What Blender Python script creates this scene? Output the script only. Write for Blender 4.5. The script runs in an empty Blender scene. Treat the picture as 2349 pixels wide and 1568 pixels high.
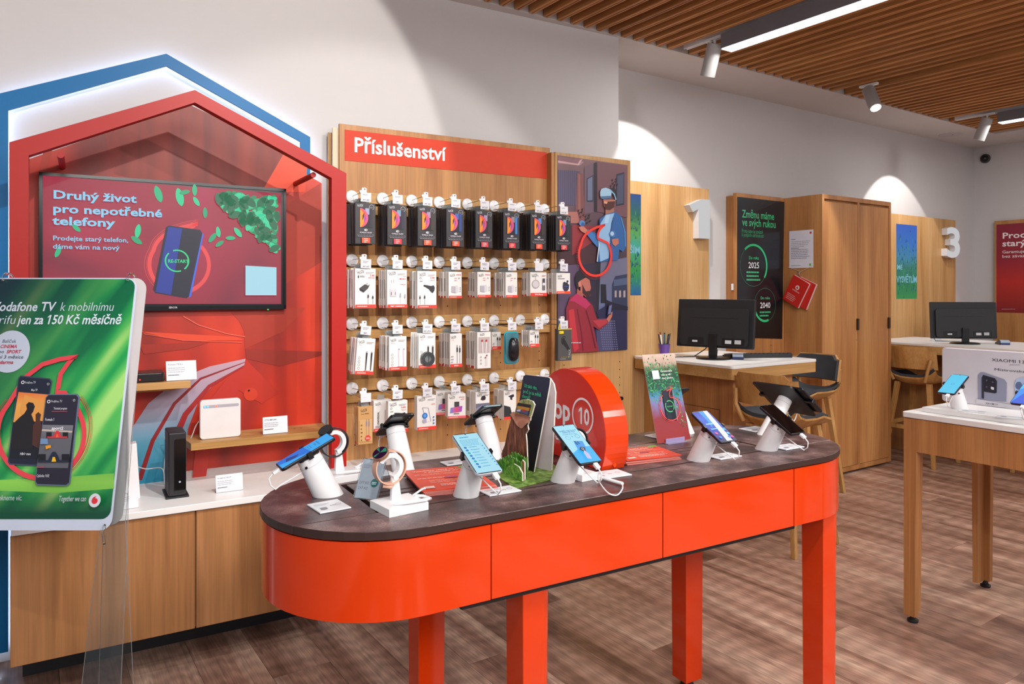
import bpy, math, random
from mathutils import Matrix, Vector
random.seed(7)
C = bpy.context.scene.collection
PI = math.pi
# ---------------------------------------------------------------- camera, world, lights, exposure
F = 1685.0; CX = 1174.5; HY = 665.0; EYE = 1.5            # picture taken as 2349 x 1568
TH = math.radians(55.97); DA = math.radians(3.70)
FW = (math.cos(TH), math.sin(TH)); RT = (math.sin(TH), -math.cos(TH))
cam = bpy.data.cameras.new('camera'); camo = bpy.data.objects.new('camera', cam); C.objects.link(camo)
camo.location = (0, 0, EYE); camo.rotation_euler = (PI/2, 0, TH - PI/2)
cam.sensor_width = 36; cam.lens = 36*F/2349; cam.shift_y = -(784-HY)/2349; cam.clip_start = .02
bpy.context.scene.camera = camo
sc = bpy.context.scene
sc.view_settings.view_transform = 'Standard'; sc.view_settings.look = 'None'
sc.view_settings.exposure = 0.12; sc.view_settings.gamma = 1.0; sc.view_settings.use_curve_mapping = False
w = bpy.data.worlds.new('world'); sc.world = w; w.use_nodes = True
w.node_tree.nodes['Background'].inputs[0].default_value = (.86, .92, 1, 1)
w.node_tree.nodes['Background'].inputs[1].default_value = .42

def area(name, loc, rot, sx, sy, power, col=(1, .96, .93)):
    l = bpy.data.lights.new(name, 'AREA'); l.shape = 'RECTANGLE'; l.size = sx; l.size_y = sy; l.energy = power; l.color = col
    o = bpy.data.objects.new(name, l); o.location = loc; o.rotation_euler = rot; C.objects.link(o); return o
def spot(name, loc, tgt, power, ang, blend=.3, r=.03, col=(1, .95, .9)):
    l = bpy.data.lights.new(name, 'SPOT'); l.energy = power; l.spot_size = math.radians(ang); l.spot_blend = blend; l.shadow_soft_size = r; l.color = col
    o = bpy.data.objects.new(name, l); o.location = loc
    o.rotation_euler = (Vector(tgt)-Vector(loc)).to_track_quat('-Z', 'Y').to_euler(); C.objects.link(o); return o
# linear ceiling lamps (two in view, their row goes on behind the camera) and track spots, plus added unseen fill
area('linear_light_glow', (3.61, 2.0, 2.962), (0, 0, 0), .09, 2.0, 26)
area('linear_light_glow', (7.19, 2.0, 2.962), (0, 0, 0), .09, 2.0, 26)
area('linear_light_glow', (3.61, -2.0, 2.962), (0, 0, 0), .09, 3.0, 40)
area('linear_light_glow', (7.19, -1.5, 2.962), (0, 0, 0), .09, 3.0, 40)
area('linear_light_glow', (0.2, -.6, 2.962), (0, 0, 0), .09, 3.0, 40)
area('added_fill', (-.3, -2.2, 2.9), (math.radians(24), 0, math.radians(-20)), 3.0, 1.5, 110)  # large unseen panel added behind the camera as fill, no shop fitting
area('added_fill', (2.6, -1.8, 2.9), (math.radians(20), 0, 0), 3.0, 1.0, 110)  # second added fill panel, unseen
spot('track_and_fill_spot', (3.6, .6, 3.0), (3.4, .9, 0), 90, 75, .5, .04)  # unseen spot added to brighten the floor
spot('track_and_fill_spot', (5.4, 1.4, 3.0), (5.2, 1.8, 0), 80, 75, .5, .04)  # also added for the floor, no fitting here
spot('track_and_fill_spot', (1.8, .3, 3.0), (1.9, .9, 0), 70, 75, .5, .04)  # another added floor spot, out of view
spot('track_and_fill_spot', (.9, 1.3, 3.0), (.48, 3.5, 2.1), 120, 70, .10, .02)
spot('track_and_fill_spot', (1.9, 1.3, 3.0), (1.5, 3.45, 1.45), 70, 62, .3, .02)
spot('track_and_fill_spot', (2.6, .5, 3.0), (1.7, 1.85, .95), 70, 60, .35, .03)
spot('track_and_fill_spot', (.2, .2, 3.0), (1.0, 1.9, .95), 60, 60, .35, .03)
spot('track_and_fill_spot', (3.47, 3.14, 2.86), (3.60, 3.9, 1.8), 52, 84, .12, .012)
spot('track_and_fill_spot', (5.4, 3.0, 2.86), (4.9, 3.3, .9), 40, 60, .3, .02)
spot('track_and_fill_spot', (6.98, 3.2, 2.86), (7.12, 3.9, 1.75), 42, 76, .12, .012)
spot('track_and_fill_spot', (5.3, 1.2, 3.0), (4.0, 1.2, .95), 70, 60, .3, .03)

# ---------------------------------------------------------------- projection helpers: a pixel meets a real plane
def ray(px, py):
    u = (px-CX)/F
    return (FW[0]+u*RT[0], FW[1]+u*RT[1], -(py-HY)/F)
def atz(px, py, z):
    r = ray(px, py); t = (z-EYE)/r[2]; return (t*r[0], t*r[1], z)
def yb(px, py, c):
    r = ray(px, py); t = c/r[1]; return (t*r[0], c, EYE+t*r[2])
def xb(px, py, c):
    r = ray(px, py); t = c/r[0]; return (c, t*r[1], EYE+t*r[2])
AX = (math.cos(DA), -math.sin(DA)); AY = (math.sin(DA), math.cos(DA))
def toA(p): return (p[0]*AX[0]+p[1]*AX[1], p[0]*AY[0]+p[1]*AY[1], p[2])
def PA(x, y, z): return (x*AX[0]+y*AY[0], x*AX[1]+y*AY[1], z)   # shop-wall frame (turned 3.7 degrees) to world
def ya(px, py, c):
    r = ray(px, py); t = c/(AY[0]*r[0]+AY[1]*r[1]); return toA((t*r[0], t*r[1], EYE+t*r[2]))
def xa(px, py, c):
    r = ray(px, py); t = c/(AX[0]*r[0]+AX[1]*r[1]); return toA((t*r[0], t*r[1], EYE+t*r[2]))
def azA(px, py, z): return toA(atz(px, py, z))

# ---------------------------------------------------------------- materials
def lin(h):
    if isinstance(h, str):
        h = h.lstrip('#'); c = [int(h[i:i+2], 16)/255 for i in (0, 2, 4)]
    else: c = h
    return tuple((x/12.92 if x <= .04045 else ((x+.055)/1.055)**2.4) for x in c)+(1,)
MC = {}
def mat(hexc, rough=.5, metal=0, emit=0, vary=.03, trans=0, spec=.5, coat=0, name=None):
    key = (hexc, rough, metal, emit, vary, trans, spec, coat)
    if key in MC: return MC[key]
    m = bpy.data.materials.new(name or ('mat_'+str(hexc).strip('#'))); m.use_nodes = True; nt = m.node_tree; b = nt.nodes['Principled BSDF']
    col = lin(hexc)
    b.inputs['Roughness'].default_value = rough; b.inputs['Metallic'].default_value = metal
    b.inputs['Specular IOR Level'].default_value = spec; b.inputs['Coat Weight'].default_value = coat
    b.inputs['Coat Roughness'].default_value = .05
    if trans: b.inputs['Transmission Weight'].default_value = trans; b.inputs['IOR'].default_value = 1.45
    if vary and not emit:
        tc = nt.nodes.new('ShaderNodeTexCoord'); n = nt.nodes.new('ShaderNodeTexNoise'); n.inputs['Scale'].default_value = 14; n.inputs['Detail'].default_value = 3
        mx = nt.nodes.new('ShaderNodeMix'); mx.data_type = 'RGBA'; mx.blend_type = 'MIX'
        mx.inputs[6].default_value = tuple(c*(1-vary*2) for c in col[:3])+(1,); mx.inputs[7].default_value = tuple(min(1, c*(1+vary*2)) for c in col[:3])+(1,)
        nt.links.new(tc.outputs['Object'], n.inputs['Vector']); nt.links.new(n.outputs['Fac'], mx.inputs[0]); nt.links.new(mx.outputs[2], b.inputs['Base Color'])
    else: b.inputs['Base Color'].default_value = col
    if emit:
        b.inputs['Emission Color'].default_value = col; b.inputs['Emission Strength'].default_value = emit
        b.inputs['Base Color'].default_value = (.01, .01, .01, 1)
    MC[key] = m; return m
def ramp(nt, cols):
    r = nt.nodes.new('ShaderNodeValToRGB'); e = r.color_ramp.elements
    while len(e) < len(cols): e.new(.5)
    for i, (p, c) in enumerate(cols): e[i].position = p; e[i].color = lin(c)
    return r
def wood(name, cols, axis='Z', rough=.45, s=4.2, coat=0, fine=.2, spec=.4):
    m = bpy.data.materials.new(name); m.use_nodes = True; nt = m.node_tree; b = nt.nodes['Principled BSDF']; L = nt.links.new
    tc = nt.nodes.new('ShaderNodeTexCoord'); mp = nt.nodes.new('ShaderNodeMapping'); oi = nt.nodes.new('ShaderNodeObjectInfo')
    st = {'Z': (1, 1, .09), 'X': (.09, 1, 1), 'Y': (1, .09, 1)}[axis]
    mp.inputs['Scale'].default_value = tuple(a*s for a in st)
    ad = nt.nodes.new('ShaderNodeVectorMath'); ad.operation = 'MULTIPLY_ADD'
    L(oi.outputs['Random'], ad.inputs[0]); ad.inputs[1].default_value = (31, 17, 23); L(tc.outputs['Object'], ad.inputs[2])
    L(ad.outputs[0], mp.inputs['Vector'])
    n1 = nt.nodes.new('ShaderNodeTexNoise'); n1.inputs['Scale'].default_value = 1.6; n1.inputs['Detail'].default_value = 5; n1.inputs['Distortion'].default_value = .5
    L(mp.outputs[0], n1.inputs['Vector'])
    r = ramp(nt, cols); L(n1.outputs['Fac'], r.inputs[0])
    mp2 = nt.nodes.new('ShaderNodeMapping'); mp2.inputs['Scale'].default_value = tuple(a*s*14 for a in {'Z': (1, 1, .03), 'X': (.03, 1, 1), 'Y': (1, .03, 1)}[axis])
    L(ad.outputs[0], mp2.inputs['Vector'])
    n2 = nt.nodes.new('ShaderNodeTexNoise'); n2.inputs['Scale'].default_value = 2; n2.inputs['Detail'].default_value = 4; L(mp2.outputs[0], n2.inputs['Vector'])
    mr = nt.nodes.new('ShaderNodeMapRange'); mr.inputs['From Min'].default_value = .3; mr.inputs['From Max'].default_value = .7; mr.inputs['To Min'].default_value = 1-fine; mr.inputs['To Max'].default_value = 1+fine*.4
    L(n2.outputs['Fac'], mr.inputs['Value'])
    mx = nt.nodes.new('ShaderNodeMix'); mx.data_type = 'RGBA'; mx.blend_type = 'MULTIPLY'; mx.inputs[0].default_value = 1
    L(r.outputs[0], mx.inputs[6]); L(mr.outputs[0], mx.inputs[7]); L(mx.outputs[2], b.inputs['Base Color'])
    b.inputs['Roughness'].default_value = rough; b.inputs['Coat Weight'].default_value = coat; b.inputs['Specular IOR Level'].default_value = spec
    return m
def field(name, cols, scale=(1, 1, 1), nscale=2.0, distort=0, wave=None, rough=.5, emit=0, angle=0, detail=2):
    """printed colour field: noise or stretched bands through a ramp"""
    m = bpy.data.materials.new(name); m.use_nodes = True; nt = m.node_tree; b = nt.nodes['Principled BSDF']; L = nt.links.new
    tc = nt.nodes.new('ShaderNodeTexCoord'); mp = nt.nodes.new('ShaderNodeMapping'); mp.inputs['Scale'].default_value = scale; mp.inputs['Rotation'].default_value = (0, angle, 0)
    L(tc.outputs['Object'], mp.inputs['Vector'])
    n = nt.nodes.new('ShaderNodeTexNoise'); n.inputs['Scale'].default_value = nscale; n.inputs['Distortion'].default_value = distort; n.inputs['Detail'].default_value = detail
    L(mp.outputs[0], n.inputs['Vector'])
    r = ramp(nt, cols); L(n.outputs['Fac'], r.inputs[0])
    if emit: L(r.outputs[0], b.inputs['Emission Color']); b.inputs['Emission Strength'].default_value = emit; b.inputs['Base Color'].default_value = (.01, .01, .01, 1)
    else: L(r.outputs[0], b.inputs['Base Color'])
    b.inputs['Roughness'].default_value = rough
    return m
def gradz(name, cols, z0, z1, rough=.5, emit=0, axis=2, noise=0):
    """printed colour gradient along one axis of the print"""
    m = bpy.data.materials.new(name); m.use_nodes = True; nt = m.node_tree; b = nt.nodes['Principled BSDF']; L = nt.links.new
    tc = nt.nodes.new('ShaderNodeTexCoord'); sp = nt.nodes.new('ShaderNodeSeparateXYZ'); L(tc.outputs['Object'], sp.inputs[0])
    mr = nt.nodes.new('ShaderNodeMapRange'); mr.inputs['From Min'].default_value = z0; mr.inputs['From Max'].default_value = z1; L(sp.outputs[axis], mr.inputs['Value'])
    src = mr.outputs[0]
    if noise:
        n = nt.nodes.new('ShaderNodeTexNoise'); n.inputs['Scale'].default_value = 40; n.inputs['Detail'].default_value = 6; L(tc.outputs['Object'], n.inputs['Vector'])
        ma = nt.nodes.new('ShaderNodeMath'); ma.operation = 'MULTIPLY_ADD'; ma.inputs[1].default_value = noise; L(n.outputs['Fac'], ma.inputs[0])
        s2 = nt.nodes.new('ShaderNodeMath'); s2.operation = 'SUBTRACT'; s2.inputs[1].default_value = noise*.5; L(mr.outputs[0], s2.inputs[0]); L(s2.outputs[0], ma.inputs[2]); src = ma.outputs[0]
    r = ramp(nt, cols); L(src, r.inputs[0])
    if emit: L(r.outputs[0], b.inputs['Emission Color']); b.inputs['Emission Strength'].default_value = emit; b.inputs['Base Color'].default_value = (.01, .01, .01, 1)
    else: L(r.outputs[0], b.inputs['Base Color'])
    b.inputs['Roughness'].default_value = rough
    return m
W_LIGHT = wood('oak_light', [(.3, '#a87c4a'), (.5, '#bf9460'), (.7, '#cda574')], 'Z')
W_PANEL = wood('oak_panel', [(.3, '#976338'), (.5, '#b17d4a'), (.7, '#c08e5a')], 'Z')
W_CAB = wood('oak_cabinet', [(.28, '#865630'), (.5, '#a67245'), (.62, '#b47e50'), (.75, '#98663e')], 'Z', s=3.2)
W_DARK = wood('oak_wardrobe', [(.3, '#9c683c'), (.5, '#b57c4a'), (.7, '#c69058')], 'Z')
W_X = wood('oak_horizontal', [(.3, '#a5793f'), (.5, '#bd9058'), (.7, '#c9a066')], 'X')
W_SLAT = wood('slat_wood', [(.3, '#a87040'), (.5, '#c0844c'), (.7, '#d2985e')], 'Y', s=4, rough=.5, fine=.35)
W_STOOL = wood('stool_wood', [(.3, '#a8763f'), (.5, '#be8d52'), (.7, '#cb9f66')], 'Z', s=8)
WHITE = mat('#e6e5e4', .35); WHITEP = mat('#e9e8ea', .3, name='white_plastic'); BLACK = mat('#0e0e11', .35); BLKM = mat('#17171b', .5)
RED = mat('#cf3808', .12, coat=.3, spec=.5, vary=.015, name='red_lacquer'); REDF = mat('#a8160f', .45, vary=.01, spec=.35, name='red_frame'); BLUE = mat('#0069a6', .45, vary=.01, spec=.3, name='blue_frame')
STEEL = mat('#8c8478', .3, .9); CHROME = mat('#c8c8cc', .2, 1.0); WALL = mat('#c6c3c3', .85, vary=.008, name='wall_paint'); GREYF = mat('#3b3e45', .9, vary=.12, name='charcoal_felt')

# ---------------------------------------------------------------- mesh builder
class MB:
    def __init__(s, off=(0, 0, 0)): s.v = []; s.f = []; s.mi = []; s.sm = []; s.mats = []; s.M = Matrix.Translation((-off[0], -off[1], -off[2]))
    def m(s, mt):
        if mt not in s.mats: s.mats.append(mt)
        return s.mats.index(mt)
    def add(s, vs, fs, mt, smooth=False):
        b = len(s.v); k = s.m(mt)
        s.v += [tuple(s.M @ Vector(p)) for p in vs]
        for f in fs: s.f.append(tuple(b+i for i in f)); s.mi.append(k); s.sm.append(smooth)
        return s
    def box(s, x0, x1, y0, y1, z0, z1, mt):
        vs = [(x0, y0, z0), (x1, y0, z0), (x1, y1, z0), (x0, y1, z0), (x0, y0, z1), (x1, y0, z1), (x1, y1, z1), (x0, y1, z1)]
        return s.add(vs, [(0, 3, 2, 1), (4, 5, 6, 7), (0, 1, 5, 4), (1, 2, 6, 5), (2, 3, 7, 6), (3, 0, 4, 7)], mt)
    def prism(s, poly, a, b, mt, axis='z', smooth=False, side=None):
        """poly of 2D points extruded along axis: z -> (x,y), y -> (x,z), x -> (y,z)"""
        n = len(poly)
        def P(p, t): return {'z': (p[0], p[1], t), 'y': (p[0], t, p[1]), 'x': (t, p[0], p[1])}[axis]
        vs = [P(p, a) for p in poly]+[P(p, b) for p in poly]
        s.add(vs, [tuple(reversed(range(n))), tuple(range(n, 2*n))], mt)
        s.add(vs, [(i, (i+1) % n, n+(i+1) % n, n+i) for i in range(n)], side or mt, smooth); return s
    def cyl(s, p0, p1, r0, r1, mt, seg=20, caps=True, smooth=True):
        p0 = Vector(p0); p1 = Vector(p1); d = (p1-p0).normalized(); q = d.to_track_quat('Z', 'Y'); vs = []
        for p, r in ((p0, r0), (p1, r1)):
            for i in range(seg): vs.append(p+q @ Vector((r*math.cos(2*PI*i/seg), r*math.sin(2*PI*i/seg), 0)))
        s.add(vs, [(i, (i+1) % seg, seg+(i+1) % seg, seg+i) for i in range(seg)], mt, smooth)
        if caps: s.add(vs, [tuple(reversed(range(seg))), tuple(range(seg, 2*seg))], mt)
        return s
    def tube(s, pts, r, mt, seg=8, closed=False, rs=None):
        pts = [Vector(p) for p in pts]; n = len(pts); vs = []; up = None
        for i, p in enumerate(pts):
            a = pts[(i-1) % n] if (closed or i > 0) else p; b = pts[(i+1) % n] if (closed or i < n-1) else p
            d = (b-a); d = d.normalized() if d.length > 1e-9 else Vector((0, 0, 1))
            if up is None: up = Vector((0, 0, 1)) if abs(d.z) < .9 else Vector((1, 0, 0))
            x = d.cross(up).normalized(); u2 = x.cross(d).normalized(); up = u2
            rr = rs[i] if rs else r
            for k in range(seg): vs.append(p+(x*math.cos(2*PI*k/seg)+u2*math.sin(2*PI*k/seg))*rr)
        fs = []
        for i in range(n if closed else n-1):
            j = (i+1) % n
            for k in range(seg): k2 = (k+1) % seg; fs.append((i*seg+k, i*seg+k2, j*seg+k2, j*seg+k))
        s.add(vs, fs, mt, True)
        if not closed: s.add(vs, [tuple(range(seg)), tuple(reversed(range((n-1)*seg, n*seg)))], mt)
        return s
    def lathe(s, prof, mt, seg=28, c=(0, 0, 0), axis='z'):
        vs = []; n = len(prof)
        for r, h in prof:
            for k in range(seg):
                a = 2*PI*k/seg; x, y = r*math.cos(a), r*math.sin(a)
                vs.append({'z': (c[0]+x, c[1]+y, c[2]+h), 'y': (c[0]+x, c[1]-h, c[2]+y), 'x': (c[0]+h, c[1]+x, c[2]+y)}[axis])
        fs = [(i*seg+k, i*seg+(k+1) % seg, (i+1)*seg+(k+1) % seg, (i+1)*seg+k) for i in range(n-1) for k in range(seg)]
        s.add(vs, fs, mt, True)
        s.add(vs, [tuple(reversed(range(seg))), tuple(range((n-1)*seg, n*seg))], mt); return s
    def rbox(s, x0, x1, y0, y1, z0, z1, r, mt, axis='z', seg=5, side=None):
        """box with corners rounded about one axis"""
        if axis == 'z': a0, a1, b0, b1, t0, t1 = x0, x1, y0, y1, z0, z1
        elif axis == 'y': a0, a1, b0, b1, t0, t1 = x0, x1, z0, z1, y0, y1
        else: a0, a1, b0, b1, t0, t1 = y0, y1, z0, z1, x0, x1
        return s.prism(rrect(a0, a1, b0, b1, r, seg), t0, t1, mt, axis, False, side)
    def ob(s, name, parent=None, bevel=0, seg=2, fix=True):
        me = bpy.data.meshes.new(name); me.from_pydata(s.v, [], s.f); me.update()
        for mt in s.mats: me.materials.append(mt)
        me.polygons.foreach_set('material_index', s.mi); me.polygons.foreach_set('use_smooth', s.sm)
        if fix:
            import bmesh
            bm = bmesh.new(); bm.from_mesh(me); bmesh.ops.remove_doubles(bm, verts=bm.verts, dist=1e-6)
            bmesh.ops.recalc_face_normals(bm, faces=bm.faces)
            for e in bm.edges:
                if len(e.link_faces) == 2 and e.calc_face_angle(0) > .65: e.smooth = False
            bm.to_mesh(me); bm.free()
        o = bpy.data.objects.new(name, me); C.objects.link(o)
        if parent is not None: o.parent = parent
        if bevel:
            md = o.modifiers.new('bevel', 'BEVEL'); md.width = bevel; md.segments = seg; md.limit_method = 'ANGLE'; md.angle_limit = math.radians(40)
        return o
def rrect(a0, a1, b0, b1, r, seg=5):
    pts = []
    for cx, cy, t in ((a1-r, b1-r, 0), (a0+r, b1-r, 90), (a0+r, b0+r, 180), (a1-r, b0+r, 270)):
        for i in range(seg+1):
            a = math.radians(t+90*i/seg); pts.append((cx+r*math.cos(a), cy+r*math.sin(a)))
    return pts
def tag(o, label=None, cat=None, group=None, kind=None):
    if label: o['label'] = label
    if cat: o['category'] = cat
    if group: o['group'] = group
    if kind: o['kind'] = kind
    return o
def thing(name, label, cat, loc=(0, 0, 0), rz=0, group=None, A=False):
    o = bpy.data.objects.new(name, None); o.empty_display_size = .05; C.objects.link(o)
    o.location = PA(*loc) if A else loc; o.rotation_euler = (0, 0, rz-(DA if A else 0))
    return tag(o, label, cat, group)
def copy_thing(root, loc, rz, label, group=None, A=False):
    r = root.copy(); C.objects.link(r); r.location = PA(*loc) if A else loc; r.rotation_euler = (0, 0, rz-(DA if A else 0)); r['label'] = label
    if group: r['group'] = group
    for ch in list(root.children):
        c = ch.copy(); C.objects.link(c); c.parent = r
        for g in list(ch.children):
            d = g.copy(); C.objects.link(d); d.parent = c
    return r
def struct(o): o['kind'] = 'structure'; return o

# ---------------------------------------------------------------- flat print builder (posters, labels, screens)
TXT = {}
def text_mesh(t, bold, res=2):
    k = (t, bold, res)
    if k in TXT: return TXT[k]
    cu = bpy.data.curves.new('t', 'FONT'); cu.body = t; cu.size = 1; cu.resolution_u = res; cu.offset = bold; cu.fill_mode = 'FRONT'
    o = bpy.data.objects.new('t', cu); C.objects.link(o)
    dg = bpy.context.evaluated_depsgraph_get(); me = o.evaluated_get(dg).to_mesh()
    vs = [tuple(v.co)[:2] for v in me.vertices]; fs = [tuple(p.vertices) for p in me.polygons]
    o.evaluated_get(dg).to_mesh_clear(); bpy.data.objects.remove(o); bpy.data.curves.remove(cu)
    wd = max([v[0] for v in vs]) if vs else 0
    for i, ch in enumerate(t):                        # give the built-in font's plain 1 its flag
        if ch == '1':
            v1 = text_mesh(t[:i], bold, res)[2] if i else 0
            xs_ = [v[0] for v in vs if v[0] > v1+.005 and v[1] > .05]; x0 = min(xs_) if xs_ else 0; hb = max([v[1] for v in vs if x0-.001 <= v[0] <= x0+.02] or [.7])
            k0 = len(vs); vs += [(x0+.002, hb), (x0-.13-bold, hb-.13), (x0-.13-bold, hb-.22-bold), (x0+.002, hb-.10-bold)]; fs.append((k0, k0+1, k0+2, k0+3))
    TXT[k] = (vs, fs, wd); return TXT[k]
class Art:
    """2D print: u to the right, v up, laid on the plane y = y0 facing -y; layers step .3 mm"""
    def __init__(s, y0=0, P=None, emit=0, rough=.5, step=.0003, M=None):
        s.mb = MB(); s.y = y0; s.P = P or (lambda a, b: (a, b)); s.e = emit; s.r = rough; s.st = step; s.n = 0
        if M is not None: s.mb.M = M
    def mt(s, c): return c if not isinstance(c, str) else mat(c, s.r, emit=s.e, vary=0)
    def raw(s, pts, c, lift=True):
        if lift: s.n += 1
        y = s.y-s.n*s.st; s.mb.add([(p[0], y, p[1]) for p in pts], [tuple(range(len(pts)))], s.mt(c)); return s
    def poly(s, pts, c): return s.raw([s.P(*p) for p in pts], c)
    def polys(s, lst, c):
        s.n += 1
        for pts in lst: s.raw([s.P(*p) for p in pts], c, False)
        return s
    def rect(s, a, b, c, d, col): return s.poly([(a, b), (c, b), (c, d), (a, d)], col)
    def circ(s, cx, cy, r, col, ry=None, seg=28, a0=0, a1=360):
        return s.poly([(cx+r*math.cos(math.radians(a0+(a1-a0)*i/seg)), cy+(ry or r)*math.sin(math.radians(a0+(a1-a0)*i/seg))) for i in range(seg if a1-a0 == 360 else seg+1)], col)
    def stroke(s, pts, w, col, closed=False):
        s.n += 1; y = s.y-s.n*s.st; P = [Vector(s.P(*p)) for p in pts]; n = len(P); vs = []
        for i in range(n):
            a = P[(i-1) % n] if (closed or i) else P[i]; b = P[(i+1) % n] if (closed or i < n-1) else P[i]
            d = (b-a); d = d.normalized() if d.length else Vector((1, 0)); nn = Vector((-d.y, d.x))
            ww = w[i] if isinstance(w, list) else w
            for sg in (-1, 1): q = P[i]+nn*sg*ww/2; vs.append((q.x, y, q.y))
        fs = [(2*i, 2*i+1, 2*((i+1) % n)+1, 2*((i+1) % n)) for i in range(n if closed else n-1)]
        s.mb.add(vs, fs, s.mt(col)); return s
    def ring(s, cx, cy, r, w, col, ry=None, a0=0, a1=360, seg=36):
        full = a1-a0 == 360
        return s.stroke([(cx+r*math.cos(math.radians(a0+(a1-a0)*i/seg)), cy+(ry or r)*math.sin(math.radians(a0+(a1-a0)*i/seg))) for i in range(seg if full else seg+1)], w, col, full)
    def text(s, t, x, y, size, col, bold=.0, al='l', shear=0, width=None, sx=1.0, rot=0):
        """x, y and size in the print's own units after P"""
        s.n += 1; yy = s.y-s.n*s.st; p = s.P(x, y); vs, fs, wd = text_mesh(t, bold, 1 if size < .012 else 2)
        if width: sx = width/(wd*size) if wd else 1
        dx = {'l': 0, 'c': -.5, 'r': -1}[al]*wd*size*sx; cr, sr = math.cos(rot), math.sin(rot); o = []
        for a, b in vs:
            u = a*size*sx+dx+b*size*shear; v = b*size; o.append((p[0]+u*cr-v*sr, yy, p[1]+u*sr+v*cr))
        s.mb.add(o, fs, s.mt(col)); return s
    def lines(s, x, y, w, n, dy, h, col, seed=0):
        """rows of print too small to read"""
        rnd = random.Random(seed); q = []
        for i in range(n):
            xx = x; end = x+w*(rnd.uniform(.55, 1) if i == n-1 else rnd.uniform(.85, 1))
            while xx < end:
                l = min(w*rnd.uniform(.06, .16), end-xx); q.append([(xx, y-i*dy), (xx+l*.86, y-i*dy), (xx+l*.86, y-i*dy+h), (xx, y-i*dy+h)]); xx += l
        return s.polys(q, col)
    def ob(s, name, parent=None): return s.mb.ob(name, parent, fix=False)
def mark_path(cx, cy, r, sx=1.0):
    """outline of the round speech mark with its tail up to the right"""
    p = []
    for i in range(31):
        a = math.radians(40-(250)*i/30); p.append((math.cos(a), math.sin(a)))
    def bz(a, b, c, n):
        return [((1-t)**2*a[0]+2*t*(1-t)*b[0]+t*t*c[0], (1-t)**2*a[1]+2*t*(1-t)*b[1]+t*t*c[1]) for t in [k/n for k in range(1, n+1)]]
    e = p[-1]; p += bz(e, (-.72, 1.25), (.62, 1.52), 10); p += bz((.62, 1.52), (.12, 1.3), (.16, .84), 7)
    return [(cx+x*r*sx, cy+y*r) for x, y in p]
# ---------------------------------------------------------------- shell: floor planks, walls, ceiling, slats
WALL1 = 3.60; WALL2 = 3.87; WR = 8.77; ZC = 3.065
fl = struct(MB().box(-4, WR+.2, -4, 4.2, -.06, -.004, mat('#3a2720', .8)).ob('floor'))
def floor_mat():
    m = wood('floor_vinyl', [(.28, '#6b4c3f'), (.44, '#9a7565'), (.56, '#b08c7b'), (.72, '#c8a894')], 'Y', rough=.30, s=5.0, coat=.06, fine=.34, spec=.4)
    nt = m.node_tree; L = nt.links.new; b = nt.nodes['Principled BSDF']
    oi = nt.nodes.new('ShaderNodeObjectInfo'); mr = nt.nodes.new('ShaderNodeMapRange'); mr.inputs['To Min'].default_value = .90; mr.inputs['To Max'].default_value = 1.06
    L(oi.outputs['Random'], mr.inputs['Value']); src = b.inputs['Base Color'].links[0].from_socket
    mx = nt.nodes.new('ShaderNodeMix'); mx.data_type = 'RGBA'; mx.blend_type = 'MULTIPLY'; mx.inputs[0].default_value = 1
    L(src, mx.inputs[6]); L(mr.outputs[0], mx.inputs[7])
    # cathedral grain rings
    tc = nt.nodes.new('ShaderNodeTexCoord'); mp = nt.nodes.new('ShaderNodeMapping'); mp.inputs['Scale'].default_value = (11, 1.5, 1)
    ad = nt.nodes.new('ShaderNodeVectorMath'); ad.operation = 'MULTIPLY_ADD'; L(oi.outputs['Random'], ad.inputs[0]); ad.inputs[1].default_value = (7, 13, 0); L(tc.outputs['Object'], ad.inputs[2]); L(ad.outputs[0], mp.inputs['Vector'])
    wv = nt.nodes.new('ShaderNodeTexWave'); wv.wave_type = 'RINGS'; wv.inputs['Scale'].default_value = 2.2; wv.inputs['Distortion'].default_value = 5; wv.inputs['Detail'].default_value = 3; wv.inputs['Detail Scale'].default_value = 1.2
    L(mp.outputs[0], wv.inputs['Vector'])
    m2 = nt.nodes.new('ShaderNodeMapRange'); m2.inputs['To Min'].default_value = .82; m2.inputs['To Max'].default_value = 1.06; L(wv.outputs['Fac'], m2.inputs['Value'])
    mx2 = nt.nodes.new('ShaderNodeMix'); mx2.data_type = 'RGBA'; mx2.blend_type = 'MULTIPLY'; mx2.inputs[0].default_value = 1
    L(mx.outputs[2], mx2.inputs[6]); L(m2.outputs[0], mx2.inputs[7]); L(mx2.outputs[2], b.inputs['Base Color'])
    return m
FM = floor_mat()
pw, pl = .228, 1.5
pb = MB(); pb.box(0, pw-.0012, 0, pl-.0012, -.004, 0, FM); pk = pb.ob('plank', fl); first = True; cnt = 0
for i in range(0, 34):
    x = -1.0+i*pw; off = (i*.61) % pl
    for j in range(-1, 4):
        y = -.35+j*pl-off+.6
        if y > 4.1 or y+pl < -.4: continue
        if x*FW[0]+(y+pl)*FW[1] < .9: continue
        o = pk if first else pk.copy()
        if not first: C.objects.link(o)
        o.location = (x, y, 0); first = False; cnt += 1
struct(tag(MB().box(-4, -1.0, -4, 4.2, -.004, 0, FM).box(6.75, WR+.1, -4, 4.2, -.004, 0, FM).box(-1, 6.752, -4, -.9, -.004, 0, FM).ob('floor_beyond'), kind='structure'))
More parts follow.
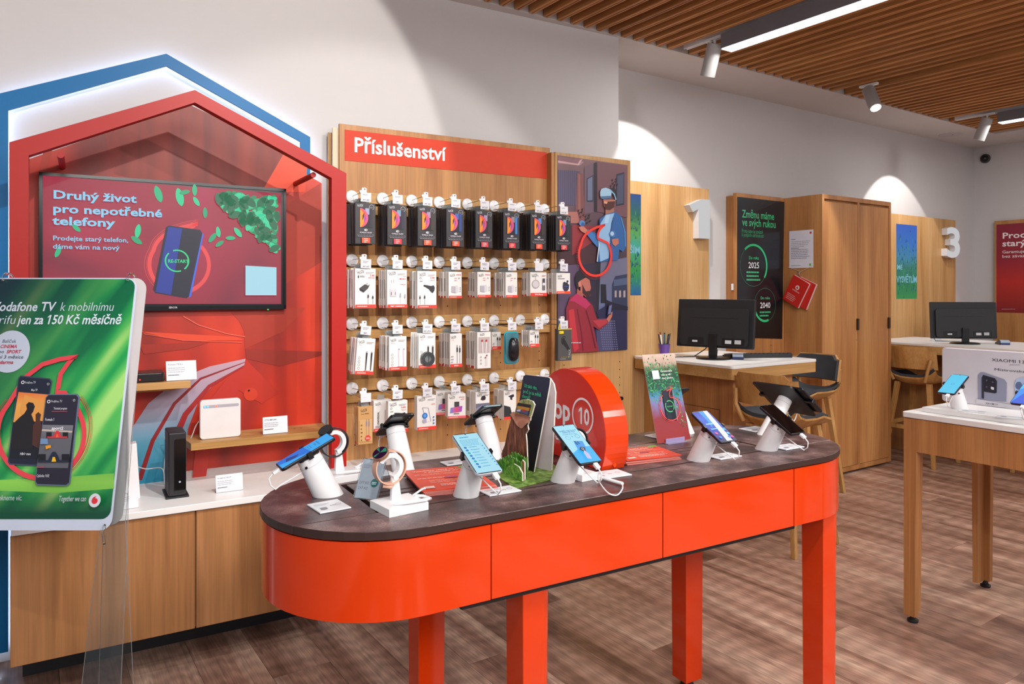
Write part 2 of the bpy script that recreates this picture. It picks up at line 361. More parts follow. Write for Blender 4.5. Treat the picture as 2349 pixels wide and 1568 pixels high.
# left wall section (turned) and the deeper back wall
def quadwall(name, pts, z0, z1, mt): return struct(MB().prism(pts, z0, z1, mt).ob(name))
a0 = PA(-.42, WALL1, 0); a1 = PA(2.872, WALL1, 0); a2 = (a1[0]+.005, 4.3, 0); a3 = (a0[0], 4.3, 0)
quadwall('wall_left', [a0[:2], a1[:2], a2[:2], a3[:2]], 0, 3.4, WALL)
struct(MB().box(a1[0]-.1, WR+.2, WALL2, WALL2+.15, 0, 3.4, WALL).ob('wall_back'))
struct(MB().box(WR, WR+.15, -4, WALL2+.1, 0, 3.4, WALL).ob('wall_right'))
b0 = PA(-.42, WALL1+.2, 0); b1 = PA(-.42, 3.0, 0)
quadwall('wall_side', [b1[:2], b0[:2], (b0[0]-.12, b0[1]), (b1[0]-.12, b1[1])], 0, 3.4, WALL)
struct(MB().box(-4, WR+.2, -4, 3.39, 3.33, 3.4, mat('#1c1714', .9)).ob('ceiling'))
struct(MB().box(a0[0]-.2, WR+.1, 3.392, WALL2+.05, ZC, ZC+.3, mat('#cbc6c4', .85, vary=.005)).box(8.13, WR+.05, -4, 3.39, ZC, ZC+.3, mat('#cbc6c4', .85, vary=.005)).ob('trim_1'))
# timber slats: each one its own piece, two grooves along the underside
def slat_mesh():
    w2 = .017; pr = [(-w2, .13), (-w2, .003), (-.013, 0), (-.0045, 0), (-.0035, .006), (.0035, .006), (.0045, 0), (.013, 0), (w2, .003), (w2, .13)]
    b = MB(); n = len(pr); vs = [(p[0], 0, p[1]) for p in pr]+[(p[0], -6.0, p[1]) for p in pr]
    b.add(vs, [tuple(range(n)), tuple(reversed(range(n, 2*n)))], W_SLAT); b.add(vs, [(i, n+i, n+(i+1) % n, (i+1) % n) for i in range(n)], W_SLAT)
    return b.ob('slat', fix=True)
ceil = bpy.data.objects['ceiling']; s0 = slat_mesh(); s0.parent = ceil; s0.location = (2.12, 3.385, ZC); k = 0
xs = [.32+i*.1 for i in range(79)]
for x in xs:
    if abs(x-.12) < .01 or any(abs(x-g) < .052 for g in (3.62, 5.42, 7.12)): continue
    if x > 8.1: continue
    o = s0 if k == 0 else s0.copy()
    if k: C.objects.link(o)
    o.location = (x, 3.385, ZC); k += 1
# lamp tracks and fittings
for i, (gx, yl) in enumerate(((3.61, 3.0), (5.39, None), (7.19, 2.96))):
    t = thing('track_rail', ['white track rail beside the near linear ceiling lamp', 'white track rail hidden between the slats over the wardrobe', 'white track rail beside the far linear ceiling lamp'][i], 'track', (gx, 0, 0 if yl else .035))
    MB().box(-.017, .017, -2.6, 3.33, ZC+.005, ZC+.03, WHITEP).box(-.017, -.012, -2.6, 3.33, ZC-.002, ZC+.005, WHITEP).box(.012, .017, -2.6, 3.33, ZC-.002, ZC+.005, WHITEP).ob('rail', t)
    if yl:
        l = thing('linear_lamp', ['long grey linear ceiling lamp nearest the camera, glowing white underneath', '', 'grey linear ceiling lamp at the far right, only its end in view'][i], 'ceiling lamp', (gx, 0, 0))
        MB().box(-.05, .05, yl-2.1 if False else -2.0, yl, 2.972, 3.06, mat('#77777f', .45, .2)).ob('housing', l, .002)
        MB().box(-.045, .045, -1.98, yl-.004, 2.966, 2.973, mat('#ffffff', emit=3.2)).ob('diffuser', l)
def spotlamp(x, y, dx, dy, lab, on):
    t = thing('spot_lamp', lab, 'spotlight', (x, y, 0), group='cylinder spotlights on the ceiling tracks')
    MB().box(-.016, .016, -.07, .07, ZC-.012, ZC+.004, WHITEP).ob('adapter', t)
    MB().cyl((0, 0, ZC-.01), (0, 0, ZC-.05), .009, .009, WHITEP).ob('stem', t)
    ax = Vector((dx, dy, -1)).normalized(); p0 = Vector((0, 0, ZC-.045))+ax*-.012; p1 = p0+ax*.20
    MB().cyl(p0, p1, .046, .046, mat('#a9a8a8', .4, .1), 32).ob('barrel', t, .002)
    MB().cyl(p1+ax*.0005, p1-ax*.001, .038, .038, mat('#fff6ea', emit=2.6 if on else .5), 24).ob('lens', t)
spotlamp(3.60, 3.08, .10, .42, 'white cylinder spotlight beside the end of the near linear lamp', 0)
spotlamp(5.39, 3.12, -.35, -.55, 'grey cylinder spotlight above the wardrobe with its lens lit', 1)
spotlamp(7.16, 3.05, .05, .42, 'white cylinder spotlight beside the far linear lamp', 0)
t = thing('ceiling_speaker', 'round flush white speaker grille in the ceiling soffit', 'speaker', (7.80, 3.66, ZC))
MB().lathe([(.105, 0), (.105, -.004), (.098, -.006)], mat('#bdb8ba', .7), 40).ob('grille', t); MB().cyl((0, -.02, -.006), (0, -.02, -.009), .006, .006, BLACK, 10).ob('centre_cap', t)
p = xb(2258, 363, WR-.03); t = thing('dome_camera', 'small black dome camera high on the right wall near the corner', 'camera', (WR, p[1], p[2]))
MB().lathe([(.05, 0), (.05, -.018), (.042, -.03)], mat('#3a3a3e', .4), 28, axis='x').ob('base', t)
MB().lathe([(.036, -.03), (.034, -.045), (.025, -.058), (.01, -.064)], mat('#0b0b0d', .1), 24, axis='x').ob('dome', t)
# ---------------------------------------------------------------- house-shaped wall display (turned frame A)
def house(cx, hw, z0, ze, zp): return [(cx-hw, z0), (cx+hw, z0), (cx+hw, ze), (cx, zp), (cx-hw, ze)]
def house_ring(b, outer, inner, y0, y1, mt):
    n = 5; vs = [(p[0], y, p[1]) for y in (y0, y1) for p in outer]+[(p[0], y, p[1]) for y in (y0, y1) for p in inner]
    for i in (1, 2, 3, 4):                        # open at the bottom
        j = (i+1) % n
        b.add([vs[i], vs[j], vs[10+j], vs[10+i]], [(0, 1, 2, 3)], mt); b.add([vs[5+i], vs[5+j], vs[15+j], vs[15+i]], [(3, 2, 1, 0)], mt)
        b.add([vs[i], vs[5+i], vs[5+j], vs[j]], [(0, 1, 2, 3)], mt); b.add([vs[10+i], vs[10+j], vs[15+j], vs[15+i]], [(0, 1, 2, 3)], mt)
    b.add([vs[0], vs[5], vs[15], vs[10]], [(0, 1, 2, 3)], mt); b.add([vs[1], vs[11], vs[16], vs[6]], [(0, 1, 2, 3)], mt)
    return b
AO = lambda x, y, z: (x, y, z)
t = thing('house_outline', 'large blue house-shaped outline on the wall behind the red one, lit from behind', 'wall decoration', (.31, 3.5, 0), A=True)
out = [(-.312, .055), (.950, .055), (.950, 2.238), (.319, 2.538), (-.312, 2.270)]
inn = [(-.256, .055), (.903, .055), (.903, 2.211), (.319, 2.484), (-.256, 2.219)]
house_ring(MB((.31, 3.5, 0)), out, inn, 3.552, 3.566, BLUE).ob('frame', t)
led = mat('#dce9ff', emit=17); b = MB((.31, 3.5, 0))
mid = [((o[0]+i[0])/2, (o[1]+i[1])/2) for o, i in zip(out, inn)]
for i in (1, 2, 3, 4):
    p, q = mid[i], mid[(i+1) % 5]; b.tube([(p[0], 3.578, p[1]), (q[0], 3.578, q[1])], .005, led, 6)
b.ob('led_strip', t)
t = thing('graphic_panel', 'house-shaped wall panel printed with swirling red and orange fabric behind the television', 'wall panel', (.4, 3.57, .668), A=True)
redp = field('print_red_fabric', [(.30, '#6e140b'), (.42, '#9a200f'), (.52, '#b62810'), (.66, '#cc3412')], (2.2, 1, .5), 1.1, 1.5, rough=.45, angle=.35, detail=1)
o = (.4, 3.57, .668)
hp = house(.397, .603, .70, 2.016, 2.318)
MB(o).prism(hp, 3.532, 3.548, redp, 'y').ob('board', t)
def pf(px, py): q = ya(px, py, 3.532); return (q[0]-o[0], q[2]-o[2])
a = Art(3.532-3.57, pf, rough=.5)
a.poly([(240, 305), (435, 240), (655, 345), (600, 440), (520, 430), (300, 408), (262, 400)], field('print_maroon', [(.3, '#641610'), (.5, '#7e2418'), (.7, '#8e2c1e')], (9, 1, .8), 1.3, .3, rough=.5, angle=.3))
a.poly([(655, 345), (705, 378), (700, 440), (600, 440)], '#e2451f')
a.poly([(735, 420), (738, 600), (656, 650), (656, 470)], '#a82d17')
a.poly([(100, 345), (120, 345), (100, 420), (62, 610), (60, 560)], '#a9301e')
sw = [(560, 700), (520, 706), (540, 745), (560, 780), (558, 830), (540, 860), (560, 870)]
a.poly([(520, 706), (700, 706), (650, 760), (562, 800), (560, 760), (548, 735)], '#a42a12')
a.poly([(562, 800), (738, 806), (738, 815), (640, 840), (565, 822)], '#8f1f0c')
a.poly([(562, 822), (640, 900), (600, 925), (540, 890)], '#b5260f')
a.poly([(320, 790), (480, 785), (430, 800), (330, 812)], '#9c2310'); a.poly([(320, 760), (540, 772), (560, 780), (420, 782)], '#d8411f')
# the pale ribbon sweeping from lower left up to the right
rib = gradz('print_ribbon', [(0, '#1c86a8'), (.25, '#4f94ad'), (.5, '#9a92a6'), (1, '#c99aa6')], .02, .62, .45)
a.poly([(300, 985), (340, 925), (410, 868), (480, 840), (563, 822), (560, 838), (500, 870), (455, 920), (430, 985), (425, 1105), (310, 1125), (300, 1080)], rib)
a.stroke([(320, 1100), (350, 1010), (400, 925), (460, 868), (562, 830)], [.02, .017, .014, .01, .003], '#84131a')
a.stroke([(395, 1020), (425, 950), (480, 885), (560, 838)], [.03, .024, .016, .004], '#9c1a1c')
a.poly([(562, 838), (520, 868), (475, 925), (452, 985), (440, 1105), (470, 1110), (480, 1040), (500, 960), (545, 900)], '#b5271a')
a.stroke([(420, 725), (455, 745), (520, 765), (562, 772)], .004, '#e0614c'); a.stroke([(330, 765), (420, 780), (555, 785)], .003, '#dd5a44')
a.ob('print', t)
MB(o).lathe([(.030, 0), (.030, .002)], mat('#c63a20', .4), 30, (.670, 3.5315, 1.020), 'y').lathe([(.004, 0), (.004, .004)], BLACK, 10, (.662, 3.5292, 1.039), 'y').ob('cable_port', t)

t = thing('house_outline', 'thick red house-shaped frame standing on the white counter around the television', 'wall decoration', (.39, 3.2, .668), A=True)
o = (.39, 3.2, .668)
house_ring(MB(o), [(-.226, .668), (1.012, .668), (1.012, 2.018), (.390, 2.302), (-.226, 2.030)], [(-.168, .668), (.946, .668), (.946, 1.992), (.390, 2.252), (-.168, 1.988)], 3.185, 3.235, REDF).ob('frame', t)
for x, z in ((-.09, 1.975), (.855, 1.975)):
    MB(o).cyl((x+.02, 3.22, z+.03), (x+.02, 3.532, z+.03), .012, .012, REDF, 16).ob('standoff', t)

# television
t = thing('television', 'flat television with a thin black bezel showing a red advert with green leaves', 'television', (.333, 3.5, 1.41), A=True)
o = (.333, 3.5, 1.41)
MB(o).rbox(-.150, .822, 3.50, 3.530, 1.412, 1.973, .004, mat('#101014', .25), 'y').ob('casing', t)
b = MB(o)
for q in ((-.150, .822, 1.96, 1.973), (-.150, .822, 1.412, 1.430), (-.150, -.139, 1.412, 1.973), (.811, .822, 1.412, 1.973)): b.box(q[0], q[1], 3.494, 3.502, q[2], q[3], mat('#0c0c10', .2))
b.ob('bezel', t)
def tp(px, py): q = ya(px, py, 3.498); return (q[0]-o[0], q[2]-o[2])
a = Art(-.002, tp, emit=.85)
bg = field('screen_red', [(.3, '#6e0c30'), (.45, '#9c1838'), (.55, '#a82040'), (.68, '#c00a5c')], (1, 1, 1.3), 1.6, .3, emit=.85)
a.poly([(98, 402), (645, 443), (645, 697), (98, 697)], bg)
def mark(a, P, cx, cy, r, wdt, col, sx=1.0): a2 = mark_path(cx, cy, r, sx); sv = a.P; a.P = P or sv; a.stroke(a2, wdt, col, True); a.P = sv
ID = lambda u, v: (u, v)
c = tp(411, 607); r = .1
mark(a, ID, c[0]-.004, c[1], .132, .003, '#d23b40'); mark(a, ID, c[0], c[1], .128, .0025, '#d23b40'); mark(a, ID, c[0]+.002, c[1], .119, .016, '#f2474b')
ph = [(387, 517), (459, 527), (464, 535), (435, 678), (428, 684), (356, 672), (351, 664), (380, 522)]
a.poly(ph, '#0a1230'); a.poly([(386, 520), (418, 524), (392, 676), (357, 669)], '#15339b'); a.poly([(418, 524), (457, 529), (430, 680), (392, 676)], '#0a0f2c'); a.poly([(464, 535), (467, 536), (438, 680), (433, 682)], '#3a6be8')
a.text('RE-START', 385, 602, .020, '#28d98a', .03, width=.083); c2 = tp(406, 598)
sv = a.P; a.P = ID
a.ring(c2[0], c2[1], .046, .006, '#28d98a', a0=-50, a1=110); a.ring(c2[0], c2[1], .046, .006, '#28d98a', a0=135, a1=290)
a.P = sv
def leaf(cx, cy, l, ang, col='#19c48a', wd=.42):
    l *= 1.25
    pts = []
    for i in range(13):
        t_ = i/12*PI; u = math.cos(t_)*l/2; v = math.sin(t_)**1.3*l*wd/2; pts.append((u, v))
    for i in range(1, 12):
        t_ = PI-i/12*PI; u = math.cos(t_)*l/2; v = -math.sin(t_)**1.3*l*wd/2; pts.append((u, v))
    ca, sa = math.cos(ang), math.sin(ang); return [(cx+u*ca-v*sa, cy+u*sa+v*ca) for u, v in pts]
for i, (x, y, l, g) in enumerate([(363, 445, 32, 1.9), (412, 452, 34, 1.8), (423, 441, 20, .2), (446, 436, 22, 1.6), (450, 462, 20, -1), (470, 488, 20, 1.6), (175, 523, 20, -.7), (316, 530, 26, 1.4), (313, 551, 24, -.6), (133, 578, 22, 1.1), (500, 532, 20, -1.4), (487, 545, 22, .9), (528, 546, 18, 0), (545, 533, 22, -.9), (503, 559, 18, .6)]):
    a.poly([(p[0], 2*y-p[1]) for p in leaf(x, y, l, g)], ['#12b981', '#1fd094', '#0fa873'][i % 3])
rnd = random.Random(3); L3 = {'#0c8f5e': [], '#14b97c': [], '#2fd69c': [], '#0a6a46': []}
for i in range(190):
    u = rnd.random()**.75; v = rnd.random(); x = 484+u*160
    top = 432+(x-484)*.075; ymax = top+12+u*120
    y = top+8+v*(ymax-top); pts = leaf(x, y, rnd.uniform(15, 27), rnd.uniform(0, 6.28), wd=.55)
    if all(490 < p[0] < 643 and p[1] > 433+(p[0]-484)*.075 for p in pts): L3[rnd.choice(list(L3))].append(pts)
for k_, v_ in L3.items(): a.polys(v_, k_)
a.text('Druhý život', 121, 455, .047, '#86d2f2', .028, width=.302); a.text('pro nepotřebné', 121, 487, .047, '#86d2f2', .028, width=.400); a.text('telefony', 121, 515, .047, '#86d2f2', .028, width=.222)
a.text('Prodejte starý telefon,', 121, 551, .027, '#86d2f2', .015, width=.270); a.text('dáme vám na nový', 121, 570, .027, '#86d2f2', .015, width=.238)
a.poly([(562, 609), (633, 613), (633, 677), (562, 677)], '#a9dcee')
a.ob('screen', t)
a = Art(-.0066, tp); a.text('SENCOR', 387, 707, .011, '#c9c9d0', .02, width=.034); a.ob('maker_name', t)
MB(o).cyl((.74, 3.495, 1.408), (.74, 3.495, 1.413), .004, .004, mat('#20e060', emit=1), 8).ob('power_light', t)

# floating cabinet under the house
CF = 3.1; Z1 = .668
t = thing('media_cabinet', 'long floating oak cabinet under the television with a white top', 'cabinet', (.37, CF, .18), A=True)
o = (.37, CF, .18)
MB(o).box(-.214, .974, CF+.02, 3.53, .18, .64, W_CAB).ob('body', t)
MB(o).box(-.2, .95, 3.42, 3.53, 0, .18, BLKM).ob('plinth_and_shade', t)  # black box put in for the deep shade under the floating cabinet
MB(o).box(-.214, .974, CF-.012, 3.56, .642, Z1, WHITE).ob('top', t, .002)
MB(o).box(-.217, .3795, CF, CF+.019, .18, .638, W_CAB).ob('door', t, .0015); MB(o).box(.3845, .976, CF, CF+.019, .18, .638, W_CAB).ob('door', t, .0015)
MB(o).box(-.214, .974, 3.535, 3.56, .668, .70, mat('#b9a9a8', .5)).ob('back_strip', t)
# white counter under the accessory wall; its black body stands in for deep shade
t = thing('wall_counter', 'low white counter running under the accessory wall', 'counter', (1.7, 3.4, 0), A=True); o = (1.7, 3.4, 0)
MB(o).box(1.02, 2.30, 3.30, 3.52, .640, .668, WHITE).ob('top', t, .002); MB(o).box(1.02, 2.30, 3.40, 3.59, .0, .64, BLKM).ob('body', t)

# shelves on the graphic panel
t = thing('wall_shelf', 'oak shelf right of centre under the television holding the white router', 'shelf', (.69, 3.56, .84), A=True); o = (.69, 3.56, .84)
MB(o).prism([(.392, 3.33), (.99, 3.33), (1.01, 3.559), (.37, 3.559)], .828, .858, W_X).ob('board', t, .0015)
MB(o).box(.42, .98, 3.50, 3.558, .812, .828, W_X).ob('bracket', t)
for x in (.745, .79, .85, .88): MB(o).cyl((x, 3.42+.03*((x*100) % 3), .857), (x, 3.42+.03*((x*100) % 3), .8586), .004, .004, mat('#5a4026'), 10).ob('peg_hole', t)
t = thing('wall_shelf', 'short upper oak shelf partly hidden by the green poster', 'shelf', (.1, 3.56, 1.12), A=True); o = (.1, 3.56, 1.12)
MB(o).prism([(-.15, 3.36), (.395, 3.36), (.395, 3.559), (-.15, 3.559)], 1.088, 1.117, W_X).ob('board', t, .0015)
MB(o).box(-.1, .34, 3.44, 3.558, 1.072, 1.088, W_X).ob('bracket', t)
def price_card(x, y, z, wd, ht, lab, txt, lean=.25, rz=0, grp='small white price cards in clear holders'):
    t = thing('price_card', lab, 'price card', (x, y, z), rz, grp, A=True)
    R = Matrix.Rotation(-lean, 4, 'X'); b = MB(); b.M = R; b.box(-wd/2, wd/2, 0, .0012, 0, ht, mat('#e4e2e8', .4)); b.ob('card', t)
    a = Art(-.0004, M=R); a.text(txt, -wd*.44, ht*.78, ht*.12, '#5a5a66', .01, width=wd*.5)
    a.lines(-wd*.44, ht*.62, wd*.6, 3, ht*.1, ht*.035, '#9a9aa6', 5); a.lines(-wd*.44, ht*.25, wd*.4, 1, ht*.1, ht*.05, '#6a6a76', 6); a.ob('print', t)
    b = MB(); b.box(-wd/2-.001, wd/2+.001, .0, .028, -.0005, .0012, mat('#dfe6ee', .1, trans=.9, spec=.6)); b.ob('holder', t)
q = azA(415, 870, 1.117); price_card(q[0], 3.40, 1.118, .118, .085, 'white price card tilted on the end of the upper oak shelf', 'Premium STB Box', .35, .0)
q = ya(632, 992, 3.37); price_card(q[0], 3.37, .8595, .108, .075, 'white price card on the lower oak shelf right of the white router', 'ZTE MF289', .1)
q = azA(527, 1127, Z1); price_card(q[0], q[1], Z1+.001, .105, .07, 'white price card on the white cabinet top under the lower shelf', 'Vodafone Wi-Fi', .2)
q = azA(290, 1168, Z1); price_card(q[0], q[1], Z1+.001, .08, .07, 'white price card on the cabinet top beside the acrylic poster stand', 'Wi-Fi', .15)
t = thing('set_top_box', 'flat black set-top box with a red light on the upper oak shelf', 'set-top box', (.16, 3.46, 1.118), A=True)
MB().rbox(-.14, .14, -.07, .07, 0, .038, .02, mat('#1d1a1c', .3)).ob('casing', t, .005, 3); MB().cyl((.045, -.0705, .012), (.045, -.0712, .012), .003, .003, mat('#ff2a1a', emit=3), 8).ob('status_light', t)
q = ya(505, 1000, 3.40)
t = thing('router', 'upright white router with blue and red lights on the lower oak shelf', 'router', (q[0], 3.40, .859), A=True)
MB().rbox(-.083, .083, -.014, .014, 0, .168, .014, mat('#dcd8d8', .35), 'y').ob('casing', t, .003, 3)
MB().rbox(-.07, .075, -.0152, -.0138, .134, .146, .005, mat('#a8a4ad', .4), 'y').ob('light_bar', t)
for x, c_ in ((-.064, '#3b8cff'), (-.052, '#3b8cff'), (-.018, '#ff4a3a')): MB().cyl((x, -.0150, .140), (x, -.0160, .140), .004, .004, mat(c_, emit=4), 10).ob('status_light', t)
q = azA(408, 1140, Z1)
t = thing('modem', 'tall black modem tower standing on the white cabinet top', 'modem', (q[0], q[1]+.05, Z1), A=True)
MB().rbox(-.036, .03, -.06, .085, .006, .262, .006, mat('#1f1e22', .45), 'z').ob('casing', t, .008, 3)
MB().rbox(-.014, .0285, -.0625, -.0595, .02, .236, .008, mat('#060608', .08), 'y').ob('front_glass', t); MB().box(-.045, .04, -.065, .09, 0, .007, mat('#202024')).ob('foot', t)
MB().cyl((.006, -.0627, .064), (.006, -.0632, .064), .004, .004, mat('#cfcfda', emit=.7), 12).ob('emblem', t)
q = azA(300, 1148, Z1)
t = thing('mesh_router', 'tapered white mesh router half hidden behind the poster stand', 'router', (q[0], q[1]+.05, Z1), A=True)
MB().add([(-.05, -.04, 0), (.035, -.04, 0), (.035, .045, 0), (-.05, .045, 0), (-.035, -.03, .215), (.022, -.03, .222), (.022, .03, .222), (-.035, .03, .215)], [(0, 3, 2, 1), (4, 5, 6, 7), (0, 1, 5, 4), (1, 2, 6, 5), (2, 3, 7, 6), (3, 0, 4, 7)], WHITEP).ob('casing', t, .004)
def cable(name, pts, r, mt, lab, grp=None):
    P = [Vector(PA(*p)) for p in pts]; out = []
    n = len(P)
    for i in range(n-1):
        p0 = P[max(0, i-1)]; p1 = P[i]; p2 = P[i+1]; p3 = P[min(n-1, i+2)]
        for k in range(6):
            s = k/6; out.append(.5*((2*p1)+(p2-p0)*s+(2*p0-5*p1+4*p2-p3)*s*s+(3*p1-p0-3*p2+p3)*s**3))
    out.append(P[-1]); o = MB().tube(out, r, mt, 6).ob(name, fix=False); return tag(o, lab, 'cable', grp)
Y = 3.42
def cy(px, py, y): return ya(px, py, y)
cable('cable', [cy(308, 1067, 3.36), cy(335, 1075, 3.4), cy(372, 1074, 3.44), cy(377, 1110, 3.46), cy(376, 1080, 3.48), cy(380, 1040, 3.5), cy(392, 1022, 3.5)], .0022, WHITEP, 'white cable from the mesh router round the back of the modem tower')
cable('cable', [cy(462, 960, 3.42), cy(450, 975, 3.44), cy(440, 1000, 3.45), cy(432, 1012, 3.46), cy(415, 1004, 3.46), cy(382, 998, 3.48), cy(380, 1010, 3.48), cy(390, 1028, 3.49)], .0022, WHITEP, 'white cable looping from the router down behind the modem tower')
# ---------------------------------------------------------------- accessory wall (frame A)
YA = 3.5
t = thing('accessory_wall', 'tall oak backboard with a red banner and rows of hanging accessories', 'display wall', (1.7, YA, .668), A=True); o = (1.7, YA, .668)
MB(o).box(1.078, 2.297, YA, YA+.018, .668, 2.308, W_PANEL).ob('backboard', t)
MB(o).box(1.05, 2.27, YA+.018, YA+.03, .668, 2.29, mat('#d8c8ae', .6)).box(1.04, 2.25, YA+.05, YA+.07, .668, 2.27, W_LIGHT).ob('rear_board', t)
MB(o).box(1.104, 2.274, YA-.0025, YA, 2.131, 2.281, mat('#c83c22', .55, spec=.3)).ob('banner', t)
a = Art(YA-.003-YA); a.text('Příslušenství', 1.147-1.7, 2.178-.668, .101, '#e4e4ea', .022, width=.50); a.ob('lettering', t)
rails = ((1.885, 2.012), (1.592, 1.672), (1.278, 1.378), (.985, 1.062))
for i, (z0, z1) in enumerate(((1.925, 1.978), (1.622, 1.672), (1.318, 1.372), (1.008, 1.066))):
    MB(o).box(1.08, 2.312, YA-.03, YA-.012, z0, z1, W_X).box(1.08, 2.312, YA-.012, YA, z0-.006, z0+.02, mat('#5a3c20', .6)).ob('rail', t, .001)
    MB(o).box(1.08, 2.312, YA-.03, YA-.012, z0-.055, z0-.012, W_X).ob('rail', t, .001)
b = MB(o)
for x in (1.155, 1.40, 1.655, 1.975, 2.225):
    for z in [.74+.052*k for k in range(23)]:
        if not any(z0-.06 < z < z1+.005 for z0, z1 in ((1.925, 1.978), (1.622, 1.672), (1.318, 1.372), (1.008, 1.066))): b.cyl((x, YA-.0006, z), (x, YA+.003, z), .0035, .0035, mat('#22160c', .9), 8)
tag(b.ob('peg_holes', t), kind='stuff')

WG = '#2c2a2c'
def wg(a, x, y, s, col=WG):
    """angular two-letter maker's logo"""
    w_ = s*.2
    a.stroke([(x, y+s), (x, y), (x+s*1.3, y), (x+s*1.3, y+s)], w_, col); a.stroke([(x+s*.65, y), (x+s*.65, y+s*.8)], w_, col)
    a.stroke([(x+s*3.0, y+s), (x+s*1.75, y+s), (x+s*1.75, y), (x+s*3.0, y), (x+s*3.0, y+s*.55), (x+s*2.3, y+s*.55)], w_, col)
    a.lines(x, y-s*.45, s*3.1, 1, 1, s*.18, '#77737a', 3)
def usb(a, x, y, h, col='#26232c', lo=.0):
    a.rect(x-.0022, y+h*.86, x+.0022, y+h, '#8a868e'); a.rect(x-.0035, y+h*.62, x+.0035, y+h*.86, col); a.rect(x-.0009, y+lo, x+.0009, y+h*.62, col)
def band(a, w_, h_, txt, z=.0, hb=.016, col='#e23a2c'):
    a.rect(-w_/2, z, w_/2, z+hb, col)
    if txt: a.text(txt, 0, z+hb*.3, hb*.55, '#f4e8e8', .03, 'c', width=min(w_*.7, hb*.32*len(txt)))
    else: a.lines(-w_*.42, z+hb*.35, w_*.75, 1, 1, hb*.3, '#f3b7ae', 4)
    return a
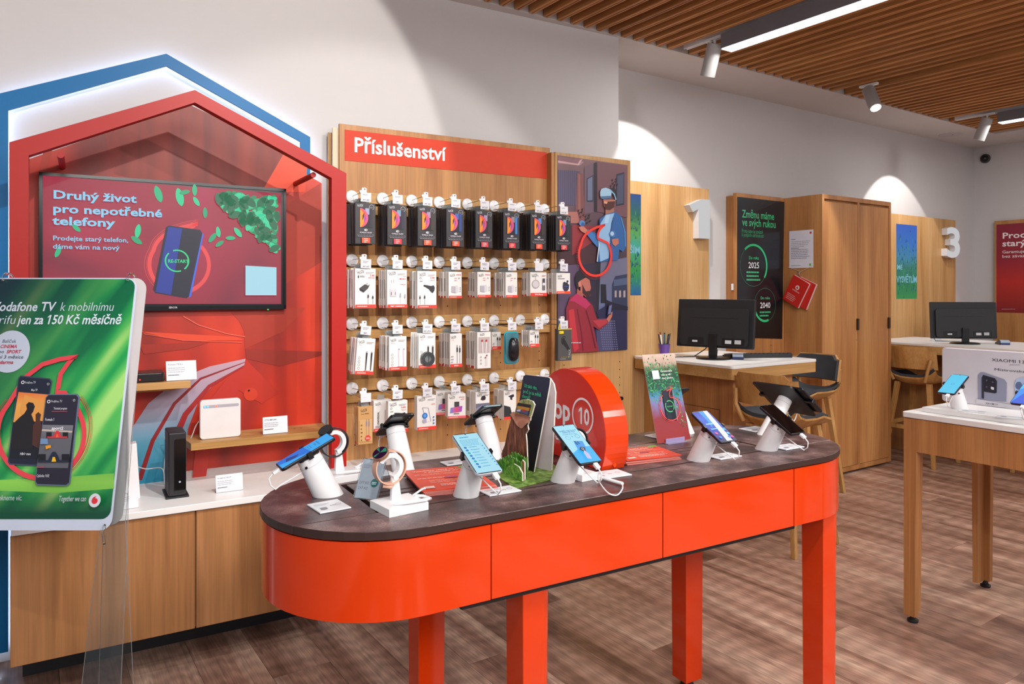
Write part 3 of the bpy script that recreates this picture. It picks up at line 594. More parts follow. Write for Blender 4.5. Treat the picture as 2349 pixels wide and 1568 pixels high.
def pack(kind, w_, h_, t_, lab, cat='package', front=True, A0=None):
    """one package; origin at the middle of its top edge, print faces -y, body behind the print"""
    t = thing('package', lab, cat)
    body = {'glass': '#2a282d', 'kraft': '#c0935c', 'talk': '#4a4a4a'}.get(kind, '#e4e1de')
    b = MB(); b.box(-w_/2, w_/2, 0, t_, -h_, 0, mat(body, .38 if kind == 'glass' else .45, vary=.01)); b.ob('box', t, .0012, 1)
    b = MB(); b.box(-.018, .018, t_*.5-.0004, t_*.5+.0004, -.001, .024, mat('#cfd6d8', .15, trans=.75)); b.ob('hang_tab', t)
    if not front: 
        if kind != 'glass':
            b = MB(); b.box(-w_/2-.0006, -w_/2, t_*.2, t_*.8, -h_*.75, -h_*.25, mat('#a8a4a4', .5)).box(-w_/2-.0006, -w_/2, t_*.1, t_*.9, -h_, -h_*.93, mat('#d0382c', .5)); b.ob('side_print', t)
        return t
    a = Art(-.0004, M=Matrix.Translation((0, 0, -h_)))
    if kind == 'glass':
        c1, c2 = A0[:2]
        wg(a, -w_*.38, h_*.915, .008, '#d8d8e0')
        a.ring(w_*.30, h_*.90, .0115, .0016, '#b9b9c0'); a.lines(w_*.22, h_*.895, .015, 2, .004, .002, '#8a8a90', 2)
        x0, x1, z0, z1 = -w_*.28, w_*.26, h_*.40, h_*.87
        a.rect(x0, z0, x1, z1, '#16151a'); a.rect(-.002, z0+.06, .018, z1, c1); a.rect(.020, z0, .033, z1-.002, c2)
        arc = [(x0+math.sin(math.radians(k))*.040, (z0+z1)/2+math.cos(math.radians(k))*(z1-z0)/2) for k in range(0, 181, 12)]
        a.poly(arc, '#c94a8a'); a.poly([(x0+(p[0]-x0)*.8, z0+(p[1]-z0)*.96+.001) for p in arc], '#e0563a'); a.poly([(x0+(p[0]-x0)*.5, z0+(p[1]-z0)*.9+.001) for p in arc], '#f08a28')
        a.poly([(x0+.012, z0+.03), (x0+.020, z0+.05), (x0+.021, z0+.07), (x0+.012, z0+.055)], '#3a1830'); a.poly([(x0+.020, z0+.02), (x0+.03, z0+.04), (x0+.027, z0+.06), (x0+.021, z0+.045)], '#8e3bb0')
        a.text('4D', 0, h_*.315, .0135, '#e2dce4', .03, 'c'); a.text('GORILLA GLASS', 0, h_*.262, .0088, '#d4ccd6', .02, 'c', width=w_*.6)
        for k in range(6): a.ring(-w_*.36+k*w_*.143, h_*.215, .0042, .0009, '#8f8f96', seg=12)
        a.lines(-w_*.4, h_*.172, w_*.8, 1, 1, .0028, '#7c7c84', 6)
        a.rect(-w_*.2, h_*.02, w_*.2, h_*.15, A0[2] if len(A0) > 2 else '#ee4a26'); a.lines(-w_*.1, h_*.115, w_*.22, 3, .0075, .003, '#f6d4cc', 8)
    else:
        if kind not in ('kraft', 'talk', 'ear', 'mouse'): wg(a, -w_*.40, h_-.020, .0105 if w_ > .09 else .0085)
        if kind == 'adapter':
            a.lines(w_*.02, h_-.019, w_*.4, 2, .005, .002, '#8c888e', 2); a.text('2.4A', w_*.44, h_-.036, .012, '#d8283a', .02, 'r'); a.text('IPHONE', w_*.44, h_-.046, .0085, '#d8283a', .02, 'r')
            a.poly([(-.036, h_-.032), (-.031, h_-.032), (-.033, h_-.039), (-.030, h_-.039), (-.037, h_-.050), (-.035, h_-.041), (-.038, h_-.041)], '#222'[0:1]+'222222')
            a.lines(-.028, h_-.035, .026, 2, .005, .0022, '#77737a', 3)
            a.poly([(-.030, h_*.50), (-.004, h_*.605), (.017, h_*.555), (.012, h_*.50), (-.009, h_*.395), (-.028, h_*.45)], '#3c3a3c'); a.poly([(-.030, h_*.50), (-.008, h_*.44), (-.009, h_*.395), (-.028, h_*.45)], '#242225')
            a.stroke([(.004, h_*.60), (.009, h_*.625)], .003, '#3c3a3c'); a.stroke([(.013, h_*.57), (.019, h_*.59)], .003, '#3c3a3c')
            usb(a, .012, .018, .048); usb(a, .034, .018, .042); band(a, w_, h_, None)
        elif kind == 'white_adapter':
            a.lines(w_*.02, h_-.019, w_*.4, 2, .005, .002, '#8c888e', 2); a.text('3.0', w_*.42, h_-.034, .0095, '#d8283a', .01, 'r'); a.text('MICRO', w_*.42, h_-.046, .0095, '#d8283a', .02, 'r'); a.text('15W/2A', w_*.42, h_-.072, .0075, '#d0384a', .02, 'r')
            a.rect(-.037, h_*.30, -.004, h_*.50, '#c4c0c8'); a.rect(-.033, h_*.48, -.012, h_*.64, '#d3d0d6'); a.rect(-.030, h_*.64, -.027, h_*.74, '#b4b0b8'); a.rect(-.019, h_*.64, -.016, h_*.76, '#b4b0b8'); a.rect(-.032, h_*.33, -.029, h_*.42, '#2b292e'); a.rect(-.011, h_*.34, -.009, h_*.42, '#55525a')
            usb(a, .015, .02, .05, '#9d98a6'); usb(a, .038, .02, .045, '#9d98a6'); band(a, w_, h_, 'FAST CHARGE 3.0')
        elif kind == 'car':
            a.lines(w_*.05, h_-.019, w_*.38, 2, .005, .002, '#8c888e', 2); a.text('5.4A', w_*.40, h_-.036, .012, '#d8283a', .02, 'r'); a.text('Type-C', w_*.42, h_-.047, .0085, '#d8283a', .01, 'r')
            a.ring(-w_*.35, h_-.034, .0045, .0012, '#3a383c', seg=14); a.text('30W', -w_*.4, h_-.052, .0075, '#3a383c', .02)
            a.poly([(-.020, h_*.60), (-.018, h_*.63), (.0, h_*.62), (.020, h_*.60), (.034, h_*.62), (.040, h_*.56), (.038, h_*.48), (.030, h_*.415), (.022, h_*.43), (.008, h_*.52), (-.006, h_*.565)], '#2d2a30')
            usb(a, -.038, .018, .045); usb(a, -.014, .018, .048); band(a, w_, h_, None)
        elif kind == 'small_charger':
            a.text(A0[0], w_*.45, h_-.017, .008, '#d8283a', .02, 'r', width=w_*.38); a.text(A0[1], -w_*.1, h_-.034, .0075, '#d8283a', .01, 'l'); a.text(A0[2], -w_*.1, h_-.045, .0075, '#d8283a', .01, 'l'); a.text('PD', w_*.22, h_-.034, .0075, '#3a383c', .02)
            a.poly([(-w_*.3, h_*.23), (-w_*.3, h_*.46), (w_*.12, h_*.50), (w_*.22, h_*.42), (w_*.22, h_*.25), (0, h_*.20)], '#cfccd2'); a.poly([(-w_*.3, h_*.23), (-w_*.3, h_*.46), (0, h_*.44), (0, h_*.20)], '#aeaab4')
            for k in range(3): a.circ(w_*.36, h_*(.26+k*.07), .0022, '#4a4850', seg=8)
            band(a, w_, h_, None, hb=.012)
        elif kind == 'magnetic':
            a.ring(-.018, h_*.5, .0215, .0035, '#a39aa0'); a.circ(-.018, h_*.5, .019, '#cdc7ca'); a.stroke([(-.018, h_*.5+.021), (-.018, h_*.82), (-.013, h_*.9), (.002, h_*.84)], .003, '#bdb6b8')
            a.rect(.024, h_*.24, .040, h_*.74, '#4a4454'); a.circ(.032, h_*.5, .008, '#ddd8dd'); a.rect(.031, h_*.24, .033, h_*.42, '#ddd8dd'); a.lines(.02, h_*.86, .024, 2, .004, .002, '#c04848', 2); band(a, w_, h_, '15W iPhone')
        elif kind == 'earbuds':
            a.circ(.016, h_*.33, .0205, '#2c2b45', ry=.024); a.rect(-.004, h_*.36, .037, h_*.45, '#26253a'); a.circ(.006, h_*.50, .009, '#2a2938'); a.circ(.026, h_*.60, .006, '#2a2938'); a.stroke([(.026, h_*.6), (.024, h_*.48)], .003, '#2a2938'); a.rect(0, h_*.355, .032, h_*.375, '#5a58c0'); a.lines(-w_*.4, h_-.032, w_*.5, 1, 1, .004, '#8c888e', 2); band(a, w_, h_, None, hb=.014, col='#f04a26')
        elif kind == 'cable':
            dk = A0[0]; a.lines(w_*.02, h_-.019, w_*.4, 2, .005, .002, '#8c888e', 2); a.text(A0[1], -w_*.40, h_-.033, .006, '#d8283a', .01)
            for k in range(4): a.ring(-w_*.33, h_*.46-k*.016, .0052, .001, '#3a383c', seg=14)
            for x in (.005, .029): a.rect(x-.003, h_*.60, x+.003, h_*.64, '#8a868e'); a.poly([(x-.004, h_*.60), (x+.004, h_*.60), (x+.002, h_*.12), (x-.002, h_*.12)], dk)
            a.lines(-.005, h_*.095, .045, 1, 1, .003, '#77737a', 4); band(a, w_, h_, None)
        elif kind == 'usb_pair':
            a.text(A0[0], -w_*.40, h_-.033, .007, '#d8283a', .01)
            usb(a, .006, .018, h_*.55); usb(a, .020, .018, h_*.53); a.lines(-w_*.42, h_*.3, w_*.22, 3, .014, .006, '#a09ca4', 4); band(a, w_, h_, A0[1])
        elif kind == 'kraft':
            wg(a, -w_*.30, h_-.020, .009); a.text('1.0m', -w_*.3, h_-.036, .007, '#3a6a3a', .02); a.lines(-w_*.05, h_-.034, w_*.45, 1, 1, .003, '#6a5436', 4)
            a.rect(-w_*.42, .014, w_*.42, h_*.66, '#c99f68'); usb(a, .004, .03, h_*.5, '#8d7e90'); usb(a, .016, .03, h_*.5, '#8d7e90')
            for k in range(5): a.lines(-w_*.33, h_*.5-k*.017, .008, 1, 1, .006, '#6a5436', k)
            a.circ(.010, .030, .0125, '#cf3434'); a.lines(.001, .030, .018, 2, .005, .0025, '#f0d0c8', 3)
        elif kind == 'universal':
            a.text('UNIVERSAL', -w_*.20, h_*.22, .0125, '#2c2a2c', .015, rot=PI/2, width=h_*.42); a.circ(w_*.42, h_*.66, .018, '#2a262c', ry=.024); a.lines(-w_*.4, h_*.17, w_*.5, 2, .006, .0025, '#77737a', 4); band(a, w_, h_, None)
        elif kind == 'dock':
            a.lines(w_*.12, h_-.018, w_*.32, 1, 1, .003, '#c04848', 2); a.text('20W', w_*.42, h_-.030, .009, '#c83848', .01, 'r', shear=.2)
            a.rect(-.012, h_*.42, .012, h_*.68, '#3c3a40'); a.poly([(-.034, h_*.22), (-.030, h_*.44), (.028, h_*.50), (.024, h_*.27)], gradz('print_phone_glow', [(0, '#5b7fd8'), (.5, '#d84a6a'), (1, '#7a4ac8')], -.035, .03, axis=0)); a.rect(-.016, h_*.17, .012, h_*.21, '#77737a'); band(a, w_, h_, None, hb=.012, col='#e4606a')
        elif kind == 'car_holder':
            a.lines(w_*.1, h_-.018, w_*.35, 2, .005, .0025, '#8c888e', 2); a.poly([(-.012, h_*.72), (-.006, h_*.84), (.010, h_*.86), (.017, h_*.78), (.014, h_*.70), (0, h_*.68)], '#2b262e'); a.rect(-w_/2, .012, w_/2, h_*.58, '#6a6880'); a.poly([(-w_/2, h_*.4), (0, h_*.52), (w_/2, h_*.45), (w_/2, h_*.2), (-w_/2, h_*.15)], '#8d8ea8'); band(a, w_, h_, None)
        elif kind == 'vent_holder':
            a.poly([(-.012, h_*.80), (.02, h_*.86), (.024, h_*.78), (.012, h_*.74), (.012, h_*.66), (.002, h_*.68), (0, h_*.76)], '#232026'); a.poly([(-w_/2, h_*.5), (0, h_*.42), (w_*.2, .012), (-w_/2, .012)], '#2a2c30'); a.rect(-w_/2, .0, w_/2, .014, '#e23a2c')
        elif kind == 'wireless_car':
            a.lines(w_*.05, h_-.019, w_*.4, 2, .005, .002, '#8c888e', 2); a.text('15W', w_*.44, h_-.046, .010, '#d8505a', .01, 'r')
            a.stroke([(-.022, h_*.66), (-.002, h_*.22), (.022, h_*.24), (.008, h_*.64), (-.022, h_*.66)], .002, '#77808e'); a.circ(-.010, h_*.42, .014, '#2b6fc8'); a.circ(-.010, h_*.42, .008, '#5b9be0'); a.circ(-.012, h_*.27, .011, '#a9a4b8')
            for k in range(3): a.circ(w_*.36, h_*(.36-.09*k), .0045, '#5a72b8', seg=12)
            band(a, w_, h_, None)
        elif kind == 'talk':
            a.rect(-w_*.42, h_-.026, -w_*.1, h_-.012, '#f0d21e'); a.text('Jabra', -w_*.39, h_-.0215, .006, '#222222', .01); a.rect(-w_/2, h_-.004, w_/2, h_, '#e8c81e')
            a.poly([(-.016, h_*.70), (-.006, h_*.72), (.004, h_*.62), (.030, h_*.38), (.030, h_*.33), (.022, h_*.31), (-.010, h_*.52), (-.018, h_*.56)], '#1c1b20'); a.stroke([(-.014, h_*.5), (-.022, h_*.6), (-.020, h_*.72), (-.008, h_*.77), (.004, h_*.73)], .003, '#1c1b20')
            a.text('TALK', w_*.40, h_*.08, .020, '#b8b6b2', -.005, rot=PI/2); a.rect(-w_*.3, h_*.11, w_*.2, h_*.117, '#b8a040'); a.lines(-w_*.35, h_*.05, w_*.6, 1, 1, .003, '#a8a6a2', 3)
        elif kind == 'ear':
            a.rect(-w_*.42, h_*.42, w_*.42, h_*.86, '#b9aaa9'); wg(a, -w_*.3, h_*.915, .008)
            for x in (-.012, .012): a.circ(x, h_*.76, .006, '#b03a34'); a.stroke([(x, h_*.73), (x*.7, h_*.42)], .0045, '#e9e4e0')
            for k in range(3): a.ring(-w_*.25, h_*(.32-.09*k), .004, .0012, '#2b292e', seg=12)
            for x, z in ((.006, .30), (.014, .36)): a.circ(x, h_*z, .004, '#a83832'); a.stroke([(x, h_*z), (x, h_*.06)], .001, '#6a666a')
    a.ob('print', t); return t
def hook(x, z, lab, price, lines=2, tilt=0):
    t = thing('display_hook', lab, 'display hook', (x, 3.47, z), A=True, group='white display hooks on the accessory wall')
    MB().lathe([(.005, .001), (.029, .002), (.0315, .006), (.029, .012), (.016, .017), (.004, .018)], WHITEP, 24, axis='y').ob('disc', t)
    MB().tube([(-.007, -.016, -.021), (-.007, -.165, -.026)], .0016, STEEL, 6).tube([(.007, -.016, -.021), (.007, -.165, -.026)], .0016, STEEL, 6).tube([(0, -.016, .002), (0, -.185, .006)], .0016, STEEL, 6).ob('wire', t, fix=False)
    MB().rbox(-.012, .010, -.190, -.176, -.006, .022, .005, WHITEP, 'y').rbox(-.022, -.004, -.188, -.178, -.002, .010, .004, WHITEP, 'y').box(-.010, .010, -.187, -.182, -.026, 0, WHITEP).ob('tag_holder', t)
    MB().cyl((.001, -.1905, .015), (.001, -.1912, .015), .0035, .0035, mat('#8d5a50', .6), 12).ob('tag_hole', t)
    M = Matrix.Translation((.006, -.1925, -.022)) @ Matrix.Rotation(tilt, 4, 'Y'); b = MB(); b.M = M; b.box(-.025, .025, 0, .001, -.021, .021, mat('#dcdae0', .4, vary=0)); pt = b.ob('price_tag', t)
    a = Art(-.0004, M=M)
    if price: a.text(price, .0, -.0165, .0098, '#34333c', .02, 'c'); a.lines(-.015, .010, .03, lines, .006, .0024, '#7f7c88', int(x*100)); a.rect(-.025, -.0065, .025, -.0060, '#b5b3bb')
    else: a.lines(-.012, .0, .02, 1, .006, .002, '#c9c7d0', 3)
    a.ob('tag_print', pt)
HX = (1.128, 1.284, 1.438, 1.590, 1.752, 1.913, 2.078, 2.237)
ORD = ('first', 'second', 'third', 'fourth', 'fifth', 'sixth', 'seventh', 'eighth')
PR = [['397,-Kč', '397,-', '397,-Kč', '397,-Kč', '397,-Kč', '397,-Kč', '397,-Kč', '397,-Kč'], ['397,-Kč', '297,-', '397,-', '597,-', '417,-', '427,-', '', '597,-'],
      ['467,-', '397,-', '347,-/317,-', '197,-/157,-', '797,-', '457,-', '579,-', '557,-Kč'], ['', '397,-', '777,-', '597,-/597,-', '697,-/597,-', '297,-', '', '']]
RZ = (1.952, 1.644, 1.336, 1.028); RN = ('top', 'second', 'third', 'bottom')
for r in range(4):
    for i, x in enumerate(HX):
        hook(x, RZ[r]-(.004 if r == 3 and i == 0 else 0), f'white disc hook with a price tag, {ORD[i]} from the left in the {RN[r]} row', PR[r][i], 2 if r else 1, (.12 if r == 2 and i == 0 else 0)+rnd.uniform(-.03, .03))
def hang(kind, r, i, w_, h_, t_, n, dz=0, yf=3.285, sp=None, lab='', blab='', A0=None, x=None, rz=0, tilt=0, order='front'):
    x = (HX[i]+.006) if x is None else x; n0 = n; z = RZ[r]-.048+dz; sp = sp or t_+.003
    p = pack(kind, w_, h_, t_, lab, A0=A0); p.location = PA(x, yf, z); p.rotation_euler = (0, tilt, rz-DA)
    if n > 1:
        q = pack(kind, w_, h_, t_, blab, front=False); g = blab
        for k in range(1, n):
            loc = (x+rnd.uniform(-.003, .003)-.001, yf+k*sp, z+rnd.uniform(-.004, .002)); a_ = rz-DA+rnd.uniform(-.05, .05)
            if k == 1: c_ = q
            else:
                c_ = q.copy(); C.objects.link(c_)
                for ch in q.children: d = ch.copy(); C.objects.link(d); d.parent = c_
            c_.location = PA(*loc); c_.rotation_euler = (0, tilt+rnd.uniform(-.02, .02), a_); c_['group'] = g
            c_['label'] = f'{ORD[k]} {"black" if kind == "glass" else "brown" if kind == "kraft" else "white"} package from the front, {ORD[i]} hook of the {RN[r]} row'
    return p
GC = [('#8f9bb8', '#2a2330', '#ee4a26'), ('#6f93a8', '#2b2440', '#e0303c'), ('#97849e', '#3a3028', '#ee4a26'), ('#3f62a8', '#28468e', '#ee4a26'), ('#9d8ea8', '#30262c', '#e83448'), ('#87847e', '#2f7ad0', '#e0303c'), ('#4c86c0', '#3a2c28', '#ee4a26'), ('#6f8ea0', '#232838', '#e0303c')]
for i in range(8):
    hang('glass', 0, i, .098, .190, .011, 8, dz=.0, sp=.0165, lab=f'black box with an orange planet, front of the {ORD[i]} hook, top row', blab=f'black screen-glass box behind the front one on the {ORD[i]} hook of the top row', A0=GC[i])
D = 'white box hanging behind the front one, '
hang('adapter', 1, 0, .100, .183, .02, 5, dz=.004, sp=.024, lab='white box picturing a black plug adapter marked 2.4A', blab=D+'first hook, second row')
hang('white_adapter', 1, 1, .100, .180, .02, 5, dz=.0, sp=.024, lab='white box picturing a white plug adapter marked MICRO', blab=D+'second hook, second row')
hang('car', 1, 2, .100, .180, .022, 4, dz=-.004, sp=.027, lab='white box picturing a black car charger, in the second row', blab=D+'third hook, second row')
hang('small_charger', 1, 3, .072, .130, .028, 4, dz=-.006, sp=.031, lab='small white charger box, fourth hook of the second row', blab=D+'fourth hook, second row', A0=('20W/3A', '20W', '18W'))
hang('small_charger', 1, 4, .076, .128, .024, 4, dz=-.004, sp=.028, lab='small white charger box, fifth hook of the second row', blab=D+'fifth hook, second row', A0=('45W/3A', '25W', '18W'))
hang('small_charger', 1, 5, .070, .130, .018, 6, dz=-.004, sp=.021, lab='small white charger box, sixth hook of the second row', blab=D+'sixth hook, second row', A0=('', '25W', '3A'))
hang('magnetic', 1, 6, .102, .125, .026, 3, dz=-.002, sp=.03, lab='white box with a round magnetic charger marked 15W', blab=D+'seventh hook, second row')
hang('earbuds', 1, 7, .090, .112, .034, 3, dz=-.004, sp=.038, lab='white box picturing dark earbuds in their case', blab=D+'eighth hook, second row')
hang('cable', 2, 0, .088, .168, .016, 6, dz=-.012, sp=.0195, lab='white box with two black cable plugs at the left of the third row', blab=D+'first hook, third row', A0=('#2a2630', '60 cm'), tilt=.08, x=HX[0]+.012)
hang('cable', 2, 1, .088, .160, .016, 7, dz=-.008, sp=.019, lab='white box with two pale cable plugs, second hook of the third row', blab=D+'second hook, third row', A0=('#cfc8d4', '120 cm'), x=HX[1]+.010)
CP = hang('cable', 2, 2, .090, .170, .003, 5, dz=.004, sp=.022, lab='white card with a coiled black cable marked 3m', blab='white cable card hanging behind the front one, third hook, third row', A0=('#2a2630', 'Type-C'))
hang('usb_pair', 2, 3, .066, .165, .018, 7, dz=-.004, sp=.020, lab='narrow white box with two black plugs, fourth hook of the third row', blab=D+'fourth hook, third row', A0=('1.2m', 'MICRO'), x=HX[3]+.010)
hang('ear', 2, 4, .078, .185, .022, 5, dz=.0, sp=.027, lab='white box with red earphones behind a clear window', blab=D+'fifth hook, third row')
TP = hang('talk', 2, 7, .088, .172, .030, 1, dz=.004, yf=3.27, lab='dark grey headset box with a yellow hanger on the third row')
hang('usb_pair', 2, 6, .060, .088, .012, 5, dz=.0, yf=3.30, sp=.018, lab='small plain white earphone box, seventh hook of the third row', blab=D+'seventh hook, third row', A0=('', ''), x=HX[6]-.01)
hang('usb_pair', 2, 5, .055, .092, .014, 3, dz=-.01, yf=3.40, sp=.018, lab='small white box behind the blister-packed mouse', blab='small white box deep behind the blister-packed mouse', A0=('', ''), x=HX[5]-.02)
hang('kraft', 3, 0, .070, .175, .012, 3, dz=-.02, sp=.02, lab='brown kraft cable box at the left of the bottom row', blab='brown kraft cable box behind the front one in the bottom row')
hang('universal', 3, 1, .090, .150, .05, 1, dz=-.01, yf=3.37, lab='white box printed UNIVERSAL up its side in the bottom row', x=HX[1]-.035)
hang('car', 3, 1, .098, .150, .03, 1, dz=-.006, yf=3.29, lab='white car charger box marked 5.4A in the bottom row', x=HX[1]+.012)
hang('wireless_car', 3, 2, .100, .165, .034, 1, dz=.008, lab='white box with a blue wireless car charger, marked 15W', x=HX[2]+.004)
hang('dock', 3, 3, .090, .120, .075, 1, dz=.006, yf=3.28, lab='deep white box with a charging dock, turned on its hook', rz=-.25, x=HX[3]+.012)
hang('dock', 3, 3, .090, .120, .075, 1, dz=.012, yf=3.37, lab='deep white charging-dock box behind its twin', rz=-.22, x=HX[3]-.012)
hang('car_holder', 3, 4, .080, .140, .05, 2, dz=.004, yf=3.30, sp=.06, lab='white box with a black phone holder over a grey car photo', blab=D+'fifth hook, bottom row')
hang('vent_holder', 3, 5, .075, .150, .05, 2, dz=.0, yf=3.30, sp=.06, lab='white box with a black vent holder beside the dark standee', blab=D+'sixth hook, bottom row')
# coiled cable on its card, the mouse, the yellow hanger
for k in range(4): MB((0, 0, .125)).tube([(math.cos(a_/24*2*PI)*(.019+.004*k), -.012-.002*(k % 2), math.sin(a_/24*2*PI)*(.019+.004*k)) for a_ in range(24)], .0026, BLKM, 8, True).ob('coil', CP, fix=False)
MB((0, 0, .125)).cyl((0, .0, 0), (0, -.018, 0), .036, .034, mat('#e8eef2', .05, trans=.95), 30).ob('bubble', CP)
t = thing('package', 'black computer mouse in a teal blister pack on the third row', 'package', (HX[5]+.004, 3.275, RZ[2]-.05), A=True)
MB().rbox(-.044, .044, .010, .012, -.168, .0, .02, mat('#10a5b8', .4), 'y').ob('card', t)
MB().rbox(-.041, .041, -.002, .010, -.163, -.006, .018, mat('#dff0f4', .05, trans=.95), 'y').ob('blister', t, .003)
b = MB(); n_ = 18; vs = []; 
for j, (zz, ww, hh) in enumerate(((-.150, .012, .004), (-.142, .022, .012), (-.122, .029, .019), (-.09, .030, .022), (-.062, .027, .020), (-.042, .023, .013), (-.033, .014, .004))):
    for k in range(n_): vs.append((math.cos(2*PI*k/n_)*ww+.006, -.006-max(-.2, math.sin(2*PI*k/n_))*hh, zz))
b.add(vs, [(j*n_+k, j*n_+(k+1) % n_, (j+1)*n_+(k+1) % n_, (j+1)*n_+k) for j in range(6) for k in range(n_)]+[tuple(range(n_)), tuple(range(6*n_, 7*n_))], mat('#1a191d', .2), True); mo = b.ob('mouse', t)
MB().box(.0045, .0075, -.029, -.022, -.066, -.046, mat('#4a4a50', .3)).ob('scroll_wheel', mo)
MB().tube([(-.030, .015, 0), (-.024, .015, .026), (.020, .015, .026), (.024, .015, 0)], .004, mat('#e6cc14', .4), 8).ob('hanger', TP, fix=False)

# ---------------------------------------------------------------- lifestyle poster panel
YP = 3.45; o = (2.57, YP, 0)
t = thing('wall_poster', 'tall oak panel with a poster of a headset wearer above a man with a phone', 'wall panel', o, A=True)
MB(o).box(2.300, 2.842, YP, YP+.018, 0, 2.278, W_LIGHT).ob('board', t); MB(o).box(2.278, 2.300, YP+.004, YP+.10, 0, 2.275, W_PANEL).box(2.300, 2.84, YP+.018, YP+.14, 0, 2.27, W_PANEL).ob('frame', t)
b = MB(o)
for x in (2.36, 2.76):
    for k in range(20): b.cyl((x, YP-.0006, .20+k*.046), (x, YP+.003, .20+k*.046), .0035, .0035, mat('#22160c', .9), 8)
tag(b.ob('peg_holes', t), kind='stuff'); q = ya(1424, 913, YP-.02); MB(o).cyl((q[0], YP, q[2]), (q[0], YP-.03, q[2]), .010, .012, BLACK, 16).ob('knob', t)
def vp(cx, cy): q = ya(cx/3.016+1240, cy/3.016+300, YP); return (q[0]-o[0], q[2]-o[2])
a = Art(-.0015, vp, rough=.45)
top = [(117, 168), (598, 232), (593, 872), (374, 912), (110, 938)]
a.poly([(117, 168), (598, 236), (594, 1512), (112, 1540)], gradz('print_room', [(0, '#4a2f3a'), (.45, '#3a2c3c'), (.7, '#5b4550'), (1, '#7d5e62')], 1.1, 2.25))
a.poly([(118, 190), (300, 215), (330, 190), (270, 240), (118, 225)], '#9c7f88'); a.poly([(118, 182), (262, 205), (290, 195), (262, 240), (118, 218)], '#c9a0a0'); a.poly([(118, 178), (250, 198), (278, 190), (255, 228), (118, 205)], '#8a5f66')
a.poly([(118, 270), (270, 280), (262, 520), (118, 510)], '#4d4560'); 
a.polys([[(x, 272), (x+5, 272), (x+5, 512), (x, 512)] for x in range(124, 240, 14)], '#5d5472')
a.poly([(250, 290), (290, 296), (305, 570), (238, 560)], '#7e4a4c'); a.poly([(258, 300), (270, 302), (275, 560), (258, 560)], '#96605a')
a.poly([(300, 250), (390, 212), (390, 560), (300, 575)], '#6c5564'); a.poly([(316, 330), (362, 305), (362, 490), (316, 492)], '#28304a'); a.poly([(322, 336), (356, 315), (356, 480), (322, 482)], '#6b7390')
a.poly([(364, 225), (385, 215), (388, 560), (366, 560)], '#231a26'); a.poly([(388, 214), (598, 240), (596, 600), (388, 560)], '#6e4a52'); a.poly([(520, 300), (576, 286), (574, 512), (516, 522)], '#262a40'); a.poly([(528, 312), (570, 300), (568, 500), (524, 508)], '#454a62')
a.poly([(112, 560), (300, 570), (300, 640), (112, 640)], '#7c4648'); a.poly([(112, 560), (250, 560), (265, 640), (112, 640)], '#a66a60'); a.poly([(112, 650), (380, 660), (380, 912), (112, 936)], '#43242c'); a.poly([(214, 650), (380, 660), (370, 760), (214, 860)], '#8a2c34')
for x, y in ((272, 560), (320, 600), (505, 350), (495, 390)): a.polys([[(x+dx, y+dy), (x+dx+16, y+dy-8), (x+dx+10, y+dy+12)] for dx, dy in ((0, 0), (-18, 12), (10, 22), (-10, 34), (4, -18), (-22, -10))], '#2a1c26')
# street scene below
a.poly([(112, 938), (374, 912), (593, 875), (594, 1512), (112, 1540)], gradz('print_dusk', [(0, '#1d1c3c'), (.35, '#343a66'), (.6, '#5f6b92'), (1, '#6a6a84')], 1.13, 1.60))
a.poly([(374, 912), (410, 905), (392, 1330), (366, 1400)], '#221c2c'); a.poly([(250, 925), (374, 912), (380, 1260), (240, 1250)], '#2c2236'); a.poly([(112, 940), (260, 925), (260, 1300), (112, 1300)], '#594660')
a.poly([(488, 1060), (510, 1005), (592, 990), (594, 1215), (488, 1200)], '#2c3350'); a.poly([(500, 1030), (592, 1015), (592, 1062), (498, 1075)], '#4a5878'); a.polys([[(x, 1105), (x+14, 1103), (x+14, 1150), (x, 1152)] for x in (505, 535, 565)], '#a99a9a')
a.poly([(410, 1060), (445, 1062), (450, 1190), (410, 1190)], '#1c1a26'); a.poly([(378, 1250), (440, 1210), (592, 1235), (592, 1512), (478, 1520)], '#232348'); a.poly([(372, 1300), (480, 1290), (495, 1518), (385, 1524)], '#454468'); a.polys([[(x+y*.12-130, y), (x+y*.12-122, y), (x+y*.12-121, y+9), (x+y*.12-129, y+9)] for y in range(1310, 1510, 16) for x in range(370, 470, 14)], '#6a6a92')
a.poly([(440, 1165), (500, 1190), (595, 1215), (595, 1240), (440, 1232)], '#16162e')
# wearer with the headset
a.poly([(440, 520), (500, 520), (500, 600), (440, 600)], '#a06a58')
a.poly([(425, 475), (510, 478), (505, 520), (480, 548), (445, 545), (428, 520)], '#b0705c'); a.poly([(430, 492), (508, 488), (500, 530), (470, 550), (440, 545), (432, 520)], '#4a2420'); a.poly([(428, 488), (455, 492), (450, 506), (430, 503)], '#d89a84')
a.poly([(468, 395), (505, 400), (520, 440), (515, 480), (480, 430)], '#1e1a24')
a.poly([(402, 425), (412, 402), (440, 394), (468, 404), (482, 425), (478, 460), (455, 470), (415, 470), (403, 452)], '#9dc3dc'); a.poly([(404, 455), (478, 450), (476, 468), (425, 474), (405, 468)], '#4a6f94'); a.stroke([(470, 408), (500, 440), (512, 478)], .008, '#86b2d2')
a.poly([(440, 580), (505, 560), (545, 590), (580, 700), (582, 800), (560, 838), (535, 820), (525, 895), (378, 908), (390, 800), (300, 705), (318, 680), (395, 720), (398, 610)], '#2c5f9c'); a.poly([(440, 582), (500, 570), (478, 640), (462, 880), (402, 905), (388, 760), (405, 640)], '#8fb8de'); a.poly([(440, 585), (470, 580), (455, 640), (430, 640)], '#a8cce8')
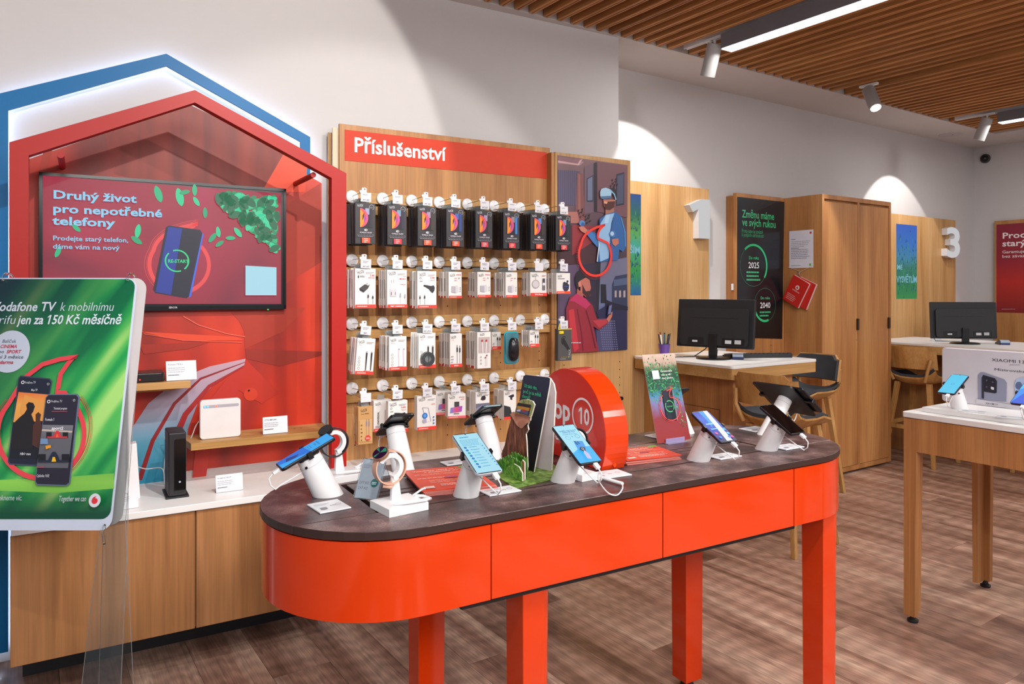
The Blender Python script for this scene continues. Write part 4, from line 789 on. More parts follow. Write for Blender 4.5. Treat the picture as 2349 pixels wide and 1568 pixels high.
a.poly([(300, 705), (318, 680), (385, 735), (384, 808), (350, 770)], '#3f78b8'); a.stroke([(395, 780), (380, 905)], .006, '#d6e2ee'); a.stroke([(545, 600), (572, 700), (575, 800)], .008, '#4a86c4'); a.stroke([(492, 600), (475, 690), (470, 890)], .008, '#1f4a80')
a.poly([(252, 668), (280, 655), (300, 675), (315, 690), (300, 712), (268, 695)], '#c07a68'); a.circ(275, 640, 20, '#4f86c4', ry=20); a.circ(280, 648, 12, '#2d5a94', ry=14)
a.poly([(480, 750), (525, 745), (528, 780), (505, 798), (485, 785)], '#b8705c'); a.circ(485, 715, 23, '#3f6ca8', ry=24); a.circ(482, 712, 13, '#a8c8e8', ry=15)
# the man below, in profile
a.poly([(226, 1010), (245, 970), (290, 960), (325, 985), (322, 1030), (300, 1020), (262, 1060), (245, 1110), (228, 1060)], '#1e1922'); a.poly([(262, 1035), (300, 1015), (325, 1030), (336, 1085), (328, 1110), (330, 1140), (300, 1150), (262, 1110)], '#b4685a'); a.poly([(275, 1060), (300, 1110), (330, 1105), (328, 1140), (305, 1150), (276, 1120)], '#3a1c20'); a.poly([(246, 1050), (262, 1035), (268, 1075), (250, 1080)], '#c87a6c'); a.poly([(240, 1090), (285, 1130), (275, 1160), (235, 1150)], '#a05548')
a.poly([(235, 1125), (300, 1160), (345, 1205), (375, 1300), (440, 1305), (450, 1330), (390, 1375), (350, 1350), (372, 1450), (390, 1523), (168, 1534), (162, 1230), (190, 1150)], '#8a2232'); a.poly([(235, 1125), (300, 1160), (330, 1200), (300, 1230), (220, 1180), (185, 1175)], '#b02a5a'); a.poly([(180, 1240), (215, 1230), (250, 1500), (220, 1530), (190, 1400)], '#b8303a'); a.poly([(345, 1310), (440, 1300), (450, 1325), (390, 1362)], '#b03440'); a.stroke([(300, 1240), (330, 1340), (365, 1500)], .008, '#5e1424'); a.stroke([(240, 1230), (270, 1400), (280, 1520)], .006, '#6e1828')
a.poly([(440, 1300), (470, 1255), (482, 1250), (478, 1285), (455, 1325)], '#b8705c'); a.poly([(455, 1205), (480, 1195), (470, 1270), (445, 1275)], '#30304e'); a.poly([(460, 1210), (478, 1203), (468, 1262), (450, 1266)], '#6a6f9c')
cc = vp(362, 862); a.P = ID
pth = mark_path(cc[0], cc[1], .118, .98); a.stroke(pth, .014, '#e8392c', True)
for rr in (.128, .135): 
    q = [(cc[0]+.98*rr*math.cos(math.radians(k)), cc[1]+1.02*rr*math.sin(math.radians(k))) for k in range(150, 400, 4)]; a.polys([[(p[0]-.0016, p[1]-.0016), (p[0]+.0016, p[1]-.0016), (p[0]+.0016, p[1]+.0016), (p[0]-.0016, p[1]+.0016)] for p in q], '#c8323a')
a.P = vp; a.lines(165, 1460, 130, 1, 1, 6, '#c9c0cc', 9)
a.ob('poster', t)
# ---------------------------------------------------------------- the red display table (frame A)
TZ = .95; TX0, TX1, TY0, TY1 = .385, 2.41, 1.575, 2.195; TR = (TY1-TY0)/2; TM = (TY0+TY1)/2
def stadium(x0, x1, ym, r, n=20): return [(x1-r+r*math.cos(math.radians(-90+180*i/n)), ym+r*math.sin(math.radians(-90+180*i/n))) for i in range(n+1)]+[(x0+r+r*math.cos(math.radians(90+180*i/n)), ym+r*math.sin(math.radians(90+180*i/n))) for i in range(n+1)]
t = thing('display_table', 'long glossy red display table with rounded ends and a dark stone-look top', 'table', (1.4, TM, 0), A=True); o = (1.4, TM, 0); tbl = t
def stone():
    m = bpy.data.materials.new('dark_laminate'); m.use_nodes = True; nt = m.node_tree; b = nt.nodes['Principled BSDF']; L = nt.links.new
    tc = nt.nodes.new('ShaderNodeTexCoord'); mp = nt.nodes.new('ShaderNodeMapping'); mp.inputs['Scale'].default_value = (4, 4, 4); L(tc.outputs['Object'], mp.inputs[0])
    n1 = nt.nodes.new('ShaderNodeTexNoise'); n1.inputs['Scale'].default_value = 2.2; n1.inputs['Detail'].default_value = 9; n1.inputs['Roughness'].default_value = .62; L(mp.outputs[0], n1.inputs['Vector'])
    r = ramp(nt, [(.33, '#2a1c1c'), (.46, '#463334'), (.56, '#634c4b'), (.68, '#8a706c')]); L(n1.outputs['Fac'], r.inputs[0])
    n2 = nt.nodes.new('ShaderNodeTexNoise'); n2.inputs['Scale'].default_value = 60; n2.inputs['Detail'].default_value = 6; L(mp.outputs[0], n2.inputs['Vector'])
    mr = nt.nodes.new('ShaderNodeMapRange'); mr.inputs['From Min'].default_value = .35; mr.inputs['From Max'].default_value = .65; mr.inputs['To Min'].default_value = .6; mr.inputs['To Max'].default_value = 1.4; L(n2.outputs['Fac'], mr.inputs['Value'])
    mx = nt.nodes.new('ShaderNodeMix'); mx.data_type = 'RGBA'; mx.blend_type = 'MULTIPLY'; mx.inputs[0].default_value = 1; L(r.outputs[0], mx.inputs[6]); L(mr.outputs[0], mx.inputs[7]); L(mx.outputs[2], b.inputs['Base Color'])
    bp = nt.nodes.new('ShaderNodeBump'); bp.inputs['Strength'].default_value = .25; bp.inputs['Distance'].default_value = .001; L(n2.outputs['Fac'], bp.inputs['Height']); L(bp.outputs[0], b.inputs['Normal'])
    b.inputs['Roughness'].default_value = .33; b.inputs['Specular IOR Level'].default_value = .45; return m
STONE = stone(); EDGE = mat('#33201c', .45)
def clip(poly, f):
    out = []
    for i in range(len(poly)):
        p, q = poly[i], poly[(i+1) % len(poly)]; a_, b_ = f(p), f(q)
        if a_ >= 0: out.append(p)
        if (a_ >= 0) != (b_ >= 0): s_ = a_/(a_-b_); out.append((p[0]+(q[0]-p[0])*s_, p[1]+(q[1]-p[1])*s_))
    return out
st_ = stadium(TX0, TX1, TM, TR)
# lids and edge of the top: a frame with five panels divided by open cable slots
sx0, sx1, g = .71, 2.06, .006
ys = [1.742, 1.872, 1.905, 2.035]
def tp_(poly, z0=TZ-.020, z1=TZ): MB(o).prism(poly, z0, z1, STONE, side=EDGE).ob('top_panel', tbl, .0012, 1)
tp_(clip(st_, lambda p: 1.736-p[1])); tp_(clip(st_, lambda p: p[1]-2.038))
midp = clip(clip(st_, lambda p: p[1]-1.738), lambda p: 2.036-p[1])
tp_(clip(midp, lambda p: .630-p[0])); tp_(clip(midp, lambda p: p[0]-2.065))
tp_([(.645, 1.744), (2.055, 1.744), (2.055, 1.868), (.645, 1.868)]); tp_([(.645, 1.876), (2.055, 1.876), (2.055, 1.904), (.645, 1.904)]); tp_([(.645, 1.912), (2.055, 1.912), (2.055, 2.030), (.645, 2.030)])
MB(o).prism(stadium(TX0+.02, TX1-.02, TM, TR-.02), TZ-.03, TZ-.021, mat('#120e0e', .8)).ob('core_board', t)
# apron in segments with fine joints
oo = stadium(TX0+.004, TX1-.004, TM, TR-.004, 24); ii = stadium(TX0+.022, TX1-.022, TM, TR-.022, 24); n = len(oo)
def at_x(lst, x, side):
    return x
za, zb = .742, TZ-.024
def seg(poly_o, poly_i):
    p = poly_o+list(reversed(poly_i)); b = MB(o); m_ = len(p); vs = [(q[0], q[1], za) for q in p]+[(q[0], q[1], zb) for q in p]; k = len(poly_o)
    for i in range(k-1): b.add(vs, [(i, i+1, m_+i+1, m_+i)], RED, True)
    for i in range(k, m_-1): b.add(vs, [(i, i+1, m_+i+1, m_+i)], RED, True)
    for i in range(k-1): j = m_-1-i; b.add(vs, [(i, j, j-1, i+1), (m_+i, m_+i+1, m_+j-1, m_+j)], RED)
    b.add(vs, [(k-1, k, m_+k, m_+k-1), (0, m_, 2*m_-1, m_-1)], RED); b.ob('apron', tbl)
xa1, xb1, xc1, yf, yo = 1.200-.155, 1.77-.13, 2.225, TY0+.004, TY0+.022
xa1 = ya(1128.5, 1178, TY0)[0]; xb1 = ya(1523, 1110, TY0)[0]; xc1 = ya(1824, 1060, TY0)[0]; e = .0018
L_o = [(xa1-e, yf)]+[p for p in reversed(oo) if p[0] < TX0+TR+.001]+[(xa1-e, TY1-.004)]
L_i = [(xa1-e, yo)]+[p for p in reversed(ii) if p[0] < TX0+TR+.001]+[(xa1-e, TY1-.022)]
R_o = [(xc1+e, yf)]+[p for p in oo if p[0] > TX1-TR-.001]+[(xc1+e, TY1-.004)]; R_i = [(xc1+e, yo)]+[p for p in ii if p[0] > TX1-TR-.001]+[(xc1+e, TY1-.022)]
seg(L_o, L_i); seg(R_o, R_i)
for xs_, xe_ in ((xa1+e, xb1-e), (xb1+e, xc1-e)):
    MB(o).box(xs_, xe_, yf, yo, za, zb, RED).ob('apron', tbl, .0012, 1); MB(o).box(xs_, xe_, TY1-.022, TY1-.004, za, zb, RED).ob('apron', tbl, .0012, 1)
MB(o).box(.80, 2.02, 1.612, 2.16, .716, .735, BLKM).box(.85, 1.98, 1.64, 2.12, .735, .90, BLKM).ob('cable_tray', t, .004)
def leg(px0, px1, front):
    # feet positions come from the ray of each leg's outer edges at the leg's own depth
    yc = 1.655 if front else 2.10
    x0 = ya(px0, 1400, yc)[0]; x1 = ya(px1, 1400, yc)[0]; return (x0+x1)/2, yc
for xc_, yc_, fr in ((1.025, 1.660, 1), (.88+.03, 2.075, 0), (2.215, 1.660, 1), (1.985, 2.075, 0)):
    b = MB(o); zt = .9
    if fr:
        tp2 = rrect(xc_-.05, xc_+.05, yc_-.045, yc_+.045, .001, 1); prof = [(xc_-.048, yc_+.045), (xc_-.048, yc_-.045), (xc_+.010, yc_-.045)]+[(xc_+.010+.038*math.sin(math.radians(k*15)), yc_-.007-.038*math.cos(math.radians(k*15))) for k in range(1, 7)]+[(xc_+.048, yc_+.045)]
    else: prof = [(xc_-.045, yc_-.042), (xc_+.045, yc_-.042), (xc_+.045, yc_+.042), (xc_-.045, yc_+.042)]
    m_ = len(prof); bot = [(xc_+(p[0]-xc_)*.90, yc_+(p[1]-yc_)*.90) for p in prof]
    b.add([(p[0], p[1], .03) for p in bot]+[(p[0], p[1], zt) for p in prof], [tuple(reversed(range(m_))), tuple(range(m_, 2*m_))]+[(i, (i+1) % m_, m_+(i+1) % m_, m_+i) for i in range(m_)], RED)
    lg = b.ob('leg', tbl, .0015, 1); MB(o).cyl((xc_, yc_, .001), (xc_, yc_, .03), .026, .02, BLKM, 20).ob('levelling_foot', lg)

# ---- phones, tablet and their stands
def screen_art(kind, wd, ht):
    a = Art(0, emit=.9)
    if kind == 'blue':
        a.rect(-wd/2, -ht/2, wd/2, ht/2, '#2aa6ee'); a.poly([(-wd/2, -ht/2), (-wd*.05, -ht/2), (wd/2, ht*.05), (wd/2, -ht/2), (wd/2, -ht/2+.001), (-wd/2, -ht/2+.001)][:3]+[(-wd/2, ht*.02)], '#0b6fd8')
        a.poly([(-wd*.3, -ht*.34), (0, -ht*.12), (wd*.2, -ht*.2), (wd*.1, -ht*.38)], '#0b3a88'); a.text('Vyměňte starý', 0, ht*.24, .008, '#0b5fb0', .02, 'c', width=wd*.6); a.text('telefon', 0, ht*.18, .008, '#0b5fb0', .02, 'c'); a.lines(-wd*.3, ht*.10, wd*.6, 2, .006, .0022, '#1478c8', 3); a.ring(-.012, ht*.0, .006, .001, '#1478c8'); a.ring(.014, ht*.0, .006, .001, '#1478c8')
    elif kind == 'list':
        a.rect(-wd/2, -ht/2, wd/2, ht/2, '#a9dff0'); a.lines(-wd*.32, ht*.40, wd*.6, 1, 1, .004, '#3c9fd0', 1); a.lines(-wd*.40, ht*.33, wd*.8, 5, .0055, .002, '#5ab0d8', 2)
        for k in range(8): z = ht*.14-k*ht*.078; a.circ(-wd*.34, z, .0042, ['#1e7fd0', '#1e7fd0', '#18b0b8'][k % 3], seg=12); a.lines(-wd*.20, z-.001, wd*.4, 1, 1, .0026, '#4aa6d6', k+5); a.circ(wd*.36, z, .0022, '#1e7fd0', seg=8)
    elif kind == 'swap':
        a.rect(-wd/2, -ht/2, wd/2, ht/2, '#a4e0f4'); a.poly([(-wd/2, -ht/2), (wd/2, -ht/2), (wd/2, -ht*.12), (wd*.1, -ht*.10), (-wd/2, -ht*.24)], '#2fb4f6')
        a.text('Vyměňte starý za nový', 0, ht*.33, .008, '#1a74b0', .02, 'c', width=wd*.82); a.text('Galaxy S23 Ultra', 0, ht*.285, .008, '#1a74b0', .02, 'c', width=wd*.6); a.lines(-wd*.36, ht*.235, wd*.7, 1, 1, .002, '#4aa0cc', 2)
        a.ring(-wd*.22, ht*.15, .007, .001, '#4aa0cc'); a.text('+', 0, ht*.14, .012, '#2a7fc0', .01, 'c'); a.ring(wd*.24, ht*.16, .007, .0012, '#2a7fc0')
        a.poly([(-wd*.18, -ht*.17), (-wd*.10, ht*.05), (wd*.30, ht*.02), (wd*.22, -ht*.18)], '#3d9bea')
        for k in range(3): a.circ(-wd*.06, ht*(.02-.035*k), .0025, '#0a2c58', seg=10); a.circ(wd*.05, ht*(.015-.03*k), .002, '#0a2c58', seg=10)
        a.poly([(-wd*.14, -ht*.20), (-wd*.02, -ht*.13), (wd*.16, -ht*.16), (wd*.04, -ht*.30)], '#14182e'); a.stroke([(-wd*.03, -ht*.20), (wd*.01, -ht*.16), (wd*.07, -ht*.18), (wd*.03, -ht*.22), (-wd*.03, -ht*.20)], .0015, '#e8f0ff'); a.poly([(-wd*.08, -ht*.30), (wd*.02, -ht*.22), (wd*.12, -ht*.33), (wd*.08, -ht*.46), (-wd*.1, -ht*.44)], '#c9c0ea')
    elif kind == 'home':
        a.rect(-wd/2, -ht/2, wd/2, ht/2, gradz('screen_home', [(0, '#141e5a'), (.4, '#1a3bc0'), (.75, '#1f62e0'), (1, '#2a2fb8')], -ht/2, ht/2, emit=.9)); a.poly([(-wd*.1, ht/2), (wd*.3, ht/2), (wd*.1, ht*.1), (-wd*.2, -ht*.05), (-wd*.1, ht*.2)], '#2f9df0')
        a.poly([(wd*.2, ht/2), (wd*.46, ht/2), (wd*.24, -ht/2), (-wd*.12, -ht/2)], '#e9eef6'); a.rect(-wd*.38, ht*.05, wd*.05, ht*.09, '#9cd4f4'); a.rect(-wd*.38, -ht*.12, wd*.02, -ht*.08, '#7cc4f0')
        for x, z, c_ in ((-.3, -.24, '#f05aa0'), (.36, -.14, '#4ac0f8'), (.36, -.28, '#5ad0f0'), (-.3, -.38, '#4a90f8'), (.38, -.40, '#f0409a'), (.2, -.40, '#4a8cf8')): a.circ(wd*x, ht*z, .0055, c_, seg=14)
    elif kind == 'off': a = Art(0, rough=.06); a.rect(-wd/2, -ht/2, wd/2, ht/2, mat('#050507', .05, vary=0))
    elif kind == 'cyan': a.rect(-wd/2, -ht/2, wd/2, ht/2, '#3fc2ea'); a.ring(0, -ht*.02, .006, .0015, '#2a7fb8')
    elif kind == 'wave': a.rect(-wd/2, -ht/2, wd/2, ht/2, '#1f8af0'); a.poly([(-wd/2, -ht/2), (wd/2, -ht/2), (wd/2, -ht*.1), (-wd*.1, ht*.05)], '#0a50d8'); a.poly([(-wd/2, ht*.1), (wd*.2, ht/2), (-wd/2, ht/2)], '#4ac0fa')
    return a
def device_stand(nm, base, face, ln, lean, kind, wd, ht, slab, dlab, body='#1b1b22', z0=TZ, A=True, land=False, off=0, back=None, dname='phone', r=.034, roll=0, cable_=True):
    """slanted white post cut flat on the table; the device sits square on the post's end.
       face = compass angle (about z) the screen looks toward; local -y is the viewer's side"""
    t = thing('device_stand', slab, 'phone stand', (base[0], base[1], z0), face, 'slanted white phone stands', A=A)
    axv = Vector((0, -math.sin(lean), math.cos(lean))); up = Vector((0, math.cos(lean), math.sin(lean)))     # up = screen's up direction
    topc = axv*(ln-.012); ns = 32; vs = []
    for i in range(ns):
        a_ = 2*PI*i/ns; q = Vector((math.cos(a_)*r, 0, 0))+up*(math.sin(a_)*r); s_ = -q.z/axv.z; vs.append(q+axv*s_)
    for i in range(ns): a_ = 2*PI*i/ns; vs.append(topc-axv*.022+Vector((math.cos(a_)*r*.88, 0, 0))+up*(math.sin(a_)*r*.88))
    for i in range(ns): a_ = 2*PI*i/ns; vs.append(topc+Vector((math.cos(a_)*r*.86, 0, 0))+up*(math.sin(a_)*r*.86))
    b = MB(); b.add(vs, [(i, (i+1) % ns, ns+(i+1) % ns, ns+i) for i in range(2*ns) if (i % ns) != ns-1 or True][:0] or [(k*ns+i, k*ns+(i+1) % ns, (k+1)*ns+(i+1) % ns, (k+1)*ns+i) for k in range(2) for i in range(ns)], WHITEP, True)
    b.add(vs, [tuple(reversed(range(ns))), tuple(range(2*ns, 3*ns))], WHITEP); b.ob('post', t)
    MB().tube([topc-axv*.022+Vector((math.cos(2*PI*i/24)*(r*.883), 0, 0))+up*(math.sin(2*PI*i/24)*(r*.883)) for i in range(24)], .0006, mat('#a9a9b2', .5), 4, True).ob('seam', t, fix=False)
    MB().cyl(topc-axv*.018+Vector((r*.7, 0, 0))-up*(r*.55), topc-axv*.018+Vector((r*.76, 0, 0))-up*(r*.6), .0035, .0035, BLACK, 12).cyl(topc-axv*.010+Vector((-r*.7, 0, 0))-up*(r*.55), topc-axv*.010+Vector((-r*.76, 0, 0))-up*(r*.6), .002, .002, BLACK, 10).ob('sensor_dot', t)
    if land: wd, ht = ht, wd
    cw = wd/2+.003; cb = MB(); M3 = Matrix(((1, 0, 0, 0), (0, -axv.y, up.y, 0), (0, -axv.z, up.z, 0), (0, 0, 0, 1)))  # local: x across, y into the post, z up the screen
    M3 = Matrix(((1, 0, 0), (0, 0, 0), (0, 0, 0))).to_4x4()
    nrm = -axv
    M3 = Matrix(((1, 0*1, 0, 0), (0, nrm.y, up.y, 0), (0, nrm.z, up.z, 0), (0, 0, 0, 1)))
    M3 = Matrix.Translation(axv*ln+up*off) @ M3
    if roll: M3 = M3 @ Matrix.Rotation(roll, 4, 'Y')
    cb.M = M3
    cb.rbox(-wd*.36, wd*.36, .0075, .013, -wd*.4-off, wd*.4-off, .012, BLKM, 'y')
    for s_ in (-1, 1): cb.box(min(s_*wd*.3, s_*cw), max(s_*wd*.3, s_*cw), .0078, .0115, -.006-off, .006-off, BLACK); cb.rbox(s_*cw-.003, s_*cw+.003, -.0065, .012, -.007-off, .007-off, .002, BLACK, 'y')
    cb.ob('clamp', t)
    p = thing(dname, dlab, dname, (0, 0, 0), A=False); p.matrix_world = Matrix.Translation(t.location) @ t.rotation_euler.to_matrix().to_4x4() @ M3
    MB().rbox(-wd/2, wd/2, -.0040, .0040, -ht/2, ht/2, .011 if dname == 'phone' else .008, mat(body, .28, .3), 'y', 6).ob('body', p, .0018, 2)
    sa = screen_art(kind, wd-.005, ht-.006); sa.y = -.0043; 
    b = MB(); b.rbox(-wd/2+.0012, wd/2-.0012, -.0043, -.0040, -ht/2+.0012, ht/2-.0012, .010, BLACK, 'y', 6).ob('glass', p)
    s2 = screen_art(kind, wd-.006, ht-.008); s2.mb.v = [(v[0], v[1]-.0043, v[2]) for v in s2.mb.v]; s2.ob('display', p)
    MB().cyl((0, -.0046, ht/2-.006), (0, -.00475, ht/2-.006), .0018, .0018, BLACK, 10).ob('front_camera', p)
    if back: back(p, wd, ht)
    if cable_:
        pl_ = MB(); pl_.M = M3; px_ = .012; pl_.rbox(px_-.007, px_+.007, -.004, .004, -ht/2-.020, -ht/2-.0005, .002, WHITEP, 'y'); pl_.ob('plug', t, .001)
        w0 = M3 @ Vector((px_, 0, -ht/2-.018)); w1 = M3 @ Vector((px_+.003, .006, -ht/2-.034)); zc = max(.006, w1.z-.030)
        MB().tube([w0, w1, Vector((w1.x+.003, w1.y+.004, zc+.012)), Vector((w1.x+.001, w1.y+.016, zc)), Vector((w1.x-.004, w1.y+.030, zc+.008)), topc*.8+Vector((0, -r*.7, -.02))], .0019, WHITEP, 6).ob('charging_lead', t, fix=False)
    return t, p
FS = math.radians(30)
device_stand('a', (.571, 1.957), -PI/2, .135, math.radians(26), 'blue', .073, .157, 'white slanted post at the rounded left end of the red table', 'phone with a bright blue screen at the left end of the red table', r=.037)
def cams(n, dx, dz):
    def f(p, wd, ht):
        for k in range(n): MB().cyl((-wd/2+.014+dx*(k % 2), .0040, ht/2-.018-dz*k), (-wd/2+.014+dx*(k % 2), .0058, ht/2-.018-dz*k), .0058, .0055, BLACK, 18).ob('rear_camera', p)
    return f
def roundcam(p, wd, ht): MB().cyl((0, .004, ht/2-.036), (0, .0062, ht/2-.036), .030, .029, mat('#22282e', .25, .4), 36).ob('camera_ring', p)
E5 = (.856, 2.098)
device_stand('b', (.845, 2.100), PI, .148, FS, 'off', .078, .165, 'white slanted post turned to the wall, behind the rose gold watch', 'black phone seen from behind with three camera lenses, tilted to the wall', back=cams(3, 0, .018))
device_stand('c', (.889, 1.765), 0, .138, math.radians(27), 'list', .078, .165, 'white slanted post in front of the fanned red leaflets', 'silver phone showing a pale blue list, between watch and standee', body='#b9bcc6')
device_stand('d', (1.168, 2.118), PI, .148, FS, 'off', .078, .165, 'white slanted post turned to the wall, left of the forest standee', 'dark teal phone seen from behind with a round camera ring', body='#2e454a', back=roundcam)
device_stand('e', (1.197, 1.757), 0, .135, math.radians(30), 'swap', .077, .163, 'white slanted post in front of the round red sign', 'large square-cornered phone showing a pale blue page by the round red sign', body='#22232b')
device_stand('f', (1.724, 1.752), 0, .135, math.radians(30), 'home', .074, .152, 'white slanted post right of the tall leaflet', 'phone with blue wallpaper and app icons right of the tall leaflet', body='#2b2533')
device_stand('g', (2.040, 1.748), 0, .130, math.radians(30), 'off', .074, .155, 'white slanted post nearest the right end of the red table', 'phone with a dark switched-off screen near the right end of the table')
device_stand('h', (2.262, 1.935), PI/2, .175, math.radians(40), 'off', .150, .240, 'white slanted post carrying the tablet at the right end', 'black tablet seen from below at the right end of the red table', dname='tablet', land=True, r=.032)
device_stand('i', (2.012, 2.115), PI, .148, FS, 'off', .074, .155, 'white slanted post hidden behind the tall leaflet', 'dark phone edge poking out behind the tall leaflet')
# flat spec slabs
def slab(c, rz, w_, d_, lab, A=True, z=TZ):
    t = thing('info_slab', lab, 'info card', (c[0], c[1], z), rz, 'white info slabs lying on the display tables', A=A)
    MB().box(-w_/2, w_/2, -d_/2, d_/2, .0005, .004, mat('#dfe1e6', .25)).ob('slab', t, .0008, 1)
    a = Art(0); a.text('5G', w_*.02, -.006, .012, '#8a8a94', .0, 'l'); a.lines(-w_*.4, d_*.22, w_*.5, 2, .008, .0024, '#b0b0ba', 2); a.ring(w_*.30, .0, .007, .0012, '#8a8a94', seg=16); a.rect(-w_*.35, -d_*.3, -w_*.15, -d_*.12, '#8a8a94')
    b = a.mb; b.v = [(v[0], v[2], .0043-v[1]) for v in b.v]; a.ob('print', t); return t
slab((.540, 1.842), .1, .082, .090, 'white info slab left of the watch stand, under the blue-screened phone')
slab((.985, 1.748), .02, .100, .062, 'white info slab in front of the red leaflets, right of the silver phone')
slab((1.345, 1.742), -.05, .130, .075, 'white info slab lying before the round red sign')
slab((1.830, 1.740), .02, .100, .062, 'white info slab at the foot of the home-screen phone')
slab((2.130, 1.730), .02, .098, .062, 'white info slab at the foot of the switched-off phone')
slab((.742, 2.095), .15, .120, .070, 'white info slab on the wall side behind the price stand')
slab((1.025, 2.108), .0, .085, .055, 'white info slab on the wall side behind the silver phone')
slab((2.290, 2.015), .05, .100, .080, 'white info slab at the right end beneath the tablet')
slab((1.875, 2.105), .05, .090, .070, 'white info slab half hidden behind the tall leaflet')
# watches on C stands
def watch_stand(loc, rz, lab, wlab, strap, dark, s=1.0, cable_=True):
    t = thing('watch_stand', lab, 'watch stand', (loc[0], loc[1], TZ), rz, A=True)
    MB().box(-.055*s, .055*s, -.052*s, .052*s, 0, .020, WHITEP).ob('base', t, .001)
    MB().prism([(-.014, .018), (.014, .018), (.006, .075), (-.012, .075)], .012, .024, WHITEP, 'y').ob('arm', t, .001)
    c = Vector((-.018, 0, .105)); pts = [(c.x+.036*math.cos(a_), 0.018, c.z+.036*math.sin(a_)) for a_ in [math.radians(k) for k in range(-75, 160, 12)]]
    vs = []; b = MB()
    for p in pts:
        d = Vector((p[0]-c.x, 0, p[2]-c.z)).normalized()
        for rr, yy in ((.0, -.010), (.0, .010), (-.012, .010), (-.012, -.010)): vs.append((p[0]+d.x*rr, p[1]+yy, p[2]+d.z*rr))
    n_ = len(pts); b.add(vs, [(i*4+k, i*4+(k+1) % 4, (i+1)*4+(k+1) % 4, (i+1)*4+k) for i in range(n_-1) for k in range(4)]+[(0, 1, 2, 3), tuple(4*(n_-1)+k for k in range(4))], WHITEP).ob('cradle', t, .001)
    if cable_: MB().tube([(-.03, -.03, .026), (.0, -.045, .027), (.045, -.050, .026), (.072, -.030, .020), (.070, .0, .020), (.052, .012, .021)], .0048, WHITEP, 8).tube([(.05, .02, .02), (.085, .03, .03), (.095, .035, .028)], .003, WHITEP, 6).ob('coiled_lead', t, fix=False)
    w_ = thing('smart_watch', wlab, 'watch', (loc[0], loc[1], TZ), rz, A=True); R = .043; vs = []; b = MB(); m_ = 40
    for i in range(m_):
        a_ = 2*PI*i/m_; ex = 1.0; x = c.x+R*math.cos(a_)*1.0; z = c.z+R*math.sin(a_)*1.0
        for rr, yy in ((0, .006), (0, .030), (-.0028, .030), (-.0028, .006)): vs.append((x+math.cos(a_)*rr, yy, z+math.sin(a_)*rr))
    b.add(vs, [(i*4+k, i*4+(k+1) % 4, ((i+1) % m_)*4+(k+1) % 4, ((i+1) % m_)*4+k) for i in range(m_) for k in range(4)], strap, True).ob('strap', w_)
    ad = math.radians(125); n_ = Vector((math.cos(ad), -.25, math.sin(ad))).normalized(); p0 = c+Vector((math.cos(ad)*.040, .016, math.sin(ad)*.040))
    MB().cyl(p0, p0+n_*.009, .0215, .0215, mat('#b98f78' if not dark else '#26262a', .3, .6), 32).ob('case', w_, .001)
    MB().cyl(p0+n_*.009, p0+n_*.0098, .0195, .0195, mat('#2a0f2c' if not dark else '#0a0a0c', .08), 32).ob('dial', w_)
    if not dark:
        q = n_.to_track_quat('Z', 'Y'); b = MB(); pc = p0+n_*.0101
        for a0_, a1_ in ((20, 75), (130, 160), (230, 255)): b.add([pc]+[pc+q @ Vector((.018*math.cos(math.radians(k)), .018*math.sin(math.radians(k)), 0)) for k in range(a0_, a1_+1, 11)], [tuple(range(len(range(a0_, a1_+1, 11))+1))], mat('#14a47c', emit=.5))
        b.ob('dial_print', w_)
        MB().tube([(c.x-.018, .018, c.z-.045), (c.x, .012, c.z-.049), (c.x+.018, .020, c.z-.044)], .005, strap, 8).ob('knot', w_, fix=False)
    return t
watch_stand((.688, 1.738), .12, 'white C-shaped watch stand on a square base near the front edge', 'rose gold watch with a green and purple dial on its stand', mat('#d8a68e', .45), False)
watch_stand((.655, 2.105), .1, 'white C-shaped watch stand behind the blue-screened phone', 'black watch on a stand behind the blue-screened phone', mat('#26242c', .4), True)
t = watch_stand((1.262, 1.745), .1, 'small white stand between the large phone and the round sign', 'watch hidden behind the large square-cornered phone', mat('#26242c', .4), True, s=.55, cable_=False)
cable('cable', [azA(1372, 1092, .97), azA(1376, 1107, .965), azA(1395, 1130, .955), ya(1415, 1135, TY0-.012), ya(1427, 1122, TY0-.010), azA(1428, 1110, .957)], .0019, WHITEP, 'thin white cable hanging over the front edge of the red table')
cable('cable', [azA(1376, 1093, .957), azA(1400, 1101, .957), azA(1428, 1109, .957)], .0055, WHITEP, 'thick white coiled cable lying beside the small watch stand')
# acrylic price stand by the watch
t = thing('price_stand', 'clear acrylic price stand leaning beside the rose gold watch', 'price card', (.640, 1.860, TZ), math.radians(-50), A=True)
M = Matrix.Rotation(math.radians(-28), 4, 'X'); b = MB(); b.M = M; b.rbox(-.036, .036, 0, .003, 0, .108, .006, mat('#e8f0f6', .05, trans=.95, vary=0), 'y'); b.ob('front_plate', t)
b = MB(); b.M = M; b.box(-.033, .033, .0010, .0018, .003, .105, mat('#d8e0ea', .4)); b.ob('paper', t)
a = Art(-.0005, M=M); a.lines(-.026, .09, .03, 2, .007, .002, '#8a94a4', 1)
for k in range(2): a.text('297 Kč', -.028, .040-k*.014, .010, '#5a6474', .0)
a.circ(.018, .045, .011, '#2e6468'); a.lines(.010, .045, .016, 2, .004, .002, '#cfe0e0', 4); a.ob('print', t)
MB().add([(-.03, .05, .095), (.03, .05, .095), (.03, .10, .001), (-.03, .10, .001), (-.03, .052, .096), (.03, .052, .096), (.03, .103, .001), (-.03, .103, .001)], [(0, 1, 2, 3), (7, 6, 5, 4), (0, 3, 7, 4), (1, 5, 6, 2)], mat('#e8f0f6', .05, trans=.95, vary=0)).ob('back_leg', t)
